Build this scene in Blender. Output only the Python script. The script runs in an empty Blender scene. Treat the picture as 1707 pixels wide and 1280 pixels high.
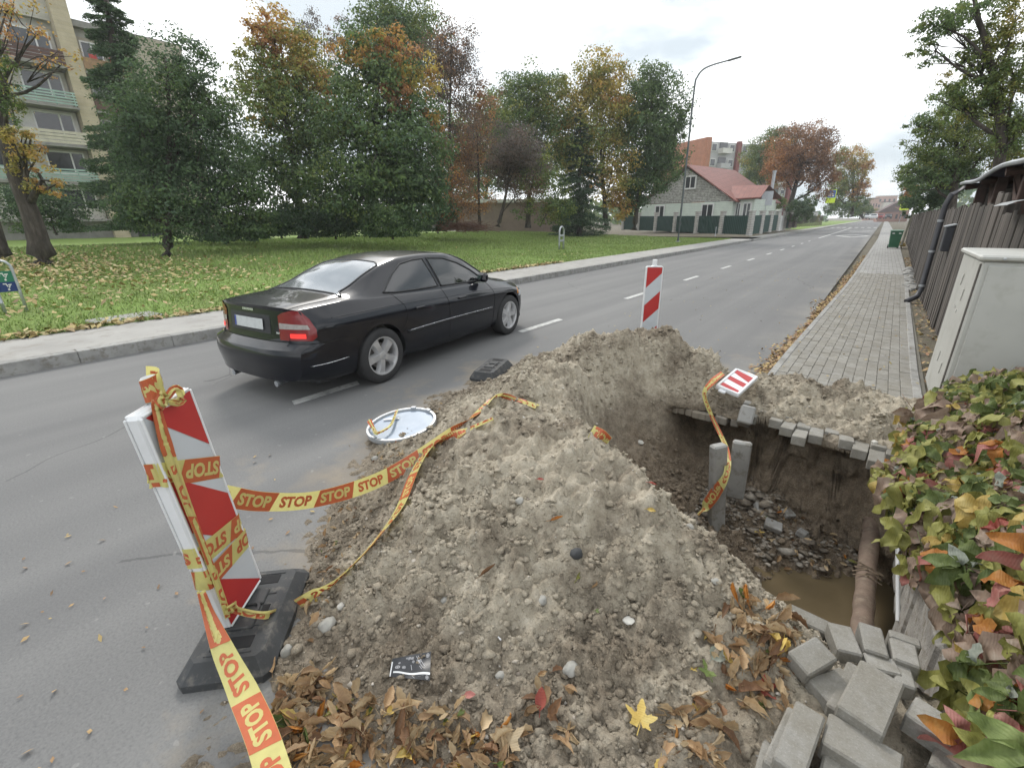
import bpy, bmesh, math, random
import numpy as np
from mathutils import Vector, Matrix
from mathutils.bvhtree import BVHTree

S = bpy.context.scene
COL = S.collection
rnd = random.Random(7)
rng = np.random.default_rng(11)
R_ = math.radians

# ------------------------------------------------------------------ camera, sky, sun, exposure
EYE = 1.62
FPX, CX, CY = 757.0, 853.5, 640.0
pitch, yaw, roll = math.atan(271 / 757), R_(37.9), R_(0.62)
c_f = np.array([-math.sin(yaw) * math.cos(pitch), math.cos(yaw) * math.cos(pitch), -math.sin(pitch)])
c_r0 = np.array([math.cos(yaw), math.sin(yaw), 0.0])
c_u0 = np.cross(c_r0, c_f)
c_r = math.cos(roll) * c_r0 - math.sin(roll) * c_u0
c_u = math.cos(roll) * c_u0 + math.sin(roll) * c_r0
C0 = np.array([0, 0, EYE])
cam_d = bpy.data.cameras.new('camera')
cam = bpy.data.objects.new('camera', cam_d)
COL.objects.link(cam)
cam_d.sensor_fit = 'HORIZONTAL'
cam_d.sensor_width = 36
cam_d.lens = FPX / 1707 * 36
cam_d.clip_start = 0.05
cam_d.clip_end = 3000
cam.matrix_world = Matrix(((c_r[0], c_u[0], -c_f[0], 0), (c_r[1], c_u[1], -c_f[1], 0), (c_r[2], c_u[2], -c_f[2], EYE), (0, 0, 0, 1)))
S.camera = cam

SUN_EL, SUN_AZ = R_(42), R_(-55)      # azimuth from +Y towards +X
world = bpy.data.worlds.new('World')
S.world = world
world.use_nodes = True
wn, wl = world.node_tree.nodes, world.node_tree.links
wn.clear()
wo = wn.new('ShaderNodeOutputWorld'); bg = wn.new('ShaderNodeBackground')
sky = wn.new('ShaderNodeTexSky'); sky.sky_type = 'NISHITA'; sky.sun_disc = False
sky.sun_elevation = SUN_EL; sky.sun_rotation = SUN_AZ; sky.air_density = 1.0; sky.dust_density = 2.0
tc = wn.new('ShaderNodeTexCoord')
mp = wn.new('ShaderNodeMapping'); mp.inputs['Scale'].default_value = (1.0, 1.0, 2.6)
cn = wn.new('ShaderNodeTexNoise'); cn.inputs['Scale'].default_value = 2.3; cn.inputs['Detail'].default_value = 6; cn.inputs['Roughness'].default_value = .5
cr = wn.new('ShaderNodeValToRGB')
cr.color_ramp.elements[0].position = .40; cr.color_ramp.elements[0].color = (5.6, 6.3, 6.8, 1)
cr.color_ramp.elements[1].position = .56; cr.color_ramp.elements[1].color = (12.8, 13.0, 13.1, 1)
mixs = wn.new('ShaderNodeMix'); mixs.data_type = 'RGBA'; mixs.inputs[0].default_value = .93
wl.new(tc.outputs['Generated'], mp.inputs[0]); wl.new(mp.outputs[0], cn.inputs['Vector']); wl.new(cn.outputs['Fac'], cr.inputs[0])
wl.new(sky.outputs[0], mixs.inputs[6]); wl.new(cr.outputs[0], mixs.inputs[7])
wl.new(mixs.outputs[2], bg.inputs[0]); bg.inputs[1].default_value = 0.1
wl.new(bg.outputs[0], wo.inputs[0])
sun_d = bpy.data.lights.new('sun', 'SUN'); sun_d.energy = 1.4; sun_d.angle = R_(12); sun_d.color = (1, .95, .88)
sun = bpy.data.objects.new('sun', sun_d); COL.objects.link(sun)
sd = Vector((math.sin(SUN_AZ) * math.cos(SUN_EL), math.cos(SUN_AZ) * math.cos(SUN_EL), math.sin(SUN_EL)))
sun.rotation_euler = sd.to_track_quat('Z', 'Y').to_euler()
sun.location = (-20, 20, 30)
S.view_settings.view_transform = 'Standard'
S.view_settings.look = 'None'
S.view_settings.exposure = 0.5
S.view_settings.gamma = 1.0
S.view_settings.use_curve_mapping = False

# ------------------------------------------------------------------ helpers
def ray(px, py):
    d = c_f * FPX + c_r * (px - CX) - c_u * (py - CY)
    return d / np.linalg.norm(d)
def at(px, py, z=None, d=None, x=None, y=None):
    """a point of the place seen at a pixel of the photograph: on a level z, at a ground distance d, or on a plane x / y"""
    r = ray(px, py)
    if z is not None: t = (z - EYE) / r[2]
    elif d is not None: t = d / math.hypot(r[0], r[1])
    elif x is not None: t = x / r[0]
    else: t = y / r[1]
    return C0 + t * r
def ppm(p):
    """pixels per metre across and up at a point"""
    def pj(q):
        v = np.asarray(q) - C0; k = v @ c_f
        return np.array([FPX * (v @ c_r) / k, FPX * (v @ c_u) / k])
    p = np.asarray(p, float); h = np.array([p[1], -p[0], 0.0]); h /= np.linalg.norm(h)
    return np.linalg.norm(pj(p + h * .1) - pj(p - h * .1)) / .2, np.linalg.norm(pj(p + np.array([0, 0, .1])) - pj(p - np.array([0, 0, .1]))) / .2

def sstep(a, b, x):
    t = np.clip((np.asarray(x, float) - a) / (b - a), 0, 1)
    return t * t * (3 - 2 * t)
def _hash(ix, iy, iz, seed):
    n = (ix.astype(np.int64) * 374761393 + iy.astype(np.int64) * 668265263 + iz.astype(np.int64) * 1440662683 + seed * 974634777) & 0xffffffff
    n = ((n ^ (n >> 13)) * 1274126177) & 0xffffffff
    n = ((n ^ (n >> 15)) * 2246822519) & 0xffffffff
    return ((n ^ (n >> 16)) & 0xffffff) / float(0xffffff) * 2 - 1
def noise3(P, freq=1.0, seed=0):
    P = np.asarray(P, float) * freq
    i = np.floor(P); f = P - i; f = f * f * f * (f * (f * 6 - 15) + 10); i = i.astype(np.int64)
    r = 0
    for dx in (0, 1):
        for dy in (0, 1):
            for dz in (0, 1):
                w = (f[:, 0] if dx else 1 - f[:, 0]) * (f[:, 1] if dy else 1 - f[:, 1]) * (f[:, 2] if dz else 1 - f[:, 2])
                r = r + w * _hash(i[:, 0] + dx, i[:, 1] + dy, i[:, 2] + dz, seed)
    return r
def fbm(P, freq, octaves=4, gain=.5, seed=0):
    r, a = 0, 1.0
    for k in range(octaves):
        r = r + a * noise3(P, freq * 2.03 ** k, seed + 17 * k); a *= gain
    return r

def tag(o, label=None, cat=None, group=None, kind=None):
    if label: o['label'] = label
    if cat: o['category'] = cat
    if group: o['group'] = group
    if kind: o['kind'] = kind
    return o
def empty(name, loc=(0, 0, 0), rz=0.0, label=None, cat=None, group=None):
    o = bpy.data.objects.new(name, None); COL.objects.link(o)
    o.empty_display_size = .1
    o.location = loc; o.rotation_euler = (0, 0, rz)
    return tag(o, label, cat, group)
def link(name, me, parent=None, loc=None, rot=None):
    o = bpy.data.objects.new(name, me); COL.objects.link(o)
    if parent: o.parent = parent
    if loc is not None: o.location = loc
    if rot is not None: o.rotation_euler = rot
    return o
def mesh_data(name, V, F, mats, smooth=False, mi=None):
    me = bpy.data.meshes.new(name)
    if isinstance(F, np.ndarray):
        V = np.asarray(V, np.float32); n, k = F.shape
        me.vertices.add(len(V)); me.vertices.foreach_set('co', V.ravel())
        me.loops.add(n * k); me.loops.foreach_set('vertex_index', F.astype(np.int32).ravel())
        me.polygons.add(n); me.polygons.foreach_set('loop_start', np.arange(0, n * k, k, dtype=np.int32))
        me.polygons.foreach_set('loop_total', np.full(n, k, np.int32))
        me.update(calc_edges=True)
    else:
        me.from_pydata([tuple(map(float, v)) for v in V], [], F)
    for m in (mats if isinstance(mats, (list, tuple)) else [mats]): me.materials.append(m)
    if mi is not None: me.polygons.foreach_set('material_index', np.asarray(mi, np.int32))
    if smooth: me.polygons.foreach_set('use_smooth', np.ones(len(me.polygons), bool))
    me.update()
    return me
def face_attr(me, name, vals):
    a = me.attributes.new(name, 'FLOAT', 'FACE'); a.data.foreach_set('value', np.asarray(vals, np.float32))

def basis(d, up=(0, 0, 1)):
    d = np.asarray(d, float); d = d / np.linalg.norm(d); u = np.asarray(up, float)
    s = np.cross(d, u)
    if np.linalg.norm(s) < 1e-4: s = np.cross(d, (1, 0, 0))
    s /= np.linalg.norm(s)
    return s, np.cross(s, d), d
def rotz(a):
    c, s = math.cos(a), math.sin(a); return np.array([[c, -s, 0], [s, c, 0], [0, 0, 1.0]])
def euler(rx, ry, rz): return np.array(Matrix.Rotation(rz, 3, 'Z') @ Matrix.Rotation(ry, 3, 'Y') @ Matrix.Rotation(rx, 3, 'X'))
class MB:
    """collects shapes that become ONE mesh object"""
    def __init__(s): s.V, s.F, s.I, s.mi = [], [], [], 0
    def add(s, V, F):
        k = len(s.V); s.V += [tuple(map(float, v)) for v in V]
        for f in F: s.F.append([i + k for i in f]); s.I.append(s.mi)
        return s
    def box(s, c, size, M=None, bev=0.0):
        a, b, h = [q / 2 for q in size]; M = np.eye(3) if M is None else M; c = np.asarray(c, float)
        if bev <= 0:
            V = [(x, y, z) for z in (-h, h) for y in (-b, b) for x in (-a, a)]
            F = [(0, 2, 3, 1), (4, 5, 7, 6), (0, 1, 5, 4), (2, 6, 7, 3), (0, 4, 6, 2), (1, 3, 7, 5)]
        else:
            V, idx = [], {}
            for sx in (-1, 1):
                for sy in (-1, 1):
                    for sz in (-1, 1):
                        for ax in range(3):
                            p = [sx * (a - bev), sy * (b - bev), sz * (h - bev)]; p[ax] = (sx * a, sy * b, sz * h)[ax]
                            idx[(sx, sy, sz, ax)] = len(V); V.append(p)
            F = []
            for ax in range(3):
                o1, o2 = (ax + 1) % 3, (ax + 2) % 3
                for sg in (-1, 1):
                    q = []
                    for (u, v) in ((-1, -1), (1, -1), (1, 1), (-1, 1)):
                        t = [0, 0, 0]; t[ax] = sg; t[o1] = u; t[o2] = v; q.append(idx[(*t, ax)])
                    F.append(q if sg > 0 else q[::-1])
                for u in (-1, 1):
                    for v in (-1, 1):
                        t0 = [0, 0, 0]; t0[o1] = u; t0[o2] = v; t1 = list(t0); t0[ax] = -1; t1[ax] = 1
                        q = [idx[(*t0, o1)], idx[(*t1, o1)], idx[(*t1, o2)], idx[(*t0, o2)]]
                        F.append(q if u * v > 0 else q[::-1])
            for sx in (-1, 1):
                for sy in (-1, 1):
                    for sz in (-1, 1):
                        q = [idx[(sx, sy, sz, k)] for k in range(3)]
                        F.append(q if sx * sy * sz > 0 else q[::-1])
        return s.add([c + M @ np.array(v) for v in V], F)
    def tube(s, pts, rad, n=8, cap=True):
        pts = [np.asarray(p, float) for p in pts]; m = len(pts)
        rad = [rad] * m if np.isscalar(rad) else list(rad)
        V, prev = [], None
        for i, p in enumerate(pts):
            d = pts[min(i + 1, m - 1)] - pts[max(i - 1, 0)]; d = d / (np.linalg.norm(d) + 1e-9)
            if prev is None: sx, sy, _ = basis(d)
            else:
                sx = prev - d * (prev @ d); sx /= np.linalg.norm(sx) + 1e-9; sy = np.cross(d, sx)
            prev = sx
            for k in range(n):
                a = 2 * math.pi * k / n; V.append(p + rad[i] * (math.cos(a) * sx + math.sin(a) * sy))
        F = [(i * n + k, i * n + (k + 1) % n, (i + 1) * n + (k + 1) % n, (i + 1) * n + k) for i in range(m - 1) for k in range(n)]
        if cap: F += [tuple(range(n))[::-1], tuple(range((m - 1) * n, m * n))]
        return s.add(V, F)
    def lathe(s, prof, c=(0, 0, 0), M=None, n=24):
        M = np.eye(3) if M is None else M; c = np.asarray(c, float); V = []
        for r, z in prof:
            for k in range(n):
                a = 2 * math.pi * k / n; V.append(c + M @ np.array([r * math.cos(a), r * math.sin(a), z]))
        m = len(prof)
        F = [(i * n + k, i * n + (k + 1) % n, (i + 1) * n + (k + 1) % n, (i + 1) * n + k) for i in range(m - 1) for k in range(n)]
        return s.add(V, F)
    def prism(s, poly, h, c=(0, 0, 0), M=None):
        """poly in local xy, from z=0 to z=h"""
        M = np.eye(3) if M is None else M; c = np.asarray(c, float); n = len(poly)
        V = [c + M @ np.array([x, y, 0]) for x, y in poly] + [c + M @ np.array([x, y, h]) for x, y in poly]
        F = [tuple(range(n))[::-1], tuple(range(n, 2 * n))] + [(k, (k + 1) % n, n + (k + 1) % n, n + k) for k in range(n)]
        return s.add(V, F)
    def poly(s, pts): return s.add(pts, [tuple(range(len(pts)))])
    def grid(s, G):
        G = np.asarray(G, float); a, b = G.shape[:2]
        return s.add(G.reshape(-1, 3), [(i * b + j, i * b + j + 1, (i + 1) * b + j + 1, (i + 1) * b + j) for i in range(a - 1) for j in range(b - 1)])
    def build(s, name, mats, parent=None, smooth=False, local=False, auto=None):
        """world coordinates unless local; a parent's own place is taken off"""
        V = s.V
        if parent and not local:
            inv = (parent_world(parent)).inverted(); V = [tuple(inv @ Vector(v)) for v in V]
        me = mesh_data(name, V, s.F, mats, smooth, s.I if isinstance(mats, (list, tuple)) else None)
        if auto: me.set_sharp_from_angle(angle=R_(auto))
        return link(name, me, parent)
def parent_world(o):
    m = Matrix.LocRotScale(o.location, o.rotation_euler, o.scale)
    return parent_world(o.parent) @ m if o.parent else m

# ------------------------------------------------------------------ materials (procedural)
class NT:
    def __init__(s, name):
        s.m = bpy.data.materials.new(name); s.m.use_nodes = True; s.t = s.m.node_tree; s.n = s.t.nodes; s.l = s.t.links
        s.bsdf = s.n['Principled BSDF']; s.out = s.n['Material Output']
    def node(s, ty, **kw):
        n = s.n.new(ty)
        for k, v in kw.items():
            if k in n.inputs: n.inputs[k].default_value = v
            else: setattr(n, k, v)
        return n
    def ln(s, a, b): s.l.new(a, b)
    def pos(s, kind='world'):
        if kind == 'world': return s.node('ShaderNodeNewGeometry').outputs['Position']
        return s.node('ShaderNodeTexCoord').outputs['Object' if kind == 'object' else 'Generated']
    def noise(s, vec, scale, detail=4, rough=.55, scl=None):
        if scl:
            mpn = s.node('ShaderNodeMapping'); mpn.inputs['Scale'].default_value = scl; s.ln(vec, mpn.inputs[0]); vec = mpn.outputs[0]
        n = s.node('ShaderNodeTexNoise', Scale=scale, Detail=detail, Roughness=rough); s.ln(vec, n.inputs['Vector']); return n.outputs['Fac']
    def ramp(s, fac, stops, interp='LINEAR'):
        r = s.node('ShaderNodeValToRGB'); e = r.color_ramp; e.interpolation = interp
        while len(e.elements) < len(stops): e.elements.new(.5)
        for k, (p, c) in enumerate(stops):
            e.elements[k].position = p; e.elements[k].color = (*c, 1) if len(c) == 3 else c
        s.ln(fac, r.inputs[0]); return r.outputs[0]
    def mix(s, fac, a, b, mode='MIX'):
        m = s.node('ShaderNodeMix', data_type='RGBA', blend_type=mode)
        for i, v in ((0, fac), (6, a), (7, b)):
            if hasattr(v, 'is_output'): s.ln(v, m.inputs[i])
            elif i == 0: m.inputs[0].default_value = v
            else: m.inputs[i].default_value = (*v, 1)
        return m.outputs[2]
    def math(s, op, a, b=None):
        m = s.node('ShaderNodeMath', operation=op)
        for i, v in ((0, a), (1, b)):
            if v is None: continue
            if hasattr(v, 'is_output'): s.ln(v, m.inputs[i])
            else: m.inputs[i].default_value = v
        return m.outputs[0]
    def bump(s, h, strength=.4, dist=.01):
        b = s.node('ShaderNodeBump', Strength=strength, Distance=dist); s.ln(h, b.inputs['Height'])
        s.ln(b.outputs[0], s.bsdf.inputs['Normal']); return b
    def set(s, color=None, rough=None, **kw):
        if color is not None:
            if hasattr(color, 'is_output'): s.ln(color, s.bsdf.inputs['Base Color'])
            else: s.bsdf.inputs['Base Color'].default_value = (*color, 1)
        if rough is not None:
            if hasattr(rough, 'is_output'): s.ln(rough, s.bsdf.inputs['Roughness'])
            else: s.bsdf.inputs['Roughness'].default_value = rough
        for k, v in kw.items(): s.bsdf.inputs[k].default_value = v
        return s.m
def simple(name, c, var=.25, scale=8, rough=.6, bump=.0, bscale=60, bdist=.004, space='object', spots=None, **kw):
    """one colour with blotches, wear and a fine relief"""
    n = NT(name); p = n.pos(space)
    c2 = tuple(max(0, q * (1 - var)) for q in c); c3 = tuple(min(1, q * (1 + var * .6)) for q in c)
    col = n.ramp(n.noise(p, scale, 5), [(.3, c2), (.5, c), (.72, c3)])
    if spots: col = n.mix(n.ramp(n.noise(p, scale * 2.7, 6, .65), [(.52, (0, 0, 0)), (.66, (1, 1, 1))]), col, spots)
    n.set(col, n.math('ADD', n.math('MULTIPLY', n.noise(p, scale * 3), .25), rough - .12), **kw)
    if bump: n.bump(n.noise(p, bscale, 5, .65), bump, bdist)
    return n.m
def mat_asphalt():
    n = NT('asphalt'); p = n.pos()
    big = n.noise(p, .35, 5); fine = n.noise(p, 90, 3, .7); mid = n.noise(p, 3.0, 6, .6)
    streak = n.noise(p, 1.0, 5, .55, (1.6, .06, 1))
    c = n.ramp(big, [(.3, (.145, .145, .145)), (.7, (.185, .184, .180))])
    c = n.mix(.35, c, n.ramp(streak, [(.35, (.10, .10, .103)), (.65, (.20, .198, .193))]))
    c = n.mix(n.math('MULTIPLY', n.ramp(fine, [(.45, (0, 0, 0)), (.75, (1, 1, 1))]), .22), c, (.34, .335, .32))
    c = n.mix(n.math('MULTIPLY', n.ramp(fine, [(.25, (1, 1, 1)), (.45, (0, 0, 0))]), .35), c, (.05, .05, .052))
    # dust and sand carried out from the dig
    sep = n.node('ShaderNodeSeparateXYZ'); n.ln(p, sep.inputs[0])
    dx = n.math('MULTIPLY', n.math('ADD', sep.outputs[0], 1.7), .42); dy = n.math('MULTIPLY', n.math('ADD', sep.outputs[1], -3.2), .30)
    d = n.math('SQRT', n.math('ADD', n.math('MULTIPLY', dx, dx), n.math('MULTIPLY', dy, dy)))
    dm = n.math('ADD', n.math('MULTIPLY', n.noise(p, 1.6, 6, .62), 1.25), n.math('MULTIPLY', d, -.78))
    dust = n.ramp(dm, [(.02, (0, 0, 0)), (.30, (1, 1, 1))])
    c = n.mix(n.math('MULTIPLY', dust, .75), c, n.ramp(mid, [(.35, (.26, .215, .155)), (.7, (.36, .30, .22))]))
    side = n.ramp(n.math('ADD', n.math('MULTIPLY', sep.outputs[0], .4), n.math('MULTIPLY', n.noise(p, .7, 5, .6), .9)), [(.0, (0, 0, 0)), (.30, (1, 1, 1))])
    c = n.mix(n.math('MULTIPLY', side, .42), c, n.ramp(mid, [(.35, (.27, .25, .215)), (.7, (.34, .32, .28))]))
    wear = n.noise(p, 1.0, 4, .5, (.9, .02, 1)); c = n.mix(n.math('MULTIPLY', n.ramp(wear, [(.5, (0, 0, 0)), (.62, (1, 1, 1))]), .25), c, (.095, .095, .098))
    ck = n.node('ShaderNodeTexVoronoi', feature='DISTANCE_TO_EDGE', Scale=.33); wv = n.node('ShaderNodeMix', data_type='VECTOR'); wv.inputs[0].default_value = .25; nz = n.node('ShaderNodeTexNoise', Scale=1.4, Detail=6); n.ln(p, nz.inputs['Vector']); n.ln(p, wv.inputs[4]); n.ln(nz.outputs['Color'], wv.inputs[5]); n.ln(wv.outputs[1], ck.inputs['Vector'])
    crk = n.math('MULTIPLY', n.math('LESS_THAN', ck.outputs['Distance'], .002), n.math('GREATER_THAN', n.noise(p, .25, 2), .52)); c = n.mix(n.math('MULTIPLY', crk, .45), c, (.05, .05, .05))
    spots = n.ramp(n.noise(p, 14, 2), [(.70, (0, 0, 0)), (.74, (1, 1, 1))])
    c = n.mix(n.math('MULTIPLY', spots, .22), c, (.42, .41, .39))
    n.set(c, .88); n.bump(fine, .5, .004); return n.m
def mat_soil():
    n = NT('sandy_soil'); p = n.pos()
    a = n.noise(p, 2.2, 6, .6); b = n.noise(p, 14, 6, .65); f = n.noise(p, 110, 4, .7)
    dry = n.ramp(b, [(.28, (.28, .24, .18)), (.5, (.45, .395, .305)), (.72, (.58, .525, .425))])
    moist = n.ramp(b, [(.28, (.10, .08, .058)), (.5, (.20, .163, .118)), (.72, (.33, .275, .205))])
    c = n.mix(n.ramp(a, [(.46, (0, 0, 0)), (.64, (1, 1, 1))]), dry, moist)
    # the ground below the road base is brown loam, not sand
    sep = n.node('ShaderNodeSeparateXYZ'); n.ln(p, sep.inputs[0])
    lay = n.math('ADD', n.math('MULTIPLY', sep.outputs[2], -1), n.math('MULTIPLY', n.math('ADD', a, -.5), .5))
    loam = n.ramp(b, [(.28, (.10, .076, .052)), (.5, (.19, .145, .10)), (.72, (.29, .23, .165))])
    c = n.mix(n.ramp(lay, [(.08, (0, 0, 0)), (.30, (1, 1, 1))]), c, loam)
    # thin spread soil around the edges is dark and trodden
    low = n.ramp(n.math('ADD', sep.outputs[2], n.math('MULTIPLY', n.math('ADD', a, -.5), .22)), [(.02, (1, 1, 1)), (.13, (0, 0, 0))])
    low = n.math('MULTIPLY', low, n.ramp(sep.outputs[2], [(.0, (1, 1, 1)), (1, (1, 1, 1))]))
    c = n.mix(n.math('MULTIPLY', low, .75), c, n.mix(n.ramp(lay, [(.08, (0, 0, 0)), (.30, (1, 1, 1))]), n.ramp(b, [(.3, (.10, .077, .053)), (.7, (.235, .19, .14))]), loam))
    c = n.mix(n.math('MULTIPLY', n.ramp(f, [(.5, (0, 0, 0)), (.72, (1, 1, 1))]), .5), c, (.50, .43, .33))
    c = n.mix(n.math('MULTIPLY', n.ramp(f, [(.28, (1, 1, 1)), (.44, (0, 0, 0))]), .5), c, (.07, .055, .04))
    n.set(c, .95)
    h = n.math('ADD', n.math('MULTIPLY', n.noise(p, 45, 5, .7), 1.0), n.math('MULTIPLY', f, .5))
    n.bump(h, 1.0, .016); return n.m
def mat_grass_ground():
    n = NT('lawn'); p = n.pos()
    a = n.noise(p, .5, 6, .6); f = n.noise(p, 26, 5, .7)
    c = n.ramp(f, [(.3, (.09, .15, .022)), (.5, (.165, .27, .042)), (.72, (.25, .35, .075))])
    c = n.mix(n.math('MULTIPLY', n.ramp(a, [(.4, (0, 0, 0)), (.65, (1, 1, 1))]), .5), c, (.15, .16, .05))
    n.set(c, .9); n.bump(f, .8, .04); return n.m
def mat_leafy(name, c1, c2, c3, scale=14, edge=None):
    n = NT(name); p = n.pos('object'); oi = n.node('ShaderNodeObjectInfo').outputs['Random']
    f = n.noise(p, scale, 5, .6)
    c = n.ramp(f, [(.3, c1), (.52, c2), (.72, c3)])
    v = n.math('ADD', n.math('MULTIPLY', oi, .5), .72)
    h = n.node('ShaderNodeHueSaturation'); n.ln(c, h.inputs['Color']); n.ln(v, h.inputs['Value'])
    c = h.outputs[0]
    n.set(c, .55); n.bsdf.inputs['Specular IOR Level'].default_value = .3
    tr = n.node('ShaderNodeBsdfTranslucent'); n.ln(c, tr.inputs[0]); ms = n.node('ShaderNodeMixShader'); ms.inputs[0].default_value = .22
    n.ln(n.bsdf.outputs[0], ms.inputs[1]); n.ln(tr.outputs[0], ms.inputs[2]); n.ln(ms.outputs[0], n.out.inputs[0])
    w = n.node('ShaderNodeTexWave', Scale=45.0, Distortion=3.0); n.ln(p, w.inputs['Vector']); n.bump(w.outputs['Fac'], .25, .003)
    return n.m
TONES = [(0.0, (.066, .108, .066)), (.15, (.092, .150, .068)), (.30, (.13, .19, .058)), (.45, (.21, .23, .06)),
         (.60, (.44, .34, .085)), (.75, (.43, .21, .075)), (.88, (.23, .14, .09)), (1.0, (.135, .118, .105))]
def mat_foliage():
    n = NT('foliage'); at_ = n.node('ShaderNodeAttribute', attribute_name='tone'); isl = n.node('ShaderNodeNewGeometry').outputs['Random Per Island']
    c = n.ramp(at_.outputs['Fac'], TONES)
    v = n.math('ADD', n.math('MULTIPLY', isl, .9), .55)
    h = n.node('ShaderNodeHueSaturation'); n.ln(c, h.inputs['Color']); n.ln(v, h.inputs['Value'])
    n.set(h.outputs[0], .55); n.bsdf.inputs['Specular IOR Level'].default_value = .35
    tr = n.node('ShaderNodeBsdfTranslucent'); n.ln(h.outputs[0], tr.inputs[0]); ms = n.node('ShaderNodeMixShader'); ms.inputs[0].default_value = .45
    n.ln(n.bsdf.outputs[0], ms.inputs[1]); n.ln(tr.outputs[0], ms.inputs[2]); n.ln(ms.outputs[0], n.out.inputs[0])
    return n.m
def mat_islands(name, stops, rough=.8):
    """every separate piece of the mesh takes a colour of its own from the ramp"""
    n = NT(name); isl = n.node('ShaderNodeNewGeometry').outputs['Random Per Island']
    c = n.ramp(isl, stops); c = n.mix(.25, c, n.ramp(n.noise(n.pos(), 60, 4), [(.3, (.05, .04, .03)), (.7, (.6, .5, .38))]))
    n.set(c, rough); return n.m
def mat_bands(name, c, groove, axis, period, width=.12, rough=.7, var=.2, scale=5, bump=.6, space='object', brick=None):
    """boards or courses too fine to build: thin grooves along one axis"""
    n = NT(name); p = n.pos(space); sep = n.node('ShaderNodeSeparateXYZ'); n.ln(p, sep.inputs[0])
    fr = n.math('FRACT', n.math('MULTIPLY', sep.outputs[axis], 1 / period))
    g = n.math('LESS_THAN', fr, width)
    ns = n.noise(p, scale, 6, .6)
    col = n.ramp(ns, [(.3, tuple(q * (1 - var) for q in c)), (.7, tuple(min(1, q * (1 + var)) for q in c))])
    n.set(n.mix(g, col, groove), rough); n.bump(n.math('MULTIPLY', g, -1), bump, .02); return n.m
def mat_brick(name, c1, c2, mortar, w=.25, h=.085, rough=.85, rot=None, space='object'):
    n = NT(name); p = n.pos(space)
    m_ = n.node('ShaderNodeMapping'); n.ln(p, m_.inputs[0])
    if rot: m_.inputs['Rotation'].default_value = rot
    b = n.node('ShaderNodeTexBrick'); n.ln(m_.outputs[0], b.inputs['Vector'])
    b.inputs['Scale'].default_value = 1; b.inputs['Brick Width'].default_value = w; b.inputs['Row Height'].default_value = h; b.inputs['Mortar Size'].default_value = .009
    b.inputs['Color1'].default_value = (*c1, 1); b.inputs['Color2'].default_value = (*c2, 1); b.inputs['Mortar'].default_value = (*mortar, 1)
    c = n.mix(.35, b.outputs['Color'], n.ramp(n.noise(p, 1.3, 6), [(.3, tuple(q * .6 for q in c1)), (.7, tuple(min(1, q * 1.2) for q in c2))]))
    n.set(c, rough); n.bump(b.outputs['Fac'], -.4, .01); return n.m

ASPHALT = mat_asphalt(); SOIL = mat_soil(); LAWN = mat_grass_ground(); FOL = mat_foliage()
CONC = simple('concrete', (.30, .295, .28), .3, 5, .85, .4, 90, .004, 'world', spots=(.19, .175, .15))
PAVER = NT('paver_concrete')
def _pav(n):
    p = n.pos(); oi = n.node('ShaderNodeObjectInfo').outputs['Random']; isl = n.node('ShaderNodeNewGeometry').outputs['Random Per Island']
    r = n.math('FRACT', n.math('ADD', oi, isl))
    c = n.ramp(r, [(0, (.24, .231, .209)), (.5, (.28, .27, .246)), (1, (.32, .309, .282))])
    c = n.mix(n.math('MULTIPLY', n.ramp(n.noise(p, 3.5, 6, .65), [(.42, (0, 0, 0)), (.66, (1, 1, 1))]), .6), c, (.20, .182, .145)); c = n.mix(n.math('MULTIPLY', n.ramp(n.noise(p, 19, 6, .7), [(.44, (0, 0, 0)), (.64, (1, 1, 1))]), .5), c, (.165, .15, .118))
    fine = n.noise(p, 160, 3, .7)
    c = n.mix(n.math('MULTIPLY', n.ramp(fine, [(.55, (0, 0, 0)), (.75, (1, 1, 1))]), .35), c, (.48, .47, .45))
    c = n.mix(n.math('MULTIPLY', n.ramp(fine, [(.28, (1, 1, 1)), (.42, (0, 0, 0))]), .35), c, (.10, .095, .085))
    n.set(c, .9); n.bump(n.math('ADD', fine, n.math('MULTIPLY', n.noise(p, 30, 5, .6), 1.5)), .5, .004); return n.m
PAVER = _pav(PAVER)
PAVE_FAR = NT('pavement_far')
def _pf(n):
    p = n.pos(); b = n.node('ShaderNodeTexBrick'); m_ = n.node('ShaderNodeMapping'); m_.inputs['Rotation'].default_value = (0, 0, R_(90)); n.ln(p, m_.inputs[0]); n.ln(m_.outputs[0], b.inputs['Vector'])
    b.inputs['Scale'].default_value = 1; b.inputs['Brick Width'].default_value = .2; b.inputs['Row Height'].default_value = .1; b.inputs['Mortar Size'].default_value = .004
    b.inputs['Color1'].default_value = (.25, .245, .235, 1); b.inputs['Color2'].default_value = (.33, .325, .31, 1); b.inputs['Mortar'].default_value = (.13, .125, .11, 1)
    c = n.mix(n.math('MULTIPLY', n.ramp(n.noise(p, 1.2, 6, .6), [(.45, (0, 0, 0)), (.7, (1, 1, 1))]), .35), b.outputs['Color'], (.40, .385, .36))
    n.set(c, .88); n.bump(n.noise(p, 120, 3), .3, .003); return n.m
PAVE_FAR = _pf(PAVE_FAR)
PAINT_W = simple('road_paint', (.50, .50, .48), .25, 6, .75, .4, 120, .003, 'world', spots=(.26, .26, .255))
WHITE_P = simple('white_plastic', (.72, .73, .74), .08, 3, .38, .05, 40)
RED_F = simple('red_reflective', (.42, .028, .028), .12, 4, .35)
GREY_F = simple('white_reflective', (.50, .53, .56), .08, 5, .4)
RUBBER = simple('black_rubber', (.045, .047, .049), .35, 6, .75, .5, 130, .003, 'object', spots=(.115, .108, .098))
STEEL = simple('galvanised_steel', (.42, .44, .46), .15, 9, .45, .1, 60, .002, 'object', Metallic=.6)
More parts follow.
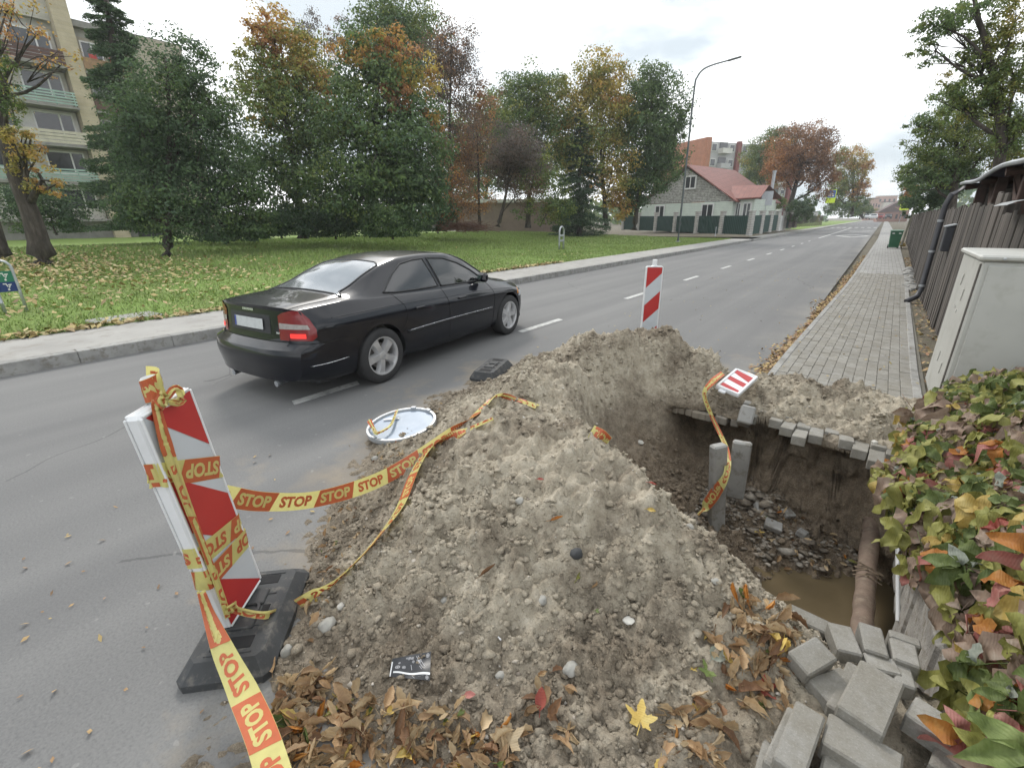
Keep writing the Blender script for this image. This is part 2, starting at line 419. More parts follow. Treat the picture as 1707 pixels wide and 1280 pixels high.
DISC_M = simple('sign_back', (.27, .325, .40), .08, 3, .45, Metallic=.1)
BARK = NT('bark')
def _bk(n):
    p = n.pos('object'); a = n.noise(p, 9, 6, .65, (1, 1, .25))
    n.set(n.ramp(a, [(.3, (.022, .018, .014)), (.5, (.06, .049, .039)), (.72, (.125, .108, .09))]), .92); n.bump(a, .9, .03); return n.m
BARK = _bk(BARK)
WOOD_DK = NT('weathered_wood')
def _wd(n):
    p = n.pos('object'); oi = n.node('ShaderNodeObjectInfo').outputs['Random']
    a = n.noise(p, 16, 6, .65, (1, 1, .06))
    c = n.ramp(a, [(.3, (.035, .030, .026)), (.52, (.085, .073, .064)), (.75, (.17, .152, .136))])
    h = n.node('ShaderNodeHueSaturation'); n.ln(c, h.inputs['Color']); n.ln(n.math('ADD', n.math('MULTIPLY', oi, .8), .65), h.inputs['Value'])
    n.set(h.outputs[0], .85); n.bump(a, .6, .006); return n.m
WOOD_DK = _wd(WOOD_DK)
GLASS_DK = simple('window_glass', (.03, .035, .04), .2, 2, .12, **{'Specular IOR Level': .8})
FRAME_W = simple('white_frame', (.66, .66, .64), .1, 4, .5)

# ------------------------------------------------------------------ heights
def lawn_z(x, y):
    return .15 + .47 * sstep(-9.5, -34, x)
def on_lawn(px, py, lift=0.0):
    p = at(px, py, z=.15)
    if p[1] < 0 and p[0] > 0: p = at(px, py, d=60)
    for _ in range(30):
        z = float(lawn_z(p[0], p[1])) + lift
        q = at(px, py, z=z)
        if ray(px, py)[2] > -0.004: return at(px, py, d=60)
        p = p * .5 + q * .5
    return p

def rbf(points, c=.12):
    P = np.array(points, float); D = np.sqrt(((P[:, None, :2] - P[None, :, :2]) ** 2).sum(2) + c * c)
    n = len(P); A = np.zeros((n + 3, n + 3)); A[:n, :n] = -D + 1e-6 * np.eye(n); Q = np.c_[np.ones(n), P[:, :2]]; A[:n, n:] = Q; A[n:, :n] = Q.T
    w = np.linalg.solve(A, np.r_[P[:, 2], 0, 0, 0])
    def f(x, y):
        x = np.asarray(x, float); y = np.asarray(y, float); r = w[n] + w[n + 1] * x + w[n + 2] * y
        for k in range(n): r = r - w[k] * np.sqrt((x - P[k, 0]) ** 2 + (y - P[k, 1]) ** 2 + c * c)
        return r
    return f
HEAP = [(-1.35, .1, .0), (-1.75, .55, -.02), (-2.12, .95, -.01), (-2.5, 1.3, -.01), (-2.85, 1.7, 0.0), (-3.02, 2.3, .0), (-3.12, 3.0, .0),
        (-3.1, 3.7, .0), (-3.1, 4.4, -.02), (-2.9, 5.1, -.04), (-2.2, 5.5, -.04), (-1.6, 5.45, -.04), (-3.6, 2, -.12), (-3.7, 3.2, -.12), (-3.7, 4.4, -.12), (-3.2, 5.8, -.15),
        (-2.2, 6, -.15), (-1.2, 6, -.15), (-2.7, .6, -.1), (-3.35, 1.4, -.11),
        (-.85, .52, .03), (-.3, .8, .075), (-.14, 1.07, .09), (-.5, .2, .02), (-1.0, .1, .01), (.2, .6, .085), (.3, 1.0, .08), (.1, 1.3, .085), (.5, 1.5, .07), (.28, 1.72, .07), (.6, 1.0, .08), (.6, 1.8, .07),
        (-.70, 1.0, .09), (-1.3, .55, .03), (-1.62, .68, .05), (-1.48, .95, .2), (-1.15, 1.35, .34), (-1.0, 1.1, .19), (-.6, 1.35, .21), (-.35, 1.45, .17), (-1.85, 1.25, .14), (-1.55, 1.45, .33), (-2.25, 1.7, .12), (-2.1, 2.0, .27), (-1.85, 1.8, .36),
        (-2.5, 2.25, .13), (-2.65, 2.9, .14), (-2.3, 2.7, .32), (-2.7, 3.6, .17), (-2.4, 3.3, .33), (-2.75, 4.4, .12),
        (-1.75, 2.2, .50), (-1.42, 2.1, .51), (-1.0, 2.03, .50), (-.56, 1.82, .42), (-.29, 1.85, .27), (-.05, 1.8, .15), (-1.3, 1.8, .46), (-.8, 1.6, .34),
        (-2.0, 3.0, .49), (-2.12, 3.7, .52), (-1.95, 4.05, .56), (-1.6, 4.2, .60), (-1.35, 4.35, .56), (-1.9, 4.7, .36), (-1.5, 4.9, .33), (-2.4, 4.7, .2), (-1.3, 5.1, .16),
        (-1.86, 3.75, .53), (-1.64, 3.88, .54), (-1.53, 3.74, .14), (-1.38, 3.62, -.16), (-1.22, 3.48, -.33), (-1.85, 3.15, .47), (-1.64, 3.1, .37), (-1.52, 3.1, .03), (-1.3, 3.1, -.24), (-1.5, 2.6, .34), (-1.22, 2.65, .0), (-1.42, 4.08, .44), (-1.24, 3.88, .0),
        (-1.05, 3.4, -.38), (-.95, 2.45, .1), (-.85, 2.75, -.25), (-.62, 2.2, .02), (-.5, 2.5, -.45), (-.22, 2.15, -.15), (-.15, 2.45, -.62), (.03, 1.98, -.1), (.1, 2.25, -.72), (.3, 1.95, -.2), (.3, 2.25, -.85), (.5, 2.0, -.3), (.5, 2.4, -.9),
        (-1.1, 3.85, -.32), (-.8, 3.2, -.5), (-.5, 3.4, -.64), (-.7, 3.7, -.5), (-.25, 3.65, -.60), (-.3, 3.4, -.66), (.05, 3.65, -.66), (.3, 3.65, -.68), (-.1, 3.3, -.71), (.15, 3.45, -.74), (.0, 3.0, -.82), (.3, 2.8, -.92), (.32, 3.2, -.86), (.42, 3.5, -.76), (.58, 3.0, -.9), (.6, 3.6, -.72),
        (-.95, 4.2, -.36), (-.5, 4.1, -.5), (0, 4.1, -.5), (.5, 4.0, -.5), (-.9, 4.6, -.3), (0, 4.6, -.3), (.5, 4.6, -.3), (-.5, 5.4, -.3), (.4, 5.4, -.3)]
TOP = [(-1.6, 4.2, .60), (-1.35, 4.35, .56), (-1.35, 3.95, .30), (-1.2, 3.95, .13), (-1.3, 4.1, .36), (-1.1, 4.3, .42), (-.97, 4.3, .34), (-.85, 4.1, .07), (-1.0, 4.0, .06), (-.7, 4.15, .06), (-.8, 4.4, .2), (-1.5, 4.9, .33), (-1.3, 5.1, .16),
       (-.55, 4.05, .12), (-.6, 4.45, .24), (-.33, 4.1, .18), (-.35, 4.45, .29), (0, 4.15, .21), (0, 4.45, .29), (.3, 4.1, .2), (.3, 4.35, .26), (.5, 4.0, .2), (.55, 4.4, .22),
       (-.35, 3.93, .06), (-.05, 3.9, .065), (.2, 3.82, .06), (.4, 3.68, .05), (.6, 3.7, .1), (-.6, 4.95, .08), (-.9, 4.9, .02), (-.2, 4.85, .14), (.2, 4.8, .15), (.5, 4.75, .18), (.7, 4.7, .16), (-.9, 5.4, -.04), (-.3, 5.3, .07), (.2, 5.3, .07), (.6, 5.4, .06), (-1.6, 5.45, -.04), (-.3, 5.9, .02), (.5, 5.9, .02)]
_hf, _tf = rbf(HEAP), rbf(TOP)
def lip_y(x):
    return np.interp(x, [-1.4, -1.2, -1.05, -.85, -.66, -.35, -.05, .22, .36, .45, .7], [3.9, 3.93, 3.97, 4.02, 4.0, 3.9, 3.86, 3.78, 3.66, 3.5, 3.4])
def soil_parts(x, y, detail=True):
    x = np.asarray(x, float).ravel(); y = np.asarray(y, float).ravel()
    f, t = _hf(x, y), _tf(x, y)
    a = sstep(-1.42, -1.12, x); eta = y - lip_y(x) + .05 * noise3(np.c_[x, y * .3, 0 * x], 5, 3)
    b = a * sstep(-.035, .035, eta)
    z = f * (1 - b) + t * b
    z = z * (1 - sstep(.60, .68, x)) + np.where(eta > 0, t, .05) * sstep(.60, .68, x)
    if detail:
        P = np.c_[x, y, z]
        am = .35 + .65 * sstep(.0, .25, np.abs(z - .02))
        z = z + am * (.050 * fbm(P, 3.2, 2, .5, 1) + .044 * fbm(P, 8.5, 2, .5, 2)) + (.4 + .6 * am) * (.044 * np.abs(fbm(P, 17, 2, .55, 4)) + .018 * fbm(P, 44, 2, .6, 5)) - .018
    return z, a, b, eta
def soil_z(x, y): return soil_parts(x, y)[0]
def at_soil(px, py):
    r = ray(px, py); ts = np.linspace(.6, 7.5, 900); P = C0 + ts[:, None] * r
    h = soil_z(P[:, 0], P[:, 1]); k = np.argmax(P[:, 2] <= np.maximum(h, -5))
    return P[k] if P[k, 2] <= h[k] + .05 else at(px, py, z=.05)
# ------------------------------------------------------------------ ground, roads, pavements
def sheet(name, rects, z, mat, kind='structure'):
    m = MB()
    for x0, x1, y0, y1 in rects: m.poly([(x0, y0, z), (x1, y0, z), (x1, y1, z), (x0, y1, z)])
    o = m.build(name, mat); return tag(o, kind=kind) if kind else o
DIRT = simple('verge_earth', (.13, .11, .08), .4, 4, .95, .7, 50, .02, 'world', spots=(.09, .10, .045))
sheet('ground', [(-900, -1.45, -300, -.5 + 0), (-900, -3.8, -.5, 6.2), (.75, 900, -300, 1500), (-900, .75, 6.2, 1500), (-1.45, .75, -300, -.5)], -.07, DIRT)
XR = -.68
sheet('road', [(-7.62, -1.75, -60, 420), (-1.75, XR, -60, 1.5), (-1.75, XR, 4.03, 420)], 0, ASPHALT)
sheet('side_road', [(-60, -7.62, 40.2, 44.3)], -.004, ASPHALT)
# broken edge of the road over the hole
m = MB()
for k in range(9):
    x = -1.18 + k * .06; m.box((x, 4.10 + rnd.uniform(-.02, .02), -.038), (.066, .24, .068), rotz(rnd.uniform(-.2, .2)), .008)
tag(m.build('broken_asphalt_edge', ASPHALT), kind='structure')
# left pavement, its kerb of stones, lawn
PAVE_L = simple('pavement_left', (.335, .325, .305), .16, 1.6, .88, .35, 70, .004, 'world', spots=(.27, .255, .23))
sheet('pavement', [(-9.25, -7.80, -40, 40.2)], .15, PAVE_L)
sheet('pavement', [(-8.9, -7.80, 44.3, 300)], .15, PAVE_L)
kerb = MB().box((-7.71, 160, .045), (.17, 240, .19)).build('kerb', CONC); tag(kerb, kind='structure')
ks = MB().box((0, 0, 0), (.18, .996, .24), None, .008).build('kerb_stone', CONC, kerb, local=True)
ks.location = (-7.71, -6.5, .036)
for k in range(1, 46):
    o = ks.copy(); COL.objects.link(o); o.location = (-7.71 + rnd.uniform(-.004, .004), -6.5 + k, .036 + rnd.uniform(-.003, .003)); o.parent = kerb
# the corner at the side road
m = MB(); m.tube([(-7.72, 38.9, .06), (-7.78, 39.5, .06), (-8.0, 40.0, .05), (-8.6, 40.3, .03)], .09, 6); tag(m.build('kerb', CONC), kind='structure')
# lawn: a grid that rises to the houses
xs = np.r_[-9.25, np.linspace(-9.6, -36, 30), -50, -80, -140, -400]; ys = np.r_[-120, -60, np.linspace(-30, 40.2, 50)]
X, Y = np.meshgrid(xs, ys); Z = lawn_z(X, Y) + np.where((X < -9.3), .03 * noise3(np.c_[X.ravel(), Y.ravel(), 0 * X.ravel()], .7, 9).reshape(X.shape), 0)
nx = len(xs); F = np.array([(i * nx + j + 1, i * nx + j, (i + 1) * nx + j, (i + 1) * nx + j + 1) for i in range(len(ys) - 1) for j in range(nx - 1)])
lawn = link('lawn', mesh_data('lawn', np.c_[X.ravel(), Y.ravel(), Z.ravel()], F, LAWN, True)); tag(lawn, kind='structure')
sheet('lawn', [(-30, -8.9, 78, 300)], .14, LAWN)
sheet('terrain', [(-400, -60, 40.2, 44.3), (-400, -8.9, 44.3, 78), (-400, -30, 78, 400)], .13, DIRT)
# worn slab set in the grass by the left pavement
tag(MB().box((-9.75, 2.0, .155), (.6, .9, .05), rotz(.1), .01).build('stone_slab', CONC), 'flat pale concrete slab sunk in the leafy grass beside the far pavement', 'slab')

# right pavement: concrete base, pavers one by one, then finer than can be told apart
base = MB()
base.poly([(XR + .08, 4.3, .091), (.60, 4.3, .091), (.78, 17, .091), (-.38, 17, .091)])
pav = base.build('pavement', simple('joint_sand', (.16, .15, .125), .25, 5, .95, .4, 90, .004, 'world')); tag(pav, kind='structure')
m = MB(); m.poly([(-.40, 16.9, .101), (.76, 16.9, .101), (1.05, 46, .101), (-.15, 46, .101)]); m.poly([(-.15, 46, .101), (1.05, 46, .101), (1.1, 420, .101), (0, 420, .101)])
tag(m.build('pavement', PAVE_FAR), kind='structure')
def pav_left(y): return np.interp(y, [3.6, 6.2, 13.7, 29, 46], [-.66, -.62, -.43, -.20, -.15])
def pav_right(y): return np.interp(y, [3.6, 6.2, 17, 46], [.56, .58, .78, 1.05])
pm = MB().box((0, 0, 0), (.0955, .196, .07), None, .004).build('paver', PAVER, pav, local=True)
NCOL = 12
small = MB(); count = 0
bricks = []
for j in range(-2, 66):
    for i in range(NCOL):
        y = 4.02 + (j + (.5 if i % 2 else 0)) * .2
        l, r = pav_left(y) + .05, pav_right(y) - .05
        x = l + (i + .5) * (r - l) / NCOL; w = (r - l) / NCOL / .0985
        lim = float(lip_y(x)) - .03
        if y - .1 < lim - .05 - .10 * abs(math.sin(i * 2.4 + 1)) or y > 17: continue
        dip = -max(0, (lim + .25 - y)) * .10
        bricks.append((x, y, .066 + rnd.uniform(-.003, .003) + dip, w))
bricks.sort(key=lambda b: b[1] if b[1] < 4.4 or b[1] > 5.0 else 900 + b[1])
for k, (x, y, z, w) in enumerate(bricks):
    if k < 300:
        o = pm if k == 0 else pm.copy()
        if k: COL.objects.link(o); o.parent = pav
        edge = y < 4.25
        o.location = (x, y, z); o.scale = (w, 1, 1)
        o.rotation_euler = (rnd.uniform(-.01, .01) + (rnd.uniform(-.12, .03) if edge else 0), rnd.uniform(-.01, .01), rnd.uniform(-.012, .012) + (rnd.uniform(-.08, .08) if edge else 0))
    else: small.box((x, y, z), (.0955 * w, .196, .07), None, .004)
tag(small.build('paver_rows', PAVER, pav), kind='stuff')
# pale edge stones on both sides of the pavers
for nm, fn, off in (('kerb_edging', pav_left, .02), ('pavement_edging', pav_right, -.025)):
    e = None
    for k in range(42):
        y0 = 4.15 + k; x0 = float(fn(y0 + .5)) + off
        if e is None: e = link(nm, mesh_data(nm, [], [], CONC)); tag(e, kind='structure'); st = MB().box((0, 0, 0), (.07, .992, .2), None, .008).build('edge_stone', CONC, e, local=True); o = st
        else: o = st.copy(); COL.objects.link(o)
        o.location = (x0, y0 + .5, .008 + (.0)); o.rotation_euler = (0, 0, -(float(fn(y0 + 1)) - float(fn(y0)))); o.parent = e
# verge by the fence
m = MB()
ysv = np.linspace(4.2, 60, 90); P = []
for y in ysv:
    P.append([(float(pav_right(y)) - .0, y, .07), (float(pav_right(y)) + .15, y, .085 + .02 * rnd.random()), (1.4, y, .10)])
m.grid(P); tag(m.build('verge', DIRT, smooth=True), kind='structure')

# road markings: sheets above the asphalt
DASH = [(1.92, 2.60), (5.55, 6.70), (9.4, 10.6), (13.3, 14.5), (17.2, 18.4), (21.2, 22.4), (25.2, 26.4), (29, 30.2), (33, 34), (37, 38), (41, 42)]
for y0, y1 in DASH:
    m = MB(); m.poly([(-4.20, y0, .004), (-4.08, y0 - .04, .004), (-4.08, y1, .004), (-4.20, y1 + .05, .004)]); tag(m.build('centre_line_dash', PAINT_W), kind='structure')
m = MB(); m.poly([(-4.22, 48, .004), (-4.06, 48, .004), (-4.06, 96, .004), (-4.22, 96, .004)]); tag(m.build('centre_line', PAINT_W), kind='structure')
for yc in (55, 74):
    m = MB(); q = [(-3.5, yc), (-2.1, yc - 4.5), (-.75, yc), (-2.1, yc + 4.5)]; qi = [(-3.2, yc), (-2.1, yc - 3.3), (-1.05, yc), (-2.1, yc + 3.3)]
    m.add([(x, y, .004) for x, y in q + qi], [(k, (k + 1) % 4, 4 + (k + 1) % 4, 4 + k) for k in range(4)]); tag(m.build('hump_marking', PAINT_W), kind='structure')
for k in range(8):
    x = -7.2 + k * .85; m = MB(); m.poly([(x, 98, .004), (x + .45, 98, .004), (x + .45, 103, .004), (x, 103, .004)]); tag(m.build('crossing_stripe', PAINT_W), kind='structure')

# ------------------------------------------------------------------ heap and pit: one body of soil
xs = np.arange(-3.45, .78, .0155)
eta = np.r_[np.arange(-3.9, -.30, .0155), np.arange(-.30, -.05, .010), np.linspace(-.05, .05, 46), np.arange(.06, .30, .010), np.arange(.30, 1.95, .0155)]
X, E_ = np.meshgrid(xs, eta); Y = E_ + lip_y(X)
z, a, b, et = soil_parts(X, Y)
x, y = X.ravel(), Y.ravel()
# the bank is hollowed out under the road and under the pavers
over = np.interp(x, [-1.3, -1.1, -.9, -.72, -.6, -.3, .1, .35, .5], [0, .42, .46, .26, .16, .2, .24, .18, .1])
bump = sstep(.0, -.10, z) * (1 - .75 * sstep(-.22, -.62, z))
y2 = y + a * over * bump * np.exp(-np.clip(np.abs(et) - .035, 0, 9) ** 2 / .008)
P = np.c_[x, y2, z]
y2 = y2 + a * np.exp(-(et / .1) ** 2) * sstep(.02, -.1, z) * (.05 * fbm(P, 6, 3, .55, 21) + .02 * fbm(P, 26, 2, .5, 22))
nx, ny = X.shape[1], X.shape[0]
ii, jj = np.meshgrid(np.arange(ny - 1), np.arange(nx - 1), indexing='ij'); k0 = (ii * nx + jj).ravel()
F = np.c_[k0, k0 + 1, k0 + nx + 1, k0 + nx]
VS = np.c_[x, y2, z]
fc = VS[F].mean(1)
inpit = (fc[:, 2] < .0) & (fc[:, 0] > -1.45) & (fc[:, 1] > 1.8) & (fc[:, 1] < 4.8)
for nm, sel in (('soil_heap', ~inpit), ('pit', inpit)):
    used, inv = np.unique(F[sel], return_inverse=True)
    o = link(nm, mesh_data(nm, VS[used], inv.reshape(-1, 4), SOIL, True))
    if nm == 'pit': tag(o, kind='structure')
    else: tag(o, 'heap of sandy excavated soil and clods piled round the open pit', 'soil heap')
SOIL_BVH = BVHTree.FromPolygons(VS.tolist(), F.tolist())
def hit(px, py, lift=0.0):
    """where the line of sight meets the soil"""
    r = ray(px, py); h = SOIL_BVH.ray_cast(Vector(C0), Vector(r), 9)
    if h[0] is None: return at(px, py, z=.05), np.array([0, 0, 1.0])
    n = np.array(h[1]); n = n if n[2] > 0 or n @ r < 0 else -n
    return np.array(h[0]) + n * lift, n
# clods and gravel lying on it
ico = bmesh.new(); bmesh.ops.create_icosphere(ico, subdivisions=1, radius=1.0); IV = np.array([v.co[:] for v in ico.verts]); IF = np.array([[v.index for v in f.verts] for f in ico.faces]); ico.free()
def clods(name, n, zlo, zhi, size, box, mat, flat=.72, power=2.9, seed=1, keep=None):
    g = np.random.default_rng(seed)
    X = g.uniform(box[0], box[1], n * 4); Y = g.uniform(box[2], box[3], n * 4); Zs = soil_z(X, Y)
    ok = (Zs > zlo) & (Zs < zhi) & (np.abs(Y - lip_y(X)) > .05) & (noise3(np.c_[X, Y, 0 * X], 2.2, seed + 5) + g.uniform(-.5, .5, n * 4) > -.15)
    if keep is not None: ok &= keep(X, Y)
    X, Y, Zs = X[ok][:n], Y[ok][:n], Zs[ok][:n]; n = len(X)
    s = size[0] * (1 - g.random(n)) ** (-1 / power); s = np.minimum(s, size[1])
    V = IV[None] * (1 + .36 * np.clip(g.normal(size=(n, len(IV), 1)), -1.7, 1.9)) * (s[:, None, None] * np.stack([g.uniform(.8, 1.3, n), g.uniform(.8, 1.3, n), np.full(n, flat)], 1)[:, None, :])
    V = V + np.sign(V) * 0; V[..., 2] = np.where(V[..., 2] > 0, V[..., 2], V[..., 2] * .5)
    an = g.uniform(0, 6.28, n); c, sn = np.cos(an)[:, None], np.sin(an)[:, None]
    V = np.stack([V[..., 0] * c - V[..., 1] * sn, V[..., 0] * sn + V[..., 1] * c, V[..., 2]], -1) + np.stack([X, Y, Zs + s * .25], 1)[:, None, :]
    Fs = (IF[None] + (np.arange(n) * len(IV))[:, None, None]).reshape(-1, 3)
    o = link(name, mesh_data(name, V.reshape(-1, 3), Fs, mat, False)); return tag(o, kind='stuff')
GRAV = mat_islands('gravel_bits', [(0, (.12, .105, .09)), (.4, (.28, .24, .19)), (.8, (.40, .36, .30)), (1, (.58, .56, .52))])
clods('soil_clods', 21000, .02, 1, (.0045, .019), (-3.1, .3, .3, 5.2), SOIL, seed=3)
clods('soil_clods', 4200, -.8, .0, (.005, .022), (-1.3, .55, 2.4, 3.95), SOIL, seed=5)
clods('soil_clods', 650, .02, 1, (.012, .025), (-3.1, .3, .3, 5.2), SOIL, seed=23, power=4, flat=.6)
clods('gravel', 2600, .0, 1, (.0035, .012), (-3.2, .5, .2, 5.2), GRAV, seed=8)
clods('gravel', 900, -.03, .05, (.004, .014), (-3.6, -.9, .1, 5.2), GRAV, seed=9)
RUB = mat_islands('rubble_bits', [(0, (.10, .085, .065)), (.5, (.20, .175, .145)), (1, (.31, .29, .255))])
clods('rubble', 700, -.72, -.35, (.014, .05), (-.75, .5, 3.0, 3.95), RUB, flat=.35, seed=15, power=3.2)
# muddy water at the bottom
WATER = NT('muddy_water')
def _w(n):
    p = n.pos(); n.set(n.ramp(n.noise(p, 3, 3), [(.3, (.115, .088, .05)), (.7, (.155, .12, .072))]), .06)
    n.bump(n.noise(p, 9, 2), .04, .01); return n.m
m = MB(); m.poly([(-.55, 2.05, -.752), (.75, 2.05, -.752), (.75, 3.95, -.752), (-.55, 3.95, -.752)]); tag(m.build('puddle', _w(WATER)), kind='structure')
# ------------------------------------------------------------------ warning tape
TAPE_Y = NT('tape_yellow')
def _tp(n, c, tr_):
    p = n.pos(); n.set(n.ramp(n.noise(p, 30, 4), [(.3, tuple(q * .85 for q in c)), (.7, c)]), .35)
    t = n.node('ShaderNodeBsdfTranslucent'); t.inputs[0].default_value = (*c, 1); ms = n.node('ShaderNodeMixShader'); ms.inputs[0].default_value = tr_
    n.ln(n.bsdf.outputs[0], ms.inputs[1]); n.ln(t.outputs[0], ms.inputs[2]); n.ln(ms.outputs[0], n.out.inputs[0])
    n.bump(n.noise(p, 40, 4), .3, .004); return n.m
TAPE_Y = _tp(TAPE_Y, (.76, .70, .27), .34); TAPE_R = _tp(NT('tape_red'), (.60, .15, .06), .22)
def glyphs(txt, size, bold=.02):
    c = bpy.data.curves.new('lettering', 'FONT'); c.body = txt; c.size = size; c.offset = bold * size; c.align_x = 'CENTER'; c.align_y = 'CENTER'; c.resolution_u = 3
    o = bpy.data.objects.new('lettering', c); COL.objects.link(o)
    dg = bpy.context.evaluated_depsgraph_get(); me = bpy.data.meshes.new_from_object(o.evaluated_get(dg))
    V = np.array([v.co[:] for v in me.vertices]); F = [list(p.vertices) for p in me.polygons]
    bpy.data.objects.remove(o); bpy.data.curves.remove(c); bpy.data.meshes.remove(me)
    return V, F
TW = .088
def _cut(V, F, step):
    bm = bmesh.new(); vs = [bm.verts.new(v) for v in V]
    for f in F:
        try: bm.faces.new([vs[i] for i in f])
        except ValueError: pass
    a, b = V[:, 0].min(), V[:, 0].max()
    for q in np.arange(a + step, b, step):
        bmesh.ops.bisect_plane(bm, geom=bm.verts[:] + bm.edges[:] + bm.faces[:], plane_co=(q, 0, 0), plane_no=(1, 0, 0))
    bm.verts.index_update(); r = np.array([v.co[:] for v in bm.verts]), [[v.index for v in f.verts] for f in bm.faces]; bm.free(); return r
V0, F0 = glyphs('STOP', .058, .04); V0 = V0 - (V0.max(0) + V0.min(0)) / 2; V0[:, 0] *= .178 / np.ptp(V0[:, 0]); V0[:, 1] *= .054 / np.ptp(V0[:, 1])
STOP_G = _cut(V0, F0, .012)
BLK = _cut(np.array([(-.122, -TW / 2 + .001, 0), (.096, -TW / 2 + .001, 0), (.122, TW / 2 - .001, 0), (-.096, TW / 2 - .001, 0)]), [[0, 1, 2, 3]], .014)
def smooth_path(pts, n):
    P = np.array(pts, float); m = len(P); Q = np.vstack([2 * P[0] - P[1], P, 2 * P[-1] - P[-2]]); out = []
    for k in np.linspace(0, m - 1 - 1e-6, n):
        i = int(k); t = k - i; a, b, c, d = Q[i:i + 4]
        out.append(.5 * (2 * b + (c - a) * t + (2 * a - 5 * b + 4 * c - d) * t * t + (3 * b - a - 3 * c + d) * t ** 3))
    return np.array(out)
def tape(name, pts, across, u0=0.0, flip=False, width=None, narrow=None, label=None, group=None, parent=None, printed=True):
    """a ribbon along points; across = direction of its width at each point; narrow = how far it is gathered into a string"""
    n = max(12, len(pts) * 10)
    P = smooth_path(pts, n); A = smooth_path(across, n); W = np.ones(n) if narrow is None else np.interp(np.linspace(0, 1, n), np.linspace(0, 1, len(narrow)), narrow)
    T = np.gradient(P, axis=0); T /= np.linalg.norm(T, axis=1)[:, None]
    A = A - T * (A * T).sum(1)[:, None]; A /= np.linalg.norm(A, axis=1)[:, None] + 1e-9; N = np.cross(T, A)
    L = np.r_[0, np.cumsum(np.linalg.norm(np.diff(P, axis=0), axis=1))]
    def S_(u, v, e):
        k = np.interp(u, L, np.arange(n)); i = np.clip(k.astype(int), 0, n - 2); t = (k - i)[:, None]
        g = lambda Q: Q[i] * (1 - t) + Q[i + 1] * t
        w = (W[i] * (1 - t[:, 0]) + W[i + 1] * t[:, 0])
        crease = .012 * (1 - w) * np.cos(v / TW * 2 * np.pi * 1.5)
        return g(P) + g(A) * (v * w)[:, None] + g(N) * (e + crease)[:, None]
    uu = np.linspace(0, L[-1], max(30, int(L[-1] / .012))); vv = np.linspace(-TW / 2, TW / 2, 7)
    G = np.array([S_(uu, np.full(len(uu), v), np.zeros(len(uu))) for v in vv])
    mb = MB(); mb.grid(G); o = mb.build(name, TAPE_Y, parent, smooth=True)
    if label: tag(o, label, 'barrier tape', group)
    if not printed: return o
    pr = MB(); per = .46; k = math.floor((0 - u0) / per) - 1
    while True:
        c0 = u0 + k * per; k += 1
        if c0 - .12 > L[-1]: break
        for (tv, tf, off, mi, ep) in ((BLK[0], BLK[1], 0, 0, .0009), (STOP_G[0], STOP_G[1], 0, 1, .0016), (STOP_G[0], STOP_G[1], .23, 0, .0009)):
            uc = c0 + off
            tu = tv[:, 0] * (-1 if flip else 1) + uc; tvv = tv[:, 1] * (-1 if flip else 1)
            if tu.max() > L[-1] or tu.min() < 0:
                keep = [f for f in tf if all(0 <= tu[i] <= L[-1] for i in f)]
                if not keep: continue
            else: keep = tf
            for sg in (1, -1):
                V = S_(np.clip(tu, 0, L[-1]), tvv, np.full(len(tu), ep * sg)); pr.mi = mi; pr.add(V, keep)
    if pr.V: pr.build('printing', [TAPE_R, TAPE_Y], o)
    return o

# ------------------------------------------------------------------ near beacon, its rubber foot and the tape round it
def beacon(base, ang, W=.24, Hh=.95, D=.075, z0=.10, flip=False, stripes=None):
    """upright plate: local x = width, local y = thickness (front is -y), local z up"""
    base_o = empty('barrier_beacon', base, ang)
    mb = MB().box((0, 0, z0 + Hh / 2), (W, D, Hh), None, .012)
    for f in (-1, 1):
        for sx in (-1, 1): mb.box((sx * (W / 2 - .006), f * D / 2, z0 + Hh / 2), (.011, .008, Hh - .02), None, .003)
        for sz in (0, 1): mb.box((0, f * D / 2, z0 + (.006 if not sz else Hh - .006)), (W - .024, .008, .011), None, .003)
    mb.build('plate', WHITE_P, base_o, local=True)
    w = W / 2 - .013
    fm = MB(); fm.poly([(-w, -D / 2 - .0008, z0 + .014), (w, -D / 2 - .0008, z0 + .014), (w, -D / 2 - .0008, z0 + Hh - .014), (-w, -D / 2 - .0008, z0 + Hh - .014)])
    fm.build('reflective_sheet', GREY_F, base_o, local=True)
    from_poly = []
    Hs = Hh - .028
    for (a, b) in stripes:
        # band between heights a+s*u and b+s*u, clipped to the plate, u runs 0..1 over the width
        pts = []
        for (u, zz) in clip_band(a, b, (-1 if not flip else 1) * 2 * w, Hs): pts.append((-w + u * 2 * w, -D / 2 - .0022, z0 + .014 + zz))
        if len(pts) > 2:
            fm = MB(); fm.poly(pts); fm.build('stripe', RED_F, base_o, local=True)
    return base_o
def clip_band(a, b, slope, Hs):
    P = [(0, a), (1, a + slope), (1, b + slope), (0, b)]
    for lim, sg in ((0, 1), (Hs, -1)):
        out = []
        for i in range(len(P)):
            p, q = P[i], P[(i + 1) % len(P)]; dp, dq = sg * (p[1] - lim), sg * (q[1] - lim)
            if dp >= 0: out.append(p)
            if dp * dq < 0: t = dp / (dp - dq); out.append((p[0] + t * (q[0] - p[0]), p[1] + t * (q[1] - p[1])))
        P = out
        if not P: break
    return P
bl, br = at(383, 1048, z=.1), at(425, 968, z=.1)
br = bl + rotz(R_(-7)) @ (br - bl); bdir = br - bl; bang = math.atan2(bdir[1], bdir[0]); BW = float(np.hypot(bdir[0], bdir[1]))
fwd_n = np.array([math.sin(bang), -math.cos(bang), 0])           # front normal (local -y)
bc = (bl + br) / 2 - fwd_n * .027
LEAN = np.array(Vector((0, 0, 1)).rotation_difference(Vector((-.016, -.073, .95))).to_matrix())
PIV = np.array([bc[0], bc[1], .1])
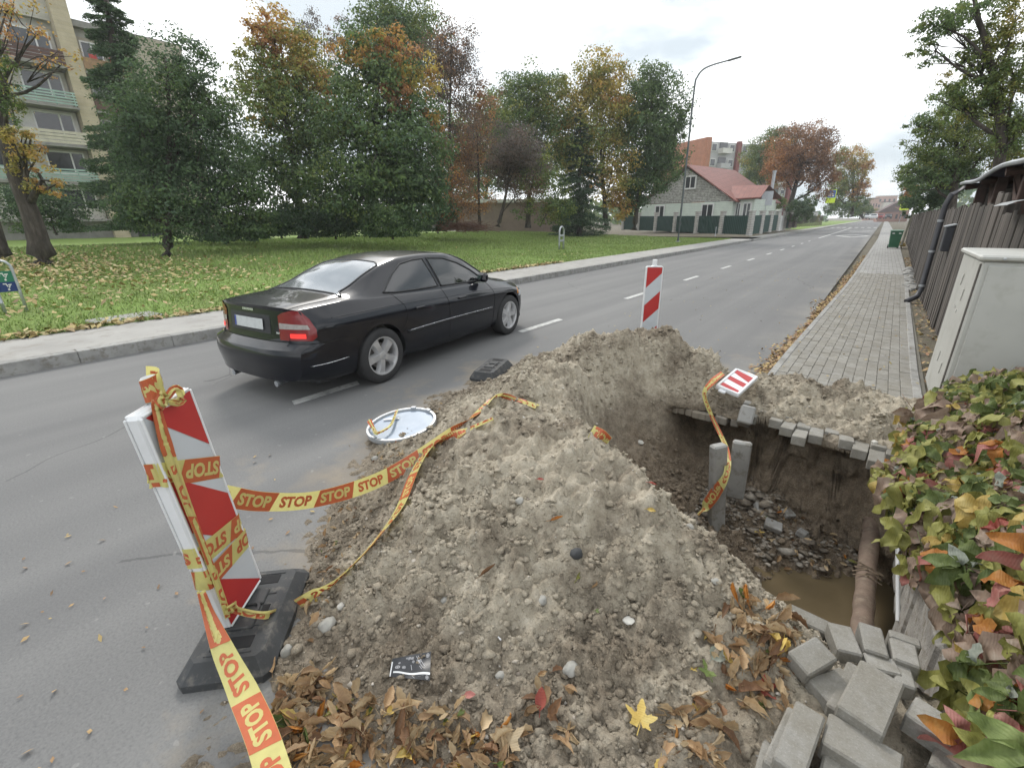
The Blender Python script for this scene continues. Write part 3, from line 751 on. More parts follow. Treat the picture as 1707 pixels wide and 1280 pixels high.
B1 = beacon((bc[0], bc[1], 0), bang, BW, .95, .054, .10, False, [(.0 - .02, .24), (.46, .70), (.93, 1.3)])
B1.rotation_euler = (Matrix(LEAN.tolist()) @ Matrix.Rotation(bang, 3, 'Z')).to_euler(); B1.location = tuple(PIV - LEAN @ np.array([0, 0, .1]))
tag(B1, 'near red and white striped warning beacon wrapped in yellow stop tape', 'beacon')
MB().lathe([(0, 1.10), (.026, 1.10), (.028, 1.105), (.028, 1.04), (.034, 1.03)][::-1] + [(.028, 1.04), (.028, 1.135), (.024, 1.14), (.022, 1.125), (0, 1.125)], (0, 0, .0), None, 20).build('lamp_socket', WHITE_P, B1, smooth=True, local=True, auto=40)
# rubber foot
def rubber_base(cx, cy, ang, L, Wd, h, label, z=0.0):
    o = empty('rubber_foot', (cx, cy, z), ang)
    tag(o, label, 'sign base')
    a, b, t = L / 2, Wd / 2, h
    ins = .05
    lo = [(-a, -b + .03), (-a + .03, -b), (a - .03, -b), (a, -b + .03), (a, b - .03), (a - .03, b), (-a + .03, b), (-a, b - .03)]
    up_ = [(x * (1 - ins / a), y * (1 - ins / b * .8)) for x, y in lo]
    mb = MB(); V = [(x, y, 0) for x, y in lo] + [(x, y, t * .38) for x, y in lo] + [(x, y, t) for x, y in up_]
    F = [tuple(range(8))[::-1]] + [(k, (k + 1) % 8, 8 + (k + 1) % 8, 8 + k) for k in range(8)] + [(8 + k, 8 + (k + 1) % 8, 16 + (k + 1) % 8, 16 + k) for k in range(8)] + [tuple(range(16, 24))]
    mb.add(V, F); body = mb.build('slab', RUBBER, o, local=True)
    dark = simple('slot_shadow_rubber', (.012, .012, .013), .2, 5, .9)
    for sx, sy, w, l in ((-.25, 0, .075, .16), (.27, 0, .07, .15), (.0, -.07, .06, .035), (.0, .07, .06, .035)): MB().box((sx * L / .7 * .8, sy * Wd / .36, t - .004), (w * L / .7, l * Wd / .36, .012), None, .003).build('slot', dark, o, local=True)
    rb = MB()
    for sx in (-.37, -.15, .15, .37): rb.box((sx * L, 0, t + .001), (.008, Wd * .5, .006), None, .002)
    rb.lathe([(.045, t - .002), (.045, t + .010), (.034, t + .010), (.034, t - .004)], (0.0, 0, 0), None, 18)
    rb.box((-.1 * L, .0, t + .004), (.09, .10, .014), None, .004); rb.box((.12 * L, .0, t + .004), (.09, .10, .014), None, .004)
    rb.build('ridge', RUBBER, o, local=True)
    return o
q = [at(289, 1158, z=.0), at(458, 1128, z=.0), at(505, 952, z=.03), at(408, 970, z=.0)]
ctr = sum(q) / 4; ldir = (q[2] + q[3] - q[0] - q[1]) / 2
rubber_base(ctr[0], ctr[1], math.atan2(ldir[1], ldir[0]), float(np.linalg.norm(ldir[:2])) + .02, .34, .085, 'black rubber base slab carrying the near tape wrapped beacon', 0.0)
# tape round the beacon, in its own frame
def bloc(u, v, side): return None
ca, sa = math.cos(bang), math.sin(bang)
def b2w(p): return PIV + LEAN @ np.array([ca * p[0] - sa * p[1], sa * p[0] + ca * p[1], p[2] - .1])
def wrap(zf, turns=(0, 1.0), off=.004, n=36):
    """loop round the plate: zf gives the height at each side position (front left, front right, back right, back left)"""
    a, b = BW / 2 + off, .027 + off; r = .014
    ring = []
    for (cx_, cy_, a0) in ((-a + r, -b + r, 180), (a - r, -b + r, 270), (a - r, b - r, 0), (-a + r, b - r, 90)):
        for q in (0, 30, 60, 90): ring.append((cx_ + r * math.cos(R_(a0 + q)), cy_ + r * math.sin(R_(a0 + q))))
        nx_ = ring[-1]
        if a0 == 180: ring += [(-a * .5, -b), (0, -b), (a * .5, -b)]
        if a0 == 0: ring += [(a * .5, b), (0, b), (-a * .5, b)]
    pts, acr = [], []
    m = len(ring)
    for k in range(int(turns[0] * m), int(turns[1] * m) + 1):
        x, y = ring[k % m]; zz = zf((k % m) / m, x)
        pts.append(b2w((x, y, zz)))
    return pts
upv = np.array([0, 0, 1.0])
hx_ = np.array([ca, sa, 0])
p = wrap(lambda t, x: (.765 - .52 * x) if t < .5 else .765 - .52 * x); tape('barrier_tape', p, [upv] * len(p), .20, True, label='wide stop tape loop round the upper half of the near beacon')
p = wrap(lambda t, x: (.445 - .2 * x) if t < .5 else .445 - .2 * x); tape('barrier_tape', p, [upv] * len(p), .31, True, label='upper of two stop tape loops below the middle red stripe of the near beacon')
p = wrap(lambda t, x: (.352 - .1 * x) if t < .5 else .352 - .1 * x, off=.006); tape('barrier_tape', p, [upv] * len(p), .05, True, label='lower of two stop tape loops over the white sheet of the near beacon')
# strand down the near edge, from the bow at the socket to the foot
pts = [b2w(q) for q in [(-.035, -.025, 1.07), (-.072, -.042, 1.03), (-.09, -.043, .92), (-.1, -.044, .80), (-.108, -.046, .65), (-.114, -.047, .5), (-.120, -.047, .36), (-.126, -.045, .24), (-.13, -.042, .17)]]
tape('barrier_tape', pts, [np.array([ca, sa, 0]) + .2 * upv * s for s in (1, -1, .5, 1, -.5, .6, -.4, .5, 1)], .1, False, narrow=[.3, .5, .65, .5, .4, .34, .36, .36, .32], label='crumpled stop tape strand running down the front edge of the near beacon')
# bow and winding at the socket
wp = [b2w((.031 * math.cos(t), .031 * math.sin(t), 1.075 + .008 * t)) for t in np.linspace(0, 7.2, 22)]
tape('barrier_tape', wp, [upv] * len(wp), .03, False, narrow=[.85, .9], label='red and yellow tape wound round the lamp socket of the near beacon')
bw = []
for s in (-1, 1):
    for t in np.linspace(0, 1, 6): bw.append(b2w((-.01 + s * .05 * math.sin(t * 3.1), -.04 - .015 * math.sin(t * 3.1), 1.062 + .022 * math.sin(t * 6.2) - .012 * s * t)))
tape('barrier_tape', bw, [upv + .5 * np.array([ca, sa, 0])] * len(bw), .1, False, narrow=[.25, .4, .3, .2, .35, .4, .25], label='tape bow knotted under the lamp socket of the near beacon')

# ------------------------------------------------------------------ free tape strands
def seg(lst):
    """(px, py, ground distance) -> points"""
    return [at(a, b, d=c) for a, b, c in lst]
def on_heap(lst, lift=.02): return [hit(a, b)[0] + hit(a, b)[1] * 0 + np.array([0, 0, lift]) for a, b in lst]
dB = float(np.hypot(*b2w((BW / 2, 0, .6))[:2]))
e1 = on_heap([(735, 741), (790, 697), (826, 664), (858, 668), (895, 681)], .015)
d1 = float(np.hypot(*e1[0][:2]))
sA = seg([(372, 826, dB), (440, 836, dB + .10), (520, 833, dB + .22), (600, 812, dB + .36), (660, 785, dB + .5)])
tape('barrier_tape', sA + e1, [upv] * 3 + [upv * .8 + np.array([-.3, .2, 0])] * 3 + [np.array([.6, .5, .5])] * 2 + [np.array([.5, .6, .3])] * 2, .17, False, narrow=[1, 1, 1, 1, 1, 1, .9, .6, .4, .5], label='stop tape strung from the near beacon up over the crest of the heap')
e2 = on_heap([(822, 706), (770, 728), (718, 754), (692, 792), (668, 852), (630, 905), (590, 950), (540, 992)], .03)
foot = [hit(482, 1022)[0] + np.array([0, 0, .03])]
d0 = float(np.hypot(*b2w((-BW / 2, -.05, .2))[:2]))
sB = [at(440, 1025, z=.115), at(392, 1016, z=.15), b2w((-BW / 2 + .02, -.06, .2)), b2w((-BW / 2 - .01, -.05, .215))]
tape('barrier_tape', e2 + foot + sB, [np.array([.5, .6, .4])] * 2 + [np.array([.7, .3, .6])] * 3 + [np.array([.5, .5, .7])] * 3 + [np.array([.2, .3, .9])] * 5, .30, True, narrow=[.3, .7, 1, 1, .85, .7, .75, .6, .45, .4, .5, .4], label='twisted stop tape running down the heap to the foot of the near beacon')
d9 = .62
sC = seg([(335, 985, d0 - .01), (350, 1030, d0 - .05), (372, 1085, d0 - .17), (404, 1152, d0 - .34), (432, 1215, d0 - .52), (452, 1275, d0 - .66), (470, 1345, d0 - .80)])
tape('barrier_tape', sC, [np.array([.75, .5, .1])] + [c_r + .15 * upv] * 6, .11, True, narrow=[.4, .6, .85, 1, 1, 1, 1], label='wide stop tape pulled towards the viewer past the rubber base')
# loop that hangs into the pit from the striped plate
e3 = [at(1205, 622, y=4.0), at(1188, 636, y=3.96), at(1174, 656, y=3.92), at(1185, 690, y=3.9), at(1200, 722, y=3.8), at(1212, 752, y=3.45), at(1211, 790, y=3.22), at(1190, 825, y=3.22), at(1175, 845, y=3.22), at(1163, 858, y=3.2)]
tape('barrier_tape', e3, [np.array([.8, -.4, .2])] * 3 + [np.array([.9, .1, .1])] * 3 + [np.array([.8, -.3, .3])] * 2 + [np.array([.5, 0, .8])] * 2, .08, False, narrow=[.8, .9, .5, .35, .4, .4, .6, 1, .8, .5], label='stop tape hanging into the pit past the upright kerbstones')
e4 = on_heap([(985, 722), (1000, 731), (1013, 741)], .012)
tape('barrier_tape', e4, [np.array([.4, .6, .5])] * 3, .05, False, narrow=[.9, 1, .8], label='short yellow tape scrap poking out of the heap beside the pit', )

# ------------------------------------------------------------------ far beacon
fb = at(1079, 574, z=0); fd = c_r * .98 + np.array([0, 0, 0]); fang = math.atan2(c_r0[1], c_r0[0]) - .10
B2 = beacon((fb[0], fb[1], 0), fang, .215, .95, .07, .10, True, [(.66, 1.3), (.20, .43), (-.26, -.03)])
tag(B2, 'plain red and white striped beacon standing behind the heap', 'beacon')
MB().lathe([(.045, 1.05), (.04, 1.056), (.03, 1.06), (.03, 1.13), (.02, 1.135), (0, 1.135)], n=18).build('lamp_socket', WHITE_P, B2, smooth=True, local=True, auto=40)
# empty base block by the car
q = [at(783, 630, z=.02), at(826, 640, z=.02), at(858, 612, z=.02), at(812, 606, z=.02)]
ctr = sum(q) / 4; ld = (q[2] + q[3] - q[0] - q[1]) / 2
rubber_base(ctr[0], ctr[1], math.atan2(ld[1], ld[0]), float(np.linalg.norm(ld[:2])) + .05, .30, .11, 'empty black rubber base block lying between car and heap')

# ------------------------------------------------------------------ round sign lying face down
dc = (at(612, 712, z=.09) + at(728, 703, z=.11)) / 2; dr = float(np.linalg.norm((at(728, 703, z=.11) - at(612, 712, z=.09))[:2])) / 2
D = empty('round_sign', (dc[0], dc[1], .085), 0, 'round grey sign lying face down on the soil at the heap edge', 'road sign')
D.rotation_euler = (R_(5), R_(-4), .3)
MB().lathe([(0, .012), (dr - .025, .012), (dr - .022, .004)], n=56).build('disc', DISC_M, D, smooth=True, local=True, auto=35)
MB().lathe([(dr - .022, .004), (dr - .022, .026), (dr - .018, .031), (dr, .031), (dr + .003, .024), (dr, -.008), (dr - .02, -.01)], n=56).build('rim', STEEL, D, smooth=True, local=True, auto=50)
for a in (1.75, 1.15, -1.9): MB().box((dr * .96 * math.cos(a), dr * .96 * math.sin(a), .032), (.03, .045, .018), rotz(a), .004).build('clip', STEEL, D, local=True)
MB().box((-.14, .06, .024), (.13, .022, .004), rotz(.35), .001).build('label_strip', WHITE_P, D, local=True)
dz = .115
tp = [at(u, v, z=w) for u, v, w in [(615, 700, .14), (622, 713, .135), (628, 722, .125), (640, 717, .125), (652, 708, .13), (658, 695, .13), (662, 684, .14)]]
tape('barrier_tape', tp, [np.array([.3, .8, .4])] * 7, .03, False, narrow=[.45, .3, .35, .25, .3, .25, .3], label='knotted tape remnant lying on the back of the round sign')

# ------------------------------------------------------------------ striped plate tipped over the edge of the pit
c4 = [at(1222, 615, y=4.32), at(1259, 630, y=4.28), at(1240, 664, y=3.93), at(1192, 645, y=3.96)]
ctr = sum(c4) / 4; ex = (c4[1] + c4[2] - c4[0] - c4[3]) / 2; ey = (c4[0] + c4[1] - c4[2] - c4[3]) / 2
ex /= np.linalg.norm(ex); ey = ey - ex * (ex @ ey); ey /= np.linalg.norm(ey); ez = np.cross(ex, ey); Mx = np.c_[ex, ey, ez]
pw = float(np.linalg.norm(c4[1] - c4[0])); ph = float(np.linalg.norm(c4[3] - c4[0]))
PL = empty('striped_plate', tuple(ctr), 0, 'broken red and white striped plate tipped over the pit edge', 'warning plate')
def pl(p): return ctr + Mx @ np.array(p)
mb = MB().box(ctr, (pw, ph, .035), Mx, .008)
for s in (-1, 1): mb.box(pl((s * (pw / 2 - .012), 0, .018)), (.022, ph - .01, .012), Mx, .004); mb.box(pl((0, s * (ph / 2 - .012), .018)), (pw - .03, .022, .012), Mx, .004)
mb.build('plate', WHITE_P, PL)
for s, x0 in ((1, .02), (-1, -.03)):
    MB().box(pl((x0, s * (ph / 2 + .014), -.004)), (.06, .035, .022), Mx, .006).build('lug', WHITE_P, PL)
for k, (a, b, c_, d_) in enumerate([(.44, .30, .10, .36), (.10, -.06, -.16, .02), (-.26, -.40, -.44, -.34)]):
    # slanted stripes from the long left side to the right side
    m = MB(); m.poly([pl((-pw * .42, a * ph, .0186)), pl((-pw * .42, b * ph, .0186)), pl((pw * .42, c_ * ph, .0186)), pl((pw * .42, d_ * ph, .0186))]); m.build('stripe', RED_F, PL)

# ------------------------------------------------------------------ in the pit: kerbstones on end, slab, pipe, footing, broken pavers
def post(px_top, px_bot, zb, w, t, label, ang, zt=None, extra=.12):
    b = at(*px_bot, z=zb); r = ray(*px_top); t_ = (b[0] * r[0] + b[1] * r[1]) / (r[0] ** 2 + r[1] ** 2); top = C0 + r * t_
    ax = top - b; L = float(np.linalg.norm(ax)) + extra; s, u, d = basis(ax, (math.cos(ang), math.sin(ang), 0))
    Mx = np.c_[u, s, d]; c = top - d * L / 2
    o = MB().box(c, (w, t, L), Mx, .012).build('kerbstone', CONC); tag(o, label, 'kerbstone', 'kerbstones fallen into the pit'); return o
post((1198, 741), (1194, 872), -.60, .115, .075, 'tall upright kerbstone with tape across it standing in the pit', .9)
post((1238, 736), (1228, 803), -.36, .135, .06, 'shorter leaning kerbstone right behind the tape in the pit', .15, extra=.14)
o = MB().box(at(1243, 694, y=3.97), (.11, .28, .15), euler(-.5, .1, .15), .012).build('kerbstone', CONC); tag(o, 'tilted kerb end jutting out below the striped plate', 'kerbstone', 'kerbstones fallen into the pit')
PIPE = simple('clay_pipe', (.20, .145, .11), .35, 9, .8, .5, 40, .006, 'world', spots=(.24, .19, .14))
pp = [at(1458, 838, z=-.42), at(1453, 880, z=-.49), at(1446, 940, z=-.53), at(1441, 1000, z=-.55), at(1437, 1050, z=-.56), at(1434, 1090, z=-.56)]
PO = empty('buried_pipe', tuple(pp[0]), 0, 'rusty brown buried pipe crossing the bottom of the pit', 'pipe')
Q = smooth_path(pp, 26); MB().tube(Q, [.053 + .003 * math.sin(k * 1.7) for k in range(26)], 20).build('barrel', PIPE, PO, smooth=True)
Q2 = smooth_path(pp, 60); m = MB()
for k in (3, 9, 14): m.tube(Q2[k:k + 2], .0575, 18)
m.build('collar', PIPE, PO, smooth=True)
for k in range(10):
    a = Q2[27 + k % 4] + np.array([0, 0, .05]); v = np.array([rnd.uniform(-.1, .1), rnd.uniform(-.03, .03), rnd.uniform(-.03, .02)])
    if k == 0: wr = MB()
    wr.tube([a - v, a + v * .2 + np.array([0, 0, .012]), a + v + np.array([0, 0, -.03])], .004, 4)
wr.build('rag_wrapping', simple('rotten_wrapping', (.26, .20, .14), .3, 20, .9), PO)
FO = empty('fence_footing', (.6, 2.6, 0), 0, 'pale concrete fence footing along the right side of the pit', 'footing')
rough = simple('rough_concrete', (.33, .315, .29), .35, 7, .9, .8, 60, .01, 'world', spots=(.2, .175, .14))
m = MB()
for k in range(9):
    y = 1.95 + k * .19; m.box((.565 + rnd.uniform(-.012, .012), y, -.27 + rnd.uniform(-.02, .02)), (.14, .20, .64 + rnd.uniform(-.05, .02)), rotz(rnd.uniform(-.05, .05)), .02)
m.build('concrete_strip', rough, FO)
m = MB(); m.tube([at(1497, 860, y=3.25), at(1497, 940, y=2.95), at(1497, 1035, y=2.72)], [.012, .011, .010], 8); m.build('white_edge_strip', WHITE_P, FO)
# broken paving pieces at the bottom of the pit
grp = 'broken paving pieces in the pit'
for k, (u, v, s, rz, rx, lb) in enumerate([(1270, 852, .115, .6, .5, 'broken slab leaning on the rubble under the far pit wall'), (1312, 860, .10, 1.0, .35, 'broken square paving piece on the pit rubble'), (1288, 880, .12, .2, .25, 'flat paving slab half buried in the pit mud'), (1336, 893, .09, 1.4, .2, 'broken paving piece nearest the puddle')]):
    p, n_ = hit(u, v); o = MB().box((0, 0, 0), (s, s * .75, .045), None, .006).build('paving_piece', CONC, local=True); o.location = tuple(p + np.array([0, 0, .022])); o.rotation_euler = (rx, .2, rz); tag(o, lb, 'paving stone', grp)

# ------------------------------------------------------------------ loose pavers dug up and stacked at the lower right
def slab(c4, z, lab, th=.062, tilt=(0, 0), mind=.0):
    q = [at(*p, z=z) for p in c4]; ctr = sum(q) / 4
    ex = (q[1] + q[2] - q[0] - q[3]) / 2; ey = (q[3] + q[2] - q[0] - q[1]) / 2
    lx, ly = float(np.linalg.norm(ex)), float(np.linalg.norm(ey))
    o = MB().box((0, 0, -th / 2), (lx - .003, ly - .003, th), None, .006).build('paving_stone', PAVER, local=True)
    o.location = tuple(ctr); o.rotation_euler = (tilt[0], tilt[1], math.atan2(ex[1], ex[0]))
    tag(o, lab, 'paving stone', 'loose paving stones stacked beside the pit'); return o
slab([(1418, 1084), (1495, 1134), (1494, 1235), (1412, 1188)], .235, 'big square slab lying on top in the middle of the loose paving stones', .06)
slab([(1380, 1182), (1512, 1258), (1500, 1318), (1371, 1237)], .20, 'long slab below and in front of the big square top slab', .07)
slab([(1325, 1158), (1374, 1194), (1348, 1300), (1290, 1266)], .215, 'slab at the left front corner of the loose paving stones', .07)
slab([(1519, 1151), (1648, 1235), (1645, 1280), (1516, 1194)], .205, 'long slab right of the big square slab under the vine', .075)
slab([(1561, 1231), (1680, 1310), (1665, 1350), (1548, 1272)], .165, 'slab at the lower right edge in front of the vine', .07)
slab([(1376, 1240), (1460, 1290), (1440, 1345), (1362, 1292)], .16, 'slab at the bottom edge under the long front slab', .07)
slab([(1314, 1083), (1364, 1063), (1394, 1101), (1349, 1122)], .225, 'small paving block tilted on its side at the left rear of the loose stones', .07, (.22, -.18))
slab([(1351, 1126), (1405, 1110), (1440, 1150), (1378, 1176)], .165, 'half hidden slab under the tilted block', .07, (.05, 0))
slab([(1390, 1036), (1432, 1048), (1429, 1088), (1384, 1080)], .165, 'left slab in the rear row at the edge of the pit', .07)
slab([(1436, 1033), (1478, 1050), (1478, 1092), (1435, 1082)], .165, 'cracked slab in the rear row beside the pipe', .07)
slab([(1480, 1044), (1524, 1063), (1550, 1082), (1484, 1062)], .14, 'narrow slab behind the rear row beside the footing', .07)
slab([(1485, 1061), (1550, 1083), (1516, 1106), (1486, 1094)], .165, 'right slab in the rear row beside the vine', .07)
slab([(1600, 1205), (1700, 1262), (1690, 1300), (1592, 1240)], .19, 'slab half buried under the vine at the right picture edge', .07)
slab([(1319, 1008), (1392, 1036), (1384, 1056), (1312, 1026)], .12, 'narrow slab lying along the rim between heap and pit', .07, (.08, .1))
slab([(1436, 1084), (1480, 1094), (1520, 1130), (1450, 1112)], .15, 'slab wedged between the big square slab and the rear row', .07)
slab([(1486, 1096), (1520, 1108), (1530, 1150), (1490, 1136)], .145, 'slab half covered by vine leaves behind the big square slab', .07)
slab([(1400, 1088), (1470, 1134), (1466, 1226), (1390, 1184)], .168, 'middle slab of the stack under the big square top slab', .055, (0, -.03))
slab([(1386, 1098), (1456, 1140), (1450, 1226), (1374, 1190)], .108, 'lowest slab of the stack under the big square top slab', .06, (0, -.02))
slab([(1310, 1168), (1362, 1206), (1330, 1306), (1274, 1270)], .138, 'second slab from the top in the left front stack', .065, (0, -.03))
slab([(1288, 1190), (1340, 1224), (1308, 1320), (1250, 1286)], .075, 'lowest slab of the left front stack', .06, (0, -.02))
slab([(1262, 1228), (1290, 1240), (1276, 1300), (1243, 1286)], .055, 'broken end slab at the foot of the left front stack', .05, (.1, -.2))
# ------------------------------------------------------------------ leaves
def leaf_mesh(name, L, W, mat, curl=.0, fold=.25, bend=.3, nseg=7, teeth=0.0, seed=0):
    g = random.Random(seed); G = []
    ang = 0; px_, pz_ = 0.0, 0.0
    for i in range(nseg):
        t = i / (nseg - 1); w = W / 2 * (math.sin(math.pi * t ** .75) ** .8 if 0 < t < 1 else .02) * (1 + teeth * (1 if i % 2 else -1))
        x, zc = px_, pz_
        row = []
        for s in (-1, -.5, 0, .5, 1):
            cw = curl * abs(s); row.append((x, s * w * math.cos(cw * 1.2), zc + abs(s) * w * (fold + curl * .8) + .002 * g.uniform(-1, 1)))
        G.append(row)
        ang += bend / nseg * (1 + .5 * g.uniform(-1, 1)) * 2; px_ += L / (nseg - 1) * math.cos(ang); pz_ += L / (nseg - 1) * math.sin(ang)
    m = MB(); m.grid(G); m.tube([(-.25 * L, 0, -.004), (0, 0, 0)], [.0012, .0012], 4, False)
    return mesh_data(name, m.V, m.F, mat, True)
def maple_mesh(name, R, mat, cup=.12, seed=0):
    g = random.Random(seed); lobes = [(-2.25, .62), (-1.12, .86), (0, 1.0), (1.12, .86), (2.25, .62)]; out = []
    def rr(a):
        r = .40
        for c, h in lobes: r = max(r, h * (1 - .72 * abs(a - c) / .50) if abs(a - c) < .5 else 0)
        for c, h in lobes:
            for dd in (-.27, .27): r = max(r, h * .80 * (1 - .7 * abs(a - c - dd) / .14)) if abs(a - c - dd) < .14 else r
        return r
    N = 66; V = [(0, 0, 0)]
    for ring in (.5, 1.0):
        for k in range(N):
            a = -2.85 + 5.7 * k / (N - 1); r = rr(a) * R * (ring if ring == 1 else .55)
            V.append((r * math.cos(a), r * math.sin(a), cup * r * (r / R) + .05 * R * math.sin(a * 3 + seed) * ring + .01 * R * g.uniform(-1, 1)))
    F = [(0, 1 + k, 2 + k) for k in range(N - 1)] + [(1 + k, 1 + N + k, 2 + N + k, 2 + k) for k in range(N - 1)]
    m = MB(); m.add(V, F); m.tube([(0, 0, 0), (-.35 * R, .03 * R, .02 * R), (-.75 * R, .1 * R, .0)], [.0018, .0014, .0018], 5)
    return mesh_data(name, m.V, m.F, mat, True)
LM = dict(
    brown=mat_leafy('leaf_brown', (.25, .15, .08), (.40, .265, .145), (.52, .38, .23)),
    tan=mat_leafy('leaf_tan', (.38, .27, .155), (.54, .41, .25), (.64, .53, .36)),
    dark=mat_leafy('leaf_dark_brown', (.12, .065, .036), (.21, .115, .06), (.31, .18, .10)),
    yellow=mat_leafy('leaf_yellow', (.45, .30, .07), (.60, .44, .13), (.68, .56, .24)),
    red=mat_leafy('leaf_red', (.24, .05, .04), (.37, .085, .06), (.45, .17, .125)),
    green=mat_leafy('leaf_green', (.085, .115, .035), (.155, .205, .062), (.25, .30, .115)),
    orange=mat_leafy('leaf_orange', (.38, .13, .03), (.52, .22, .05), (.60, .33, .11)),
    pink=mat_leafy('leaf_pink', (.40, .13, .11), (.52, .22, .19), (.55, .34, .27)),
    lime=mat_leafy('leaf_yellow_green', (.22, .22, .06), (.36, .36, .10), (.47, .45, .17)),
    mauve=mat_leafy('leaf_mauve', (.27, .18, .13), (.39, .285, .215), (.48, .39, .31)),
    grey=mat_leafy('leaf_grey_underside', (.24, .27, .22), (.34, .37, .31), (.44, .46, .40)))
def place_leaf(me, p, n, name='fallen_leaf', yawa=None, tilt=.35, label=None, group=None, parent=None, sc=1.0, cat='leaf'):
    o = bpy.data.objects.new(name, me); COL.objects.link(o)
    n = np.asarray(n, float) + np.array([rnd.gauss(0, tilt), rnd.gauss(0, tilt), 0]); n /= np.linalg.norm(n)
    a = rnd.uniform(0, 6.283) if yawa is None else yawa
    d = np.array([math.cos(a), math.sin(a), 0]); d = d - n * (d @ n); d /= np.linalg.norm(d); s = np.cross(n, d)
    M = Matrix(((d[0], s[0], n[0], p[0]), (d[1], s[1], n[1], p[1]), (d[2], s[2], n[2], p[2]), (0, 0, 0, 1))) @ Matrix.Scale(sc, 4)
    if parent: o.parent = parent; o.matrix_local = parent_world(parent).inverted() @ M
    else: o.matrix_world = M
    if label: tag(o, label, cat, group)
    return o
LITTER = []
for k, (c, w) in enumerate([('brown', 6), ('tan', 6), ('dark', 1.6), ('yellow', .8), ('orange', .3), ('green', .35)]):
    for j in range(3):
        LITTER.append((leaf_mesh('fallen_leaf', rnd.uniform(.066, .10), rnd.uniform(.036, .06), LM[c], rnd.uniform(.3, 1.35), rnd.uniform(.05, .5), rnd.uniform(-1.0, 1.5), 8, .12, 40 + 3 * k + j), w, c))
WTS = [w for _, w, _ in LITTER]
WORDS = dict(brown='curled brown', tan='curled tan', dark='crumpled dark brown', yellow='bright yellow', orange='dull orange', green='faded green')
MARKS = [((470, 1110), 'in the litter against the near corner of the rubber base'), ((480, 1075), 'beside the rounded grey stone by the rubber base'), ((577, 1156), 'around the small grey stone in the litter'), ((685, 1150), 'just below the black sachet'), ((645, 1195), 'around the rounded golden leaf'),
         ((848, 1262), 'left of the large tan maple leaf'), ((480, 1240), 'beside the wide stop tape at the lower left'), ((600, 1270), 'in the deepest litter at the bottom edge'), ((740, 1250), 'in the litter between golden leaf and tan maple leaf'), ((540, 1180), 'around the long yellow green leaf'),
         ((900, 1185), 'around the bright red leaf'), ((940, 1140), 'under the lump of grey rubble'), ((970, 1215), 'right of the bright red leaf'), ((1110, 1220), 'touching the large yellow maple leaf'), ((1180, 1180), 'below the green lobed leaf'), ((1160, 1260), 'at the bottom edge right of the yellow maple leaf'),
         ((1230, 1020), 'in the hollow with the shrivelled orange leaf'), ((1280, 1060), 'in the litter below the pit rim'), ((1330, 1070), 'against the tilted paving block'), ((1272, 1150), 'around the rusty red crumpled leaf'), ((1310, 1180), 'against the left front corner slab'), ((1215, 1120), 'right of the pale grey leaf'), ((1290, 1010), 'on the pit rim above the loose stones')]
def landmark(x, y, where):
    if not where: return ''
    if 'pit by' in where or 'road side' in where: return 'in litter ' + where
    best = min(MARKS, key=lambda q: (MPOS[q[0]][0] - x) ** 2 + (MPOS[q[0]][1] - y) ** 2); return best[1]
MPOS = {q[0]: hit(*q[0])[0][:2] for q in MARKS}
def litter(poly, n, where, group, sc=1.0, lift=.012):
    """individual leaves inside an outline of the ground"""
    P = np.array([hit(*q)[0][:2] for q in poly]); lo, hi = P.min(0), P.max(0); done = 0
    for _ in range(n * 30):
        if done >= n: break
        x, y = rnd.uniform(lo[0], hi[0]), rnd.uniform(lo[1], hi[1]); ins = False
        for i in range(len(P)):
            a, b = P[i], P[(i + 1) % len(P)]
            if (a[1] > y) != (b[1] > y) and x < (b[0] - a[0]) * (y - a[1]) / (b[1] - a[1]) + a[0]: ins = not ins
        if not ins or noise3(np.array([[x, y, 0]]), 5.5, 77)[0] < -.22 + rnd.uniform(-.15, .15): continue
        h = SOIL_BVH.ray_cast(Vector((x, y, 2)), Vector((0, 0, -1)))
        if h[0] is None: continue
        me, _, c = rnd.choices(LITTER, WTS)[0]; sc_r = rnd.uniform(.6, 1.15)
        place_leaf(me, np.array(h[0]) + np.array([0, 0, lift + .006 + rnd.uniform(0, .014)]), np.array(h[1]) * .5 + np.array([0, 0, .5]), tilt=.38, sc=sc * sc_r, label='%s leaf %s' % (WORDS[c] if sc_r > .82 else 'small ' + WORDS[c], landmark(x, y, where)), group=group); done += 1
BULK = [[], [], [], 0]
def bulk(poly, n, sc=.8):
    """the leaves underneath, too many to pick apart"""
    P = np.array([hit(*q)[0][:2] for q in poly]); lo, hi = P.min(0), P.max(0); done = 0
    for _ in range(n * 12):
        if done >= n: break
        x, y = rnd.uniform(lo[0], hi[0]), rnd.uniform(lo[1], hi[1])
        if not inpoly2(x, y, P): continue
        h = SOIL_BVH.ray_cast(Vector((x, y, 2)), Vector((0, 0, -1)))
        if h[0] is None: continue
        me, _, c = rnd.choices(LITTER, WTS)[0]; n_ = np.array(h[1]) + np.array([rnd.gauss(0, .4), rnd.gauss(0, .4), 0]); n_ /= np.linalg.norm(n_); a = rnd.uniform(0, 6.28)
        d = np.array([math.cos(a), math.sin(a), 0]); d = d - n_ * (d @ n_); d /= np.linalg.norm(d); M3 = np.c_[d, np.cross(n_, d), n_] * sc * rnd.uniform(.5, 1.1)
        V = np.array([v.co[:] for v in me.vertices]) @ M3.T + np.array(h[0]) + np.array([0, 0, .006]); BULK[0].append(V); BULK[1] += [[i + BULK[3] for i in f.vertices] for f in me.polygons]; BULK[2] += [list(LM).index(c)] * len(me.polygons); BULK[3] += len(V); done += 1
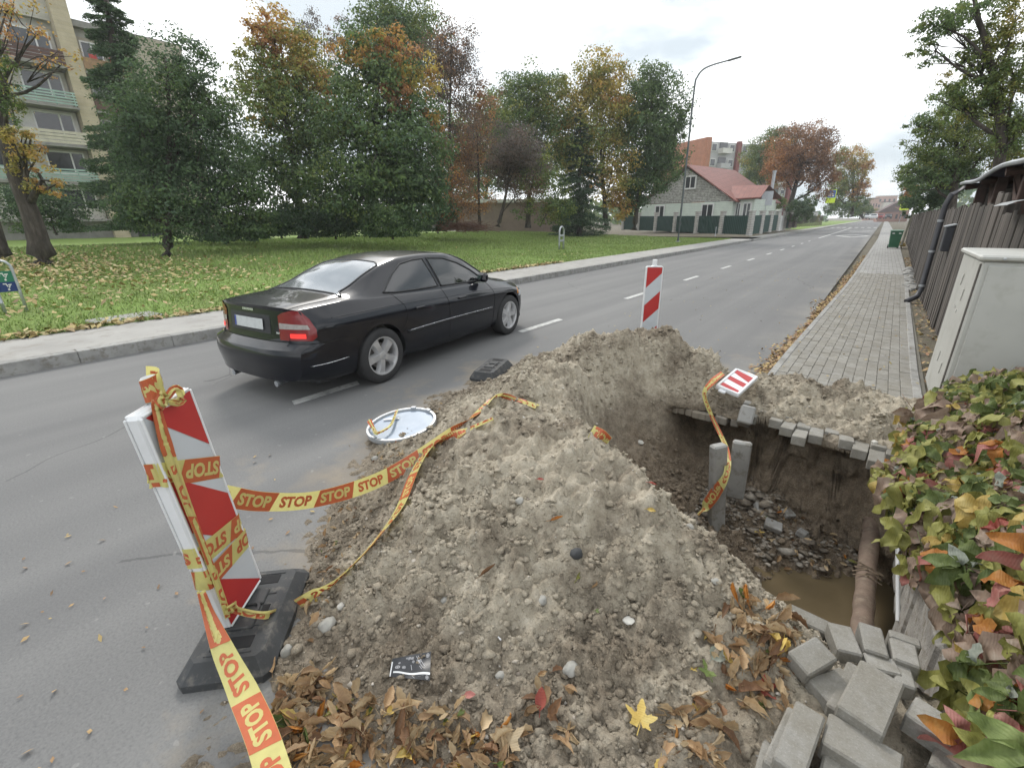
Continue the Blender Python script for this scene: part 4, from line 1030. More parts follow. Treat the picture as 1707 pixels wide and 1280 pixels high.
def inpoly2(x, y, P):
    ins = False
    for i in range(len(P)):
        a, b = P[i], P[(i + 1) % len(P)]
        if (a[1] > y) != (b[1] > y) and x < (b[0] - a[0]) * (y - a[1]) / (b[1] - a[1]) + a[0]: ins = not ins
    return ins
bulk([(455, 1130), (520, 1120), (640, 1180), (760, 1195), (845, 1225), (850, 1320), (470, 1350), (440, 1230)], 420, .72)
bulk([(1185, 1060), (1225, 1000), (1320, 1030), (1345, 1080), (1300, 1150), (1330, 1190), (1240, 1190), (1200, 1110)], 120)
bulk([(500, 1010), (545, 880), (620, 770), (760, 660), (640, 800), (560, 1000), (520, 1110)], 110, .5)
bulk([(1110, 1185), (1150, 1160), (1215, 1210), (1180, 1290), (1090, 1270)], 30)
bulk([(1240, 870), (1330, 840), (1440, 920), (1400, 955), (1290, 945)], 60, .6)
tag(link('leaf_litter', mesh_data('leaf_litter', np.vstack(BULK[0]), BULK[1], list(LM.values()), True, BULK[2])), kind='stuff')
litter([(455, 1120), (520, 1110), (640, 1170), (760, 1185), (845, 1215), (850, 1300), (470, 1330), (440, 1220)], 125, 'at the near left foot of the heap', 'leaf litter at the near left foot of the heap', 1.0)
litter([(845, 1215), (905, 1110), (960, 1140), (985, 1215), (900, 1240)], 20, 'in the small pile below the middle of the heap', 'leaf pile below the middle of the heap', .8)
litter([(1110, 1185), (1150, 1160), (1215, 1210), (1180, 1290), (1090, 1270)], 17, 'beside the yellow maple leaf', 'leaf pile beside the yellow maple leaf', .9)
litter([(1185, 1060), (1225, 990), (1320, 1020), (1345, 1080), (1300, 1150), (1330, 1190), (1240, 1190), (1200, 1110)], 52, 'between heap and loose paving stones', 'leaf litter between heap and loose paving stones', .95)
litter([(510, 1000), (545, 880), (600, 800), (560, 1000), (520, 1110)], 14, 'along the road side foot of the heap', 'leaves along the road side foot of the heap', .75)
litter([(1240, 870), (1330, 840), (1440, 920), (1400, 955), (1290, 945)], 14, 'on the floor of the pit by the puddle', 'leaves on the floor of the pit', .8)
# leaves that stand out
def one(px, py, me, label, yawa=None, tilt=.15, sc=1.0, lift=.015):
    p, n = hit(px, py); n = n * .25 + np.array([0, 0, .75]); return place_leaf(me, p + np.array([0, 0, lift]), n, yawa=yawa, tilt=tilt, label=label, sc=sc)
one(1066, 1212, maple_mesh('maple_leaf', .062, LM['yellow'], .2, 3), 'large yellow maple leaf lying flat at the foot of the heap', 1.9, .05, 1.15, .035)
one(848, 1252, maple_mesh('maple_leaf', .078, LM['tan'], .12, 5), 'large tan maple leaf lying flat at the very bottom of the picture', 2.3, .05, 1, .045)
one(1180, 1125, maple_mesh('maple_leaf', .045, LM['green'], .2, 7), 'dull green lobed leaf below the grey leaf', 2.4)
one(1186, 1103, leaf_mesh('fallen_leaf', .07, .06, LM['grey'], .2, .1, .2, 7, .03, 3), 'pale grey leaf above the green lobed leaf', 1.2)
one(1155, 1120, maple_mesh('maple_leaf', .018, LM['yellow'], .2, 8), 'tiny bright yellow leaf left of the grey leaf', 1.0)
one(900, 1190, leaf_mesh('fallen_leaf', .07, .042, LM['red'], .3, .2, .3, 7, .03, 4), 'bright red leaf beside the small leaf pile', 2.0)
one(774, 1163, leaf_mesh('fallen_leaf', .045, .024, LM['pink'], .2, .2, .2, 7, .03, 5), 'pink oval leaf on the lower slope of the heap', .6)
one(1272, 1152, maple_mesh('maple_leaf', .05, LM['red'], .35, 11), 'rusty red crumpled leaf beside the loose paving stones', .9, .3)
one(1230, 1010, leaf_mesh('fallen_leaf', .10, .05, LM['orange'], 1.2, .5, 1.2, 7, .06, 6), 'shrivelled orange leaf in the hollow near the pit rim', 2.4, .4)
one(800, 965, leaf_mesh('fallen_leaf', .085, .03, LM['dark'], 1.3, .5, .5, 7, .03, 9), 'rolled reddish brown leaf on the middle of the heap', 1.0)
one(917, 872, leaf_mesh('fallen_leaf', .07, .026, LM['orange'], .8, .4, .4, 7, .03, 10), 'folded orange leaf high on the near slope of the heap', .4)
one(960, 972, leaf_mesh('fallen_leaf', .05, .026, LM['lime'], .8, .4, .4, 7, .03, 12), 'yellow green leaf near the dark clods', 1.6)
one(985, 985, leaf_mesh('fallen_leaf', .065, .026, LM['brown'], 1.2, .4, 1.2, 7, .03, 13), 'curled brown leaf beside the yellow green leaf on the heap', .4)
one(992, 1022, leaf_mesh('fallen_leaf', .026, .02, LM['green'], .1, .1, .1, 7, 0, 14), 'small round green leaf on the heap slope', .4)
one(895, 803, leaf_mesh('fallen_leaf', .035, .022, LM['red'], .4, .1, .1, 7, 0, 15), 'small red leaf on the upper near slope', .4)
one(1080, 808, leaf_mesh('fallen_leaf', .04, .024, LM['red'], .4, .1, .1, 7, 0, 16), 'small crimson leaf on the slope toward the pit', .4)
one(1078, 853, leaf_mesh('fallen_leaf', .04, .022, LM['yellow'], .4, .1, .1, 7, 0, 17), 'small yellow leaf below the crimson leaf', .2)
one(1262, 888, maple_mesh('maple_leaf', .055, LM['yellow'], .2, 18), 'pale yellow maple leaf on the pit floor', .2)
one(1285, 902, maple_mesh('maple_leaf', .04, LM['tan'], .3, 19), 'tan lobed leaf beside the yellow leaf in the pit', -.3)
one(1412, 935, leaf_mesh('fallen_leaf', .06, .04, LM['lime'], .2, .1, .1, 7, 0, 20), 'yellow leaf at the puddle edge by the pipe', -.3)
one(645, 1195, leaf_mesh('fallen_leaf', .045, .034, LM['yellow'], .4, .2, .1, 7, 0, 21), 'rounded golden leaf at the edge of the litter', 1.3)
one(610, 1198, leaf_mesh('fallen_leaf', .04, .03, LM['yellow'], .6, .2, .1, 7, 0, 22), 'small folded golden leaf left of the rounded golden leaf', 1.3)
one(540, 1200, leaf_mesh('fallen_leaf', .11, .03, LM['lime'], .6, .2, .1, 7, 0, 23), 'long yellow green leaf across the litter', 1.1)
one(1552, 1272 - 20, leaf_mesh('fallen_leaf', .075, .04, LM['tan'], .4, .2, .2, 7, 0, 24), 'tan leaf lying on the front paving stones', -.6, .1, 1, .14)
one(1690, 1000, leaf_mesh('fallen_leaf', .02, .02, LM['dark'], .4, .2, .2, 7, 0, 25), 'small dark leaf under the vine', 0, .1)
# leaves too many and too small to count
def scatter_leaves(name, X, Y, Zs, size, mat, seed=0):
    g = np.random.default_rng(seed); n = len(X); s = size * g.uniform(.6, 1.3, n); a = g.uniform(0, 6.28, n); t = g.normal(0, .35, (n, 2))
    d = np.stack([np.cos(a), np.sin(a), t[:, 0]], 1); w = np.stack([-np.sin(a), np.cos(a), t[:, 1]], 1)
    C = np.stack([X, Y, Zs], 1); q = s[:, None]
    V = np.stack([C - d * q, C + w * q * .5 + np.array([0, 0, .25]) * q * g.uniform(0, 1, (n, 1)), C + d * q, C - w * q * .5], 1)
    return tag(link(name, mesh_data(name, V.reshape(-1, 3), np.arange(4 * n).reshape(-1, 4), mat)), kind='stuff')
AUT = mat_islands('autumn_leaves', [(0, (.16, .085, .04)), (.35, (.30, .17, .07)), (.6, (.42, .28, .11)), (.85, (.50, .38, .12)), (1, (.30, .09, .05))])
YEL = mat_islands('yellow_leaves', [(0, (.20, .13, .05)), (.3, (.36, .25, .09)), (.7, (.48, .38, .13)), (1, (.52, .46, .24))])
n = 3600; Y = 4.3 + 22 * rng.random(n) ** 1.6; X = np.interp(Y, [3.6, 6.2, 13.7, 29], [-.70, -.68, -.50, -.26]) - np.abs(rng.normal(0, .065, n)) * (1 + .4 * np.sin(Y * 1.3)) + .02
ok = soil_z(X, Y) < .06
scatter_leaves('gutter_leaves', X[ok], Y[ok], np.full(ok.sum(), .012) + .035 * rng.random(ok.sum()), .030, AUT, 1)
n = 420; Y = 4.6 + 14 * rng.random(n); X = np.where(rng.random(n) < .6, rng.uniform(-3.8, -.6, n), rng.uniform(-.6, .6, n)); ok = soil_z(X, Y) < .0
ok |= (X > -.6) & (Y > 5.0)
scatter_leaves('scattered_leaves', X[ok], Y[ok], np.where(X[ok] > -.6, .115, .008), .016, YEL, 2)
n = 900; Y = 4.4 + 20 * rng.random(n); X = np.interp(Y, [3.6, 6.2, 17, 46], [.60, .62, .82, 1.1]) + rng.random(n) * .3
scatter_leaves('verge_leaves', X, Y, np.full(n, .115), .03, AUT, 3)
n = 70; X = rng.uniform(-3.6, -1.15, n); Y = rng.uniform(-.5, 1.3, n); ok = soil_z(X, Y) < .0; scatter_leaves('scattered_leaves', X[ok], Y[ok], np.full(ok.sum(), .010), .014, AUT, 12)
# grass and leaves on the lawn
n = 9000; X = -9.3 - 24 * rng.random(n) ** 1.5; Y = rng.uniform(-2, 34, n)
dens = np.exp(-((X + 15) ** 2 / 40 + (Y - 3.5) ** 2 / 30)) * 1.6 + .30 * np.exp(-Y / 9.) + .55 * np.exp(-(X + 9.3) ** 2 / .12) * (Y < 16) + .05
ok = (rng.random(n) < dens * .36) & (noise3(np.c_[X, Y, 0 * X], .5, 4) > -.45); X, Y = X[ok], Y[ok]
scatter_leaves('lawn_leaves', X, Y, lawn_z(X, Y) + .07 + .05 * rng.random(len(X)), .055, YEL, 4)
n = 3300; X = -19.5 + rng.normal(0, 4.2, n); Y = 2.6 + rng.normal(0, 2.2, n); ok = X < -9.4
scatter_leaves('lawn_leaves', X[ok], Y[ok], lawn_z(X[ok], Y[ok]) + .10 + .05 * rng.random(ok.sum()), .065, YEL, 5)
n = 900; Y = rng.uniform(-1, 15, n); X = -9.22 - np.abs(rng.normal(0, .14, n)) + .06
scatter_leaves('lawn_edge_leaves', X, Y, np.full(n, .175) + .03 * rng.random(n), .07, YEL, 6)
GR = mat_islands('grass_blades', [(0, (.12, .20, .028)), (.4, (.19, .33, .045)), (.8, (.26, .40, .07)), (1, (.33, .38, .11))], .7)
n = 120000; X = -9.26 - 24 * rng.random(n) ** 1.4; Y = -2 + 42 * rng.random(n); hgt = .05 + .05 * rng.random(n); hgt *= 1 + .5 * (X < -16)
a = rng.uniform(0, 6.28, n); w = .010 + .0006 * np.hypot(X, Y); ln_ = rng.normal(0, .04, (n, 2)); B = np.stack([X, Y, lawn_z(X, Y) - .01], 1)
V = np.stack([B + np.stack([np.cos(a) * w, np.sin(a) * w, 0 * w], 1), B - np.stack([np.cos(a) * w, np.sin(a) * w, 0 * w], 1), B + np.stack([ln_[:, 0], ln_[:, 1], hgt], 1)], 1)
tag(link('grass', mesh_data('grass', V.reshape(-1, 3), np.arange(3 * n).reshape(-1, 3), GR)), kind='stuff')

# ------------------------------------------------------------------ stones, litter
ROCK = simple('grey_stone', (.33, .32, .29), .35, 14, .85, .4, 90, .004, 'object')
ROCKW = simple('pale_stone', (.55, .53, .48), .2, 14, .85, .3, 90, .004, 'object')
def stone(px, py, r, lab, mat=ROCK, sq=(1, .8, .7), seed=0):
    p, n = hit(px, py); bm = bmesh.new(); bmesh.ops.create_icosphere(bm, subdivisions=3, radius=1)
    P = np.array([v.co[:] for v in bm.verts]); dsp = 1 + .20 * fbm(P + seed * 3.1, 1.4, 3, .5, seed)
    for v, q, k in zip(bm.verts, P, dsp): v.co = Vector((q[0] * k * sq[0] * r, q[1] * k * sq[1] * r, q[2] * k * sq[2] * r))
    me = bpy.data.meshes.new('stone'); bm.to_mesh(me); bm.free(); me.materials.append(mat); me.polygons.foreach_set('use_smooth', np.ones(len(me.polygons), bool))
    o = link('stone', me, None, tuple(p + n * r * .3), (0, 0, seed * 1.3)); tag(o, lab, 'stone', 'stones on the heap'); return o
for a in [(480, 1086, .028, 'rounded grey stone beside the corner of the near rubber base', ROCK, (1, .85, .8)), (577, 1156, .016, 'small grey stone in the leaf litter', ROCK), (1459, 742 - 4, .02, 'pale stone at the far lip of the pit', ROCKW),
          (1066, 738, .03, 'white angular stone on the crest toward the pit', ROCKW), (1047, 1034, .022, 'flat sandy stone low on the heap', ROCKW, (1, .9, .4)), (836, 1126, .018, 'square brown stone at the lower left of the heap', ROCK), (953, 1115, .03, 'lump of grey rubble above the small leaf pile', ROCK),
          (868, 835, .022, 'grey stone on the upper near slope', ROCK), (740, 1000, .018, 'grey stone left of the rolled leaf', ROCK), (960, 925, .03, 'dark lump of asphalt in the heap', RUBBER), (905, 1000, .022, 'rounded dark clod stone on the heap', ROCK), (627, 745 + 20, .025, 'grey stone below the round sign', ROCK),
          (545, 1042, .035, 'earthy stone at the road side foot of the heap', ROCK), (1150, 880, .02, 'grey stone on the pit side slope', ROCK), (570, 1010, .02, 'small pale stone low on the road side', ROCKW), (1195, 970, .018, 'grey pebble near the hollow', ROCK)]:
    stone(*a, seed=int(a[0]) % 17)
# black printed sachet
p, n = hit(685, 1118); SA = empty('sachet', tuple(p + np.array([0, 0, .02])), 0, 'black printed sachet with white edge strips lying on the heap', 'litter')
e0, e1, e2_, e3_ = [hit(*q)[0] + np.array([0, 0, .018]) for q in [(650, 1133), (717, 1140), (719, 1091), (655, 1103)]]
BLACKF = simple('black_foil', (.03, .031, .035), .3, 30, .35, .2, 50, .003, 'world')
def sq(u, v, l=0.0): return (e0 * (1 - u) + e1 * u) * (1 - v) + (e3_ * (1 - u) + e2_ * u) * v + np.array([0, 0, .004 * math.sin(u * 9) * math.sin(v * 6) + l])
m = MB(); m.grid([[sq(u, v) for u in np.linspace(0, 1, 14)] for v in np.linspace(0, 1, 8)]); m.build('film', BLACKF, SA, smooth=True)
INK = simple('pale_print', (.50, .50, .52), .2, 20, .6)
m = MB(); m.grid([[sq(u, v, .0012) for u in np.linspace(.08, 1, 14)] for v in (.17, .25)]); m.grid([[sq(u, v, .0012) for u in (.0, .03)] for v in np.linspace(0, .8, 6)]); m.build('edge_strip', WHITE_P, SA)
m = MB()
for (cu, cv, r) in [(.17, .48, .10), (.33, .46, .07), (.92, .88, .07), (.93, .08, .06), (.45, .82, .07), (.53, .80, .06), (.56, .66, .05), (.2, .72, .05), (.38, .86, .04), (.70, .7, .09)]:
    k = 14
    for (ra, rb) in ((1, .8), (.45, .2)):
        V = []
        for i in range(k):
            t = 6.283 * i / k
            for q in (ra, rb): V.append(sq(cu + .62 * r * q * math.cos(t), cv + r * q * math.sin(t), .0014))
        m.add(V, [(2 * i, 2 * ((i + 1) % k), 2 * ((i + 1) % k) + 1, 2 * i + 1) for i in range(k)])
for (u0, v0, u1, v1) in [(.62, .88, .80, .42), (.66, .90, .86, .46), (.72, .5, .78, .36), (.5, .55, .53, .36), (.55, .12, .62, .03), (.7, .1, .85, .14)]:
    m.grid([[sq(u0 + (u1 - u0) * t + w, v0 + (v1 - v0) * t, .0014) for t in np.linspace(0, 1, 6)] for w in (0, .012)])
m.build('print', INK, SA)
p, n = hit(832, 1066); tag(MB().tube([p + np.array([-.012, .006, .006]), p + np.array([.012, -.004, .012])], .0035, 8).build('cigarette_end', WHITE_P), 'small white cigarette end on the near slope of the heap', 'cigarette end')

# ------------------------------------------------------------------ vine over the near fence
VINE = empty('creeper_vine', (.8, 3.0, 0), 0, 'creeper in autumn colours spilling over the near fence beside the pit', 'creeper')
def leaflet(L, W, bend, seed):
    g = random.Random(seed); G = []; fo = g.uniform(.1, .6)
    for i in range(7):
        t = i / 6; w = W / 2 * max(.02, math.sin(math.pi * t ** .8) ** .85) * (1 + (.10 if i % 2 else -.05)); zz = -bend * L * t * t + .012 * math.sin(t * 9 + seed) * (L / .1)
        G.append([(L * t, s * w, zz + abs(s) * w * fo + g.uniform(-1, 1) * .004) for s in (-1, -.45, 0, .45, 1)])
    return np.array(G)
def creeper_leaf(mat, mat2, seed):
    g = random.Random(seed); m = MB(); sz = g.uniform(1.0, 1.4)
    for k, a in enumerate((-1.9, -.95, 0, .95, 1.9)):
        G = leaflet((.105 if k == 2 else .09 if k in (1, 3) else .065) * sz, (.05 if k in (1, 2, 3) else .036) * sz, g.uniform(.1, .8), seed * 7 + k)
        R = euler(g.uniform(-.3, .3), g.uniform(.0, .45), a + g.uniform(-.15, .15)); m.mi = 1 if g.random() < .3 else 0
        m.grid((G.reshape(-1, 3) @ R.T).reshape(G.shape) + np.array([.008 * math.cos(a), .008 * math.sin(a), 0]))
    m.mi = 0; m.tube([(-.10, 0, -.05), (-.04, 0, -.012), (0, 0, 0)], .0016, 4)
    me = mesh_data('creeper_leaf', m.V, m.F, [mat, mat2], True, m.I); return me
VL = []
for k, (a, b, w) in enumerate([('lime', 'mauve', 4), ('green', 'lime', 3.5), ('mauve', 'lime', 3.5), ('orange', 'pink', .8), ('pink', 'orange', .9), ('lime', 'green', 3.5), ('green', 'grey', 2.5), ('mauve', 'grey', 2), ('yellow', 'lime', 1.2), ('red', 'orange', .25)]):
    for j in range(2): VL.append((creeper_leaf(LM[a], LM[b], 100 + 2 * k + j), w))
VW = [w for _, w in VL]
def vine_pt(y, t, depth):
    wob = .10 * noise3(np.array([[y, t, 0]]), 2.6, 31)[0] + .05 * noise3(np.array([[y, t, 0]]), 7, 32)[0]
    lo = np.interp(y, [.9, 1.2, 1.6, 1.9, 2.4, 2.9, 3.4, 3.9, 4.5], [.60, .55, .50, .475, .45, .41, .38, .43, .58])
    zl = np.interp(y, [.9, 1.2, 1.6, 2.2, 3.0, 3.6, 4.4], [.2, .18, .16, .05, -.05, .10, .25])
    top = np.interp(y, [1.2, 2.0, 3.0, 3.8, 4.5], [1.20, 1.18, 1.08, .88, .62])
    x = lo + (1.25 - lo) * t ** 1.15; z = zl + (top - zl) * t ** .72
    nn = np.array([-.75, -.35, .62]); nn /= np.linalg.norm(nn)
    return np.array([x, y, z]) + nn * (wob + depth), nn
cand = []
for _ in range(2000):
    y = rnd.uniform(.9, 4.45); t = rnd.random() ** .9; dpt = rnd.choice([0.03, 0.0, -.03, -.07]) + rnd.uniform(-.02, .02)
    p, n_ = vine_pt(y, t, dpt + .07 * rnd.random() ** 3); cand.append((float(np.linalg.norm(p - C0)) - 3 * dpt, p, n_))
for _ in range(60):   # a spray that reaches up in front of the fence
    y = rnd.gauss(2.6, .16); p = np.array([1.02 + rnd.gauss(0, .06), y, 1.52 + rnd.gauss(0, .08)]); cand.append((float(np.linalg.norm(p - C0)), p, np.array([-.8, -.3, .4])))
cand.sort(key=lambda c: c[0])
big = MB(); 
def leaf_frame(p, n_):
    n = n_ + np.array([rnd.gauss(0, .38), rnd.gauss(0, .38), rnd.gauss(0, .3)]); n /= np.linalg.norm(n)
    d = np.array([-.5, -.1, -.75]) + np.array([rnd.gauss(0, .5), rnd.gauss(0, .5), rnd.gauss(0, .35)]); d = d - n * (d @ n); d /= np.linalg.norm(d); s = np.cross(n, d)
    return np.c_[d, s, n]
arr_V, arr_F, arr_M, kk = [], [], [], 0
ORDER = [LM[k] for k in LM]
for idx, (dd, p, n_) in enumerate(cand):
    red = max(0, 1 - np.hypot(p[1] - 1.75, (p[2] - .45) * 1.2) / .55); me = rnd.choices([v for v, _ in VL], [w * (1 + 3 * red) if 6 <= q <= 9 or q >= 18 else w for q, w in enumerate(VW)])[0]; M3 = leaf_frame(p, n_); sc = rnd.choice((.7, .85, 1.0, 1.1, 1.2)) * rnd.uniform(.9, 1.08)
    if idx < 299:
        o = bpy.data.objects.new('leaf', me); COL.objects.link(o); o.parent = VINE
        M = Matrix([list(M3[i] * sc) + [p[i] - VINE.location[i]] for i in range(3)] + [[0, 0, 0, 1]]); o.matrix_local = M
    else:
        V = np.array([v.co[:] for v in me.vertices]) @ (M3 * sc).T + p
        arr_V.append(V); arr_F += [[i + kk for i in f.vertices] for f in me.polygons]; arr_M += [ORDER.index(me.materials[f.material_index]) for f in me.polygons]; kk += len(V)
V = np.vstack(arr_V) - np.array(VINE.location)
o = link('leaves', mesh_data('leaves', V, arr_F, ORDER, True, arr_M), VINE); tag(o, kind='stuff')
m = MB()
for k in range(26):
    y = rnd.uniform(1.3, 4.3); pts = [vine_pt(y + .08 * math.sin(q * 5 + k) + q * rnd.uniform(-.2, .2), q, -.10)[0] for q in np.linspace(0, 1, 8)]
    m.tube(pts, [.004 + .003 * rnd.random()] * 8, 5)
m.build('stems', BARK, VINE)

# ------------------------------------------------------------------ cabinet
CAB = simple('cabinet_paint', (.46, .46, .43), .08, 2, .5, .05, 60, .002, 'object', spots=(.40, .395, .36))
CB = empty('utility_cabinet', (.62, 5.27, .08), 0, 'grey metal utility cabinet standing between pavement and plank fence', 'cabinet')
cx0, cx1, cy0, cy1, ct = .62, 1.32, 4.74, 5.82, 1.315
MB().box(((cx0 + cx1) / 2, (cy0 + cy1) / 2, (.12 + ct) / 2), (cx1 - cx0, cy1 - cy0, ct - .12), None, .012).build('housing', CAB, CB)
MB().box(((cx0 + cx1) / 2, (cy0 + cy1) / 2, .06), (cx1 - cx0 - .04, cy1 - cy0 - .04, .16), None, .006).build('plinth', CONC, CB)
m = MB(); m.box(((cx0 + cx1) / 2, (cy0 + cy1) / 2, ct + .022), (cx1 - cx0 + .05, cy1 - cy0 + .05, .04), None, .012); m.build('lid', CAB, CB)
MB().box(((cx0 + cx1) / 2 + .005, cy0 - .006, .72), (cx1 - cx0 - .06, .016, 1.13), None, .006).build('front_panel', CAB, CB)
MB().box((cx0 - .003, cy0 + .035, .72), (.014, .03, 1.15), None, .004).build('corner_seal', simple('seal_dark', (.11, .10, .09), .3, 20, .8), CB)
m = MB()
for (y, z, h) in ((5.42, 1.12, .10), (5.18, 1.02, .10), (5.38, .46, .10), (5.10, .42, .10)): m.box((cx0 - .004, y, z), (.008, .014, h), euler(.2, 0, 0), .003)
for (y, z) in ((5.42, .90), (5.36, .90), (5.24, .88)): m.box((cx0 - .003, y, z), (.006, .02, .03), None, .002)
m.build('scratched_mark', simple('bare_marks', (.58, .57, .54), .3, 30, .6), CB)
m = MB()
for x in (.72, .98, 1.2): m.lathe([(0, .01), (.008, .009), (.01, 0)], (x, cy0 - .03, ct + .02), euler(R_(90), 0, 0), 8)
m.build('lid_bolt', STEEL, CB)

# ------------------------------------------------------------------ plank fence on the right
FN = empty('plank_fence', (.95, 6.0, 0), 0, 'dark weathered vertical plank fence along the right pavement', 'fence')
def fence_x(y): return np.interp(y, [4.0, 6, 9, 14, 33, 60], [1.36, 1.02, .86, .88, 1.27, 1.55])
pk = MB().box((0, 0, 0), (.024, .128, 1.0), None, .004).build('plank', WOOD_DK, FN, local=True)
y = 4.6; k = 0
while y < 40:
    x = float(fence_x(y)); h = (1.72 if y > 7.2 else 1.62) + rnd.uniform(-.03, .035) + (.10 if 7.1 < y < 7.6 else 0)
    o = pk if k == 0 else pk.copy()
    if k: COL.objects.link(o); o.parent = FN
    sl = (float(fence_x(y + .1)) - float(fence_x(y - .1))) / .2
    o.location = (x + rnd.uniform(-.006, .006) - .95, y - 6.0, h / 2 + .03); o.scale = (1, rnd.uniform(.93, 1.05), h); o.rotation_euler = (rnd.uniform(-.012, .012), rnd.uniform(-.008, .008), -math.atan(sl))
    y += .137; k += 1
m = MB()
for z in (.45, 1.35): m.tube([(float(fence_x(q)) + .05, q, z) for q in np.arange(4.6, 40, 1.5)], .035, 4)
m.build('rail', WOOD_DK, FN)
ps = None
for k in range(16):
    y = 5.2 + k * 2.2
    o = MB().box((0, 0, 0), (.10, .10, 1.75), None, .006).build('post', WOOD_DK, FN, local=True) if ps is None else ps.copy()
    if ps is not None: COL.objects.link(o); o.parent = FN
    ps = ps or o; o.location = (float(fence_x(y)) + .11 - .95, y - 6, .87)
MBX = empty('mailbox', tuple(at(1583, 398, x=.83)), 0, 'small dark mailbox hung on the plank fence', 'mailbox')
q = np.array(MBX.location); MB().box(q + np.array([-.03, 0, 0]), (.10, .30, .36), None, .012).build('box', simple('dark_metal', (.035, .037, .045), .2, 6, .5), MBX); MB().box(q + np.array([-.035, 0, .19]), (.13, .33, .02), euler(0, -.25, 0), .004).build('lid', STEEL, MBX)
# drainpipe and shed
DP = empty('drainpipe', (.90, 11.6, 0), 0, 'dark grey drainpipe running down from the shed roof to the verge', 'drainpipe')
GP = simple('pipe_plastic', (.06, .06, .068), .2, 4, .5)
MB().tube([(1.02, 11.75, 2.12), (.84, 11.6, 1.98), (.80, 11.6, 1.8), (.80, 11.6, .32), (.76, 11.5, .2), (.62, 11.35, .12)], .045, 12).build('pipe', GP, DP, smooth=True, auto=50)
m = MB()
for z in (1.55, 1.02, .4): m.lathe([(.05, -.02), (.052, -.02), (.052, .02), (.05, .02)], (.80, 11.6, z), None, 14)
m.build('bracket', STEEL, DP)
SH = empty('shed', (1.6, 9, 0), 0, 'open wooden shed with sagging dark metal roof behind the plank fence', 'shed')
NAVY = simple('dark_metal_roof', (.045, .048, .075), .25, 2, .45, .1, 20, .01, 'object')
m = MB()
G = []
for y in np.linspace(6.2, 12.1, 13): G.append([(x, y, 2.17 + .12 * (x - .98) + .03 * math.sin(y * 1.7) + .02 * math.sin(x * 19)) for x in np.linspace(.98, 4.2, 60)])
m.grid(G); G2 = np.array(G) - np.array([0, 0, .02]); m.grid(G2[:, ::-1]); m.build('roof', NAVY, SH, smooth=True)
m = MB(); m.tube([(.97, y, 2.15 + .03 * math.sin(y * 1.7)) for y in np.linspace(6.2, 12.1, 13)], .028, 8); m.build('roof_edge', STEEL, SH, smooth=True)
BRW = simple('brown_timber', (.075, .045, .035), .35, 8, .8, .3, 50, .004, 'object')
for y in (6.6, 8.1, 9.9, 11.7):
    MB().box((1.22, y, 1.08), (.12, .12, 2.15), None, .008).build('post', BRW, SH)
    MB().tube([(1.0, y, 2.10), (4.1, y, 2.46)], .05, 4).build('rafter', BRW, SH)
for y in (8.1, 9.9): MB().tube([(1.22, y + .06, 1.6), (1.22, y + .75, 2.1)], .045, 4).build('brace', BRW, SH)
MB().box((1.35, 10.9, 1.62), (.03, 2.3, .75), None, .004).build('side_boarding', WOOD_DK, SH)
MB().box((4.2, 9.1, 1.2), (.06, 6, 2.4)).build('back_wall', WOOD_DK, SH)
MB().box((2.7, 12.05, 1.15), (3.0, .05, 2.3)).build('end_wall', WOOD_DK, SH)
MB().box((2.2, 9, .9), (1.2, 3, 1.7), None, .05).build('dark_interior', simple('interior_shade', (.03, .032, .05), .3, 3, .6), SH)  # dark block put in for the shaded inside of the open shed
m = MB(); m.grid([[(1.02 + .02 * math.sin(u * 40) + .22 * math.cos(v), 6.75 - .5 * u, 1.66 + .1 * math.sin(v)) for u in np.linspace(0, 1, 20)] for v in np.linspace(0, 2.6, 8)])
tag(m.build('bent_sheet', simple('pale_sheet', (.30, .31, .31), .2, 5, .5, .2, 30), smooth=True), 'pale bent sheet draped over the planks behind the cabinet', 'sheet')
# rough stones along the foot of the fence
for k in range(14):
    y = 13.5 + k * .42; p = np.array([float(fence_x(y)) - .10, y, .11]); bm = bmesh.new(); bmesh.ops.create_icosphere(bm, subdivisions=2, radius=1); P = np.array([v.co[:] for v in bm.verts]); dsp = 1 + .3 * fbm(P + k * 2.7, 1.3, 2, .5, k)
    for v, q2, s in zip(bm.verts, P, dsp): v.co = Vector((q2[0] * s * .07, q2[1] * s * .15, q2[2] * s * .06))
    me = bpy.data.meshes.new('edge_rock'); bm.to_mesh(me); bm.free(); me.materials.append(CONC); o = link('edge_rock', me, None, tuple(p), (0, 0, k)); tag(o, 'rough pale stone in the row along the foot of the plank fence', 'stone', 'stones along the foot of the plank fence')
# ivy and hedge behind come with the trees
# ------------------------------------------------------------------ the black car
CARP = NT('car_paint'); CARP = CARP.set((.004, .005, .009), .35, **{'Coat Weight': .8, 'Coat Roughness': .03, 'Specular IOR Level': .12, 'Metallic': .0})
TRIM = simple('car_black_trim', (.022, .023, .025), .2, 6, .6)
def pchip(xk, yk, x): # smooth monotone-ish interpolation
    xk = np.array(xk, float); yk = np.array(yk, float); h = np.diff(xk); d = np.diff(yk) / h; m = np.zeros(len(xk))
    for i in range(1, len(xk) - 1):
        if d[i - 1] * d[i] > 0: w1, w2 = 2 * h[i] + h[i - 1], h[i] + 2 * h[i - 1]; m[i] = (w1 + w2) / (w1 / d[i - 1] + w2 / d[i])
    m[0], m[-1] = d[0], d[-1]; x = np.clip(x, xk[0], xk[-1]); i = np.clip(np.searchsorted(xk, x) - 1, 0, len(h) - 1); t = (x - xk[i]) / h[i]
    return (yk[i] * (1 + 2 * t) * (1 - t) ** 2 + h[i] * m[i] * t * (1 - t) ** 2 + yk[i + 1] * t * t * (3 - 2 * t) + h[i] * m[i + 1] * t * t * (t - 1))
L_ = 4.82
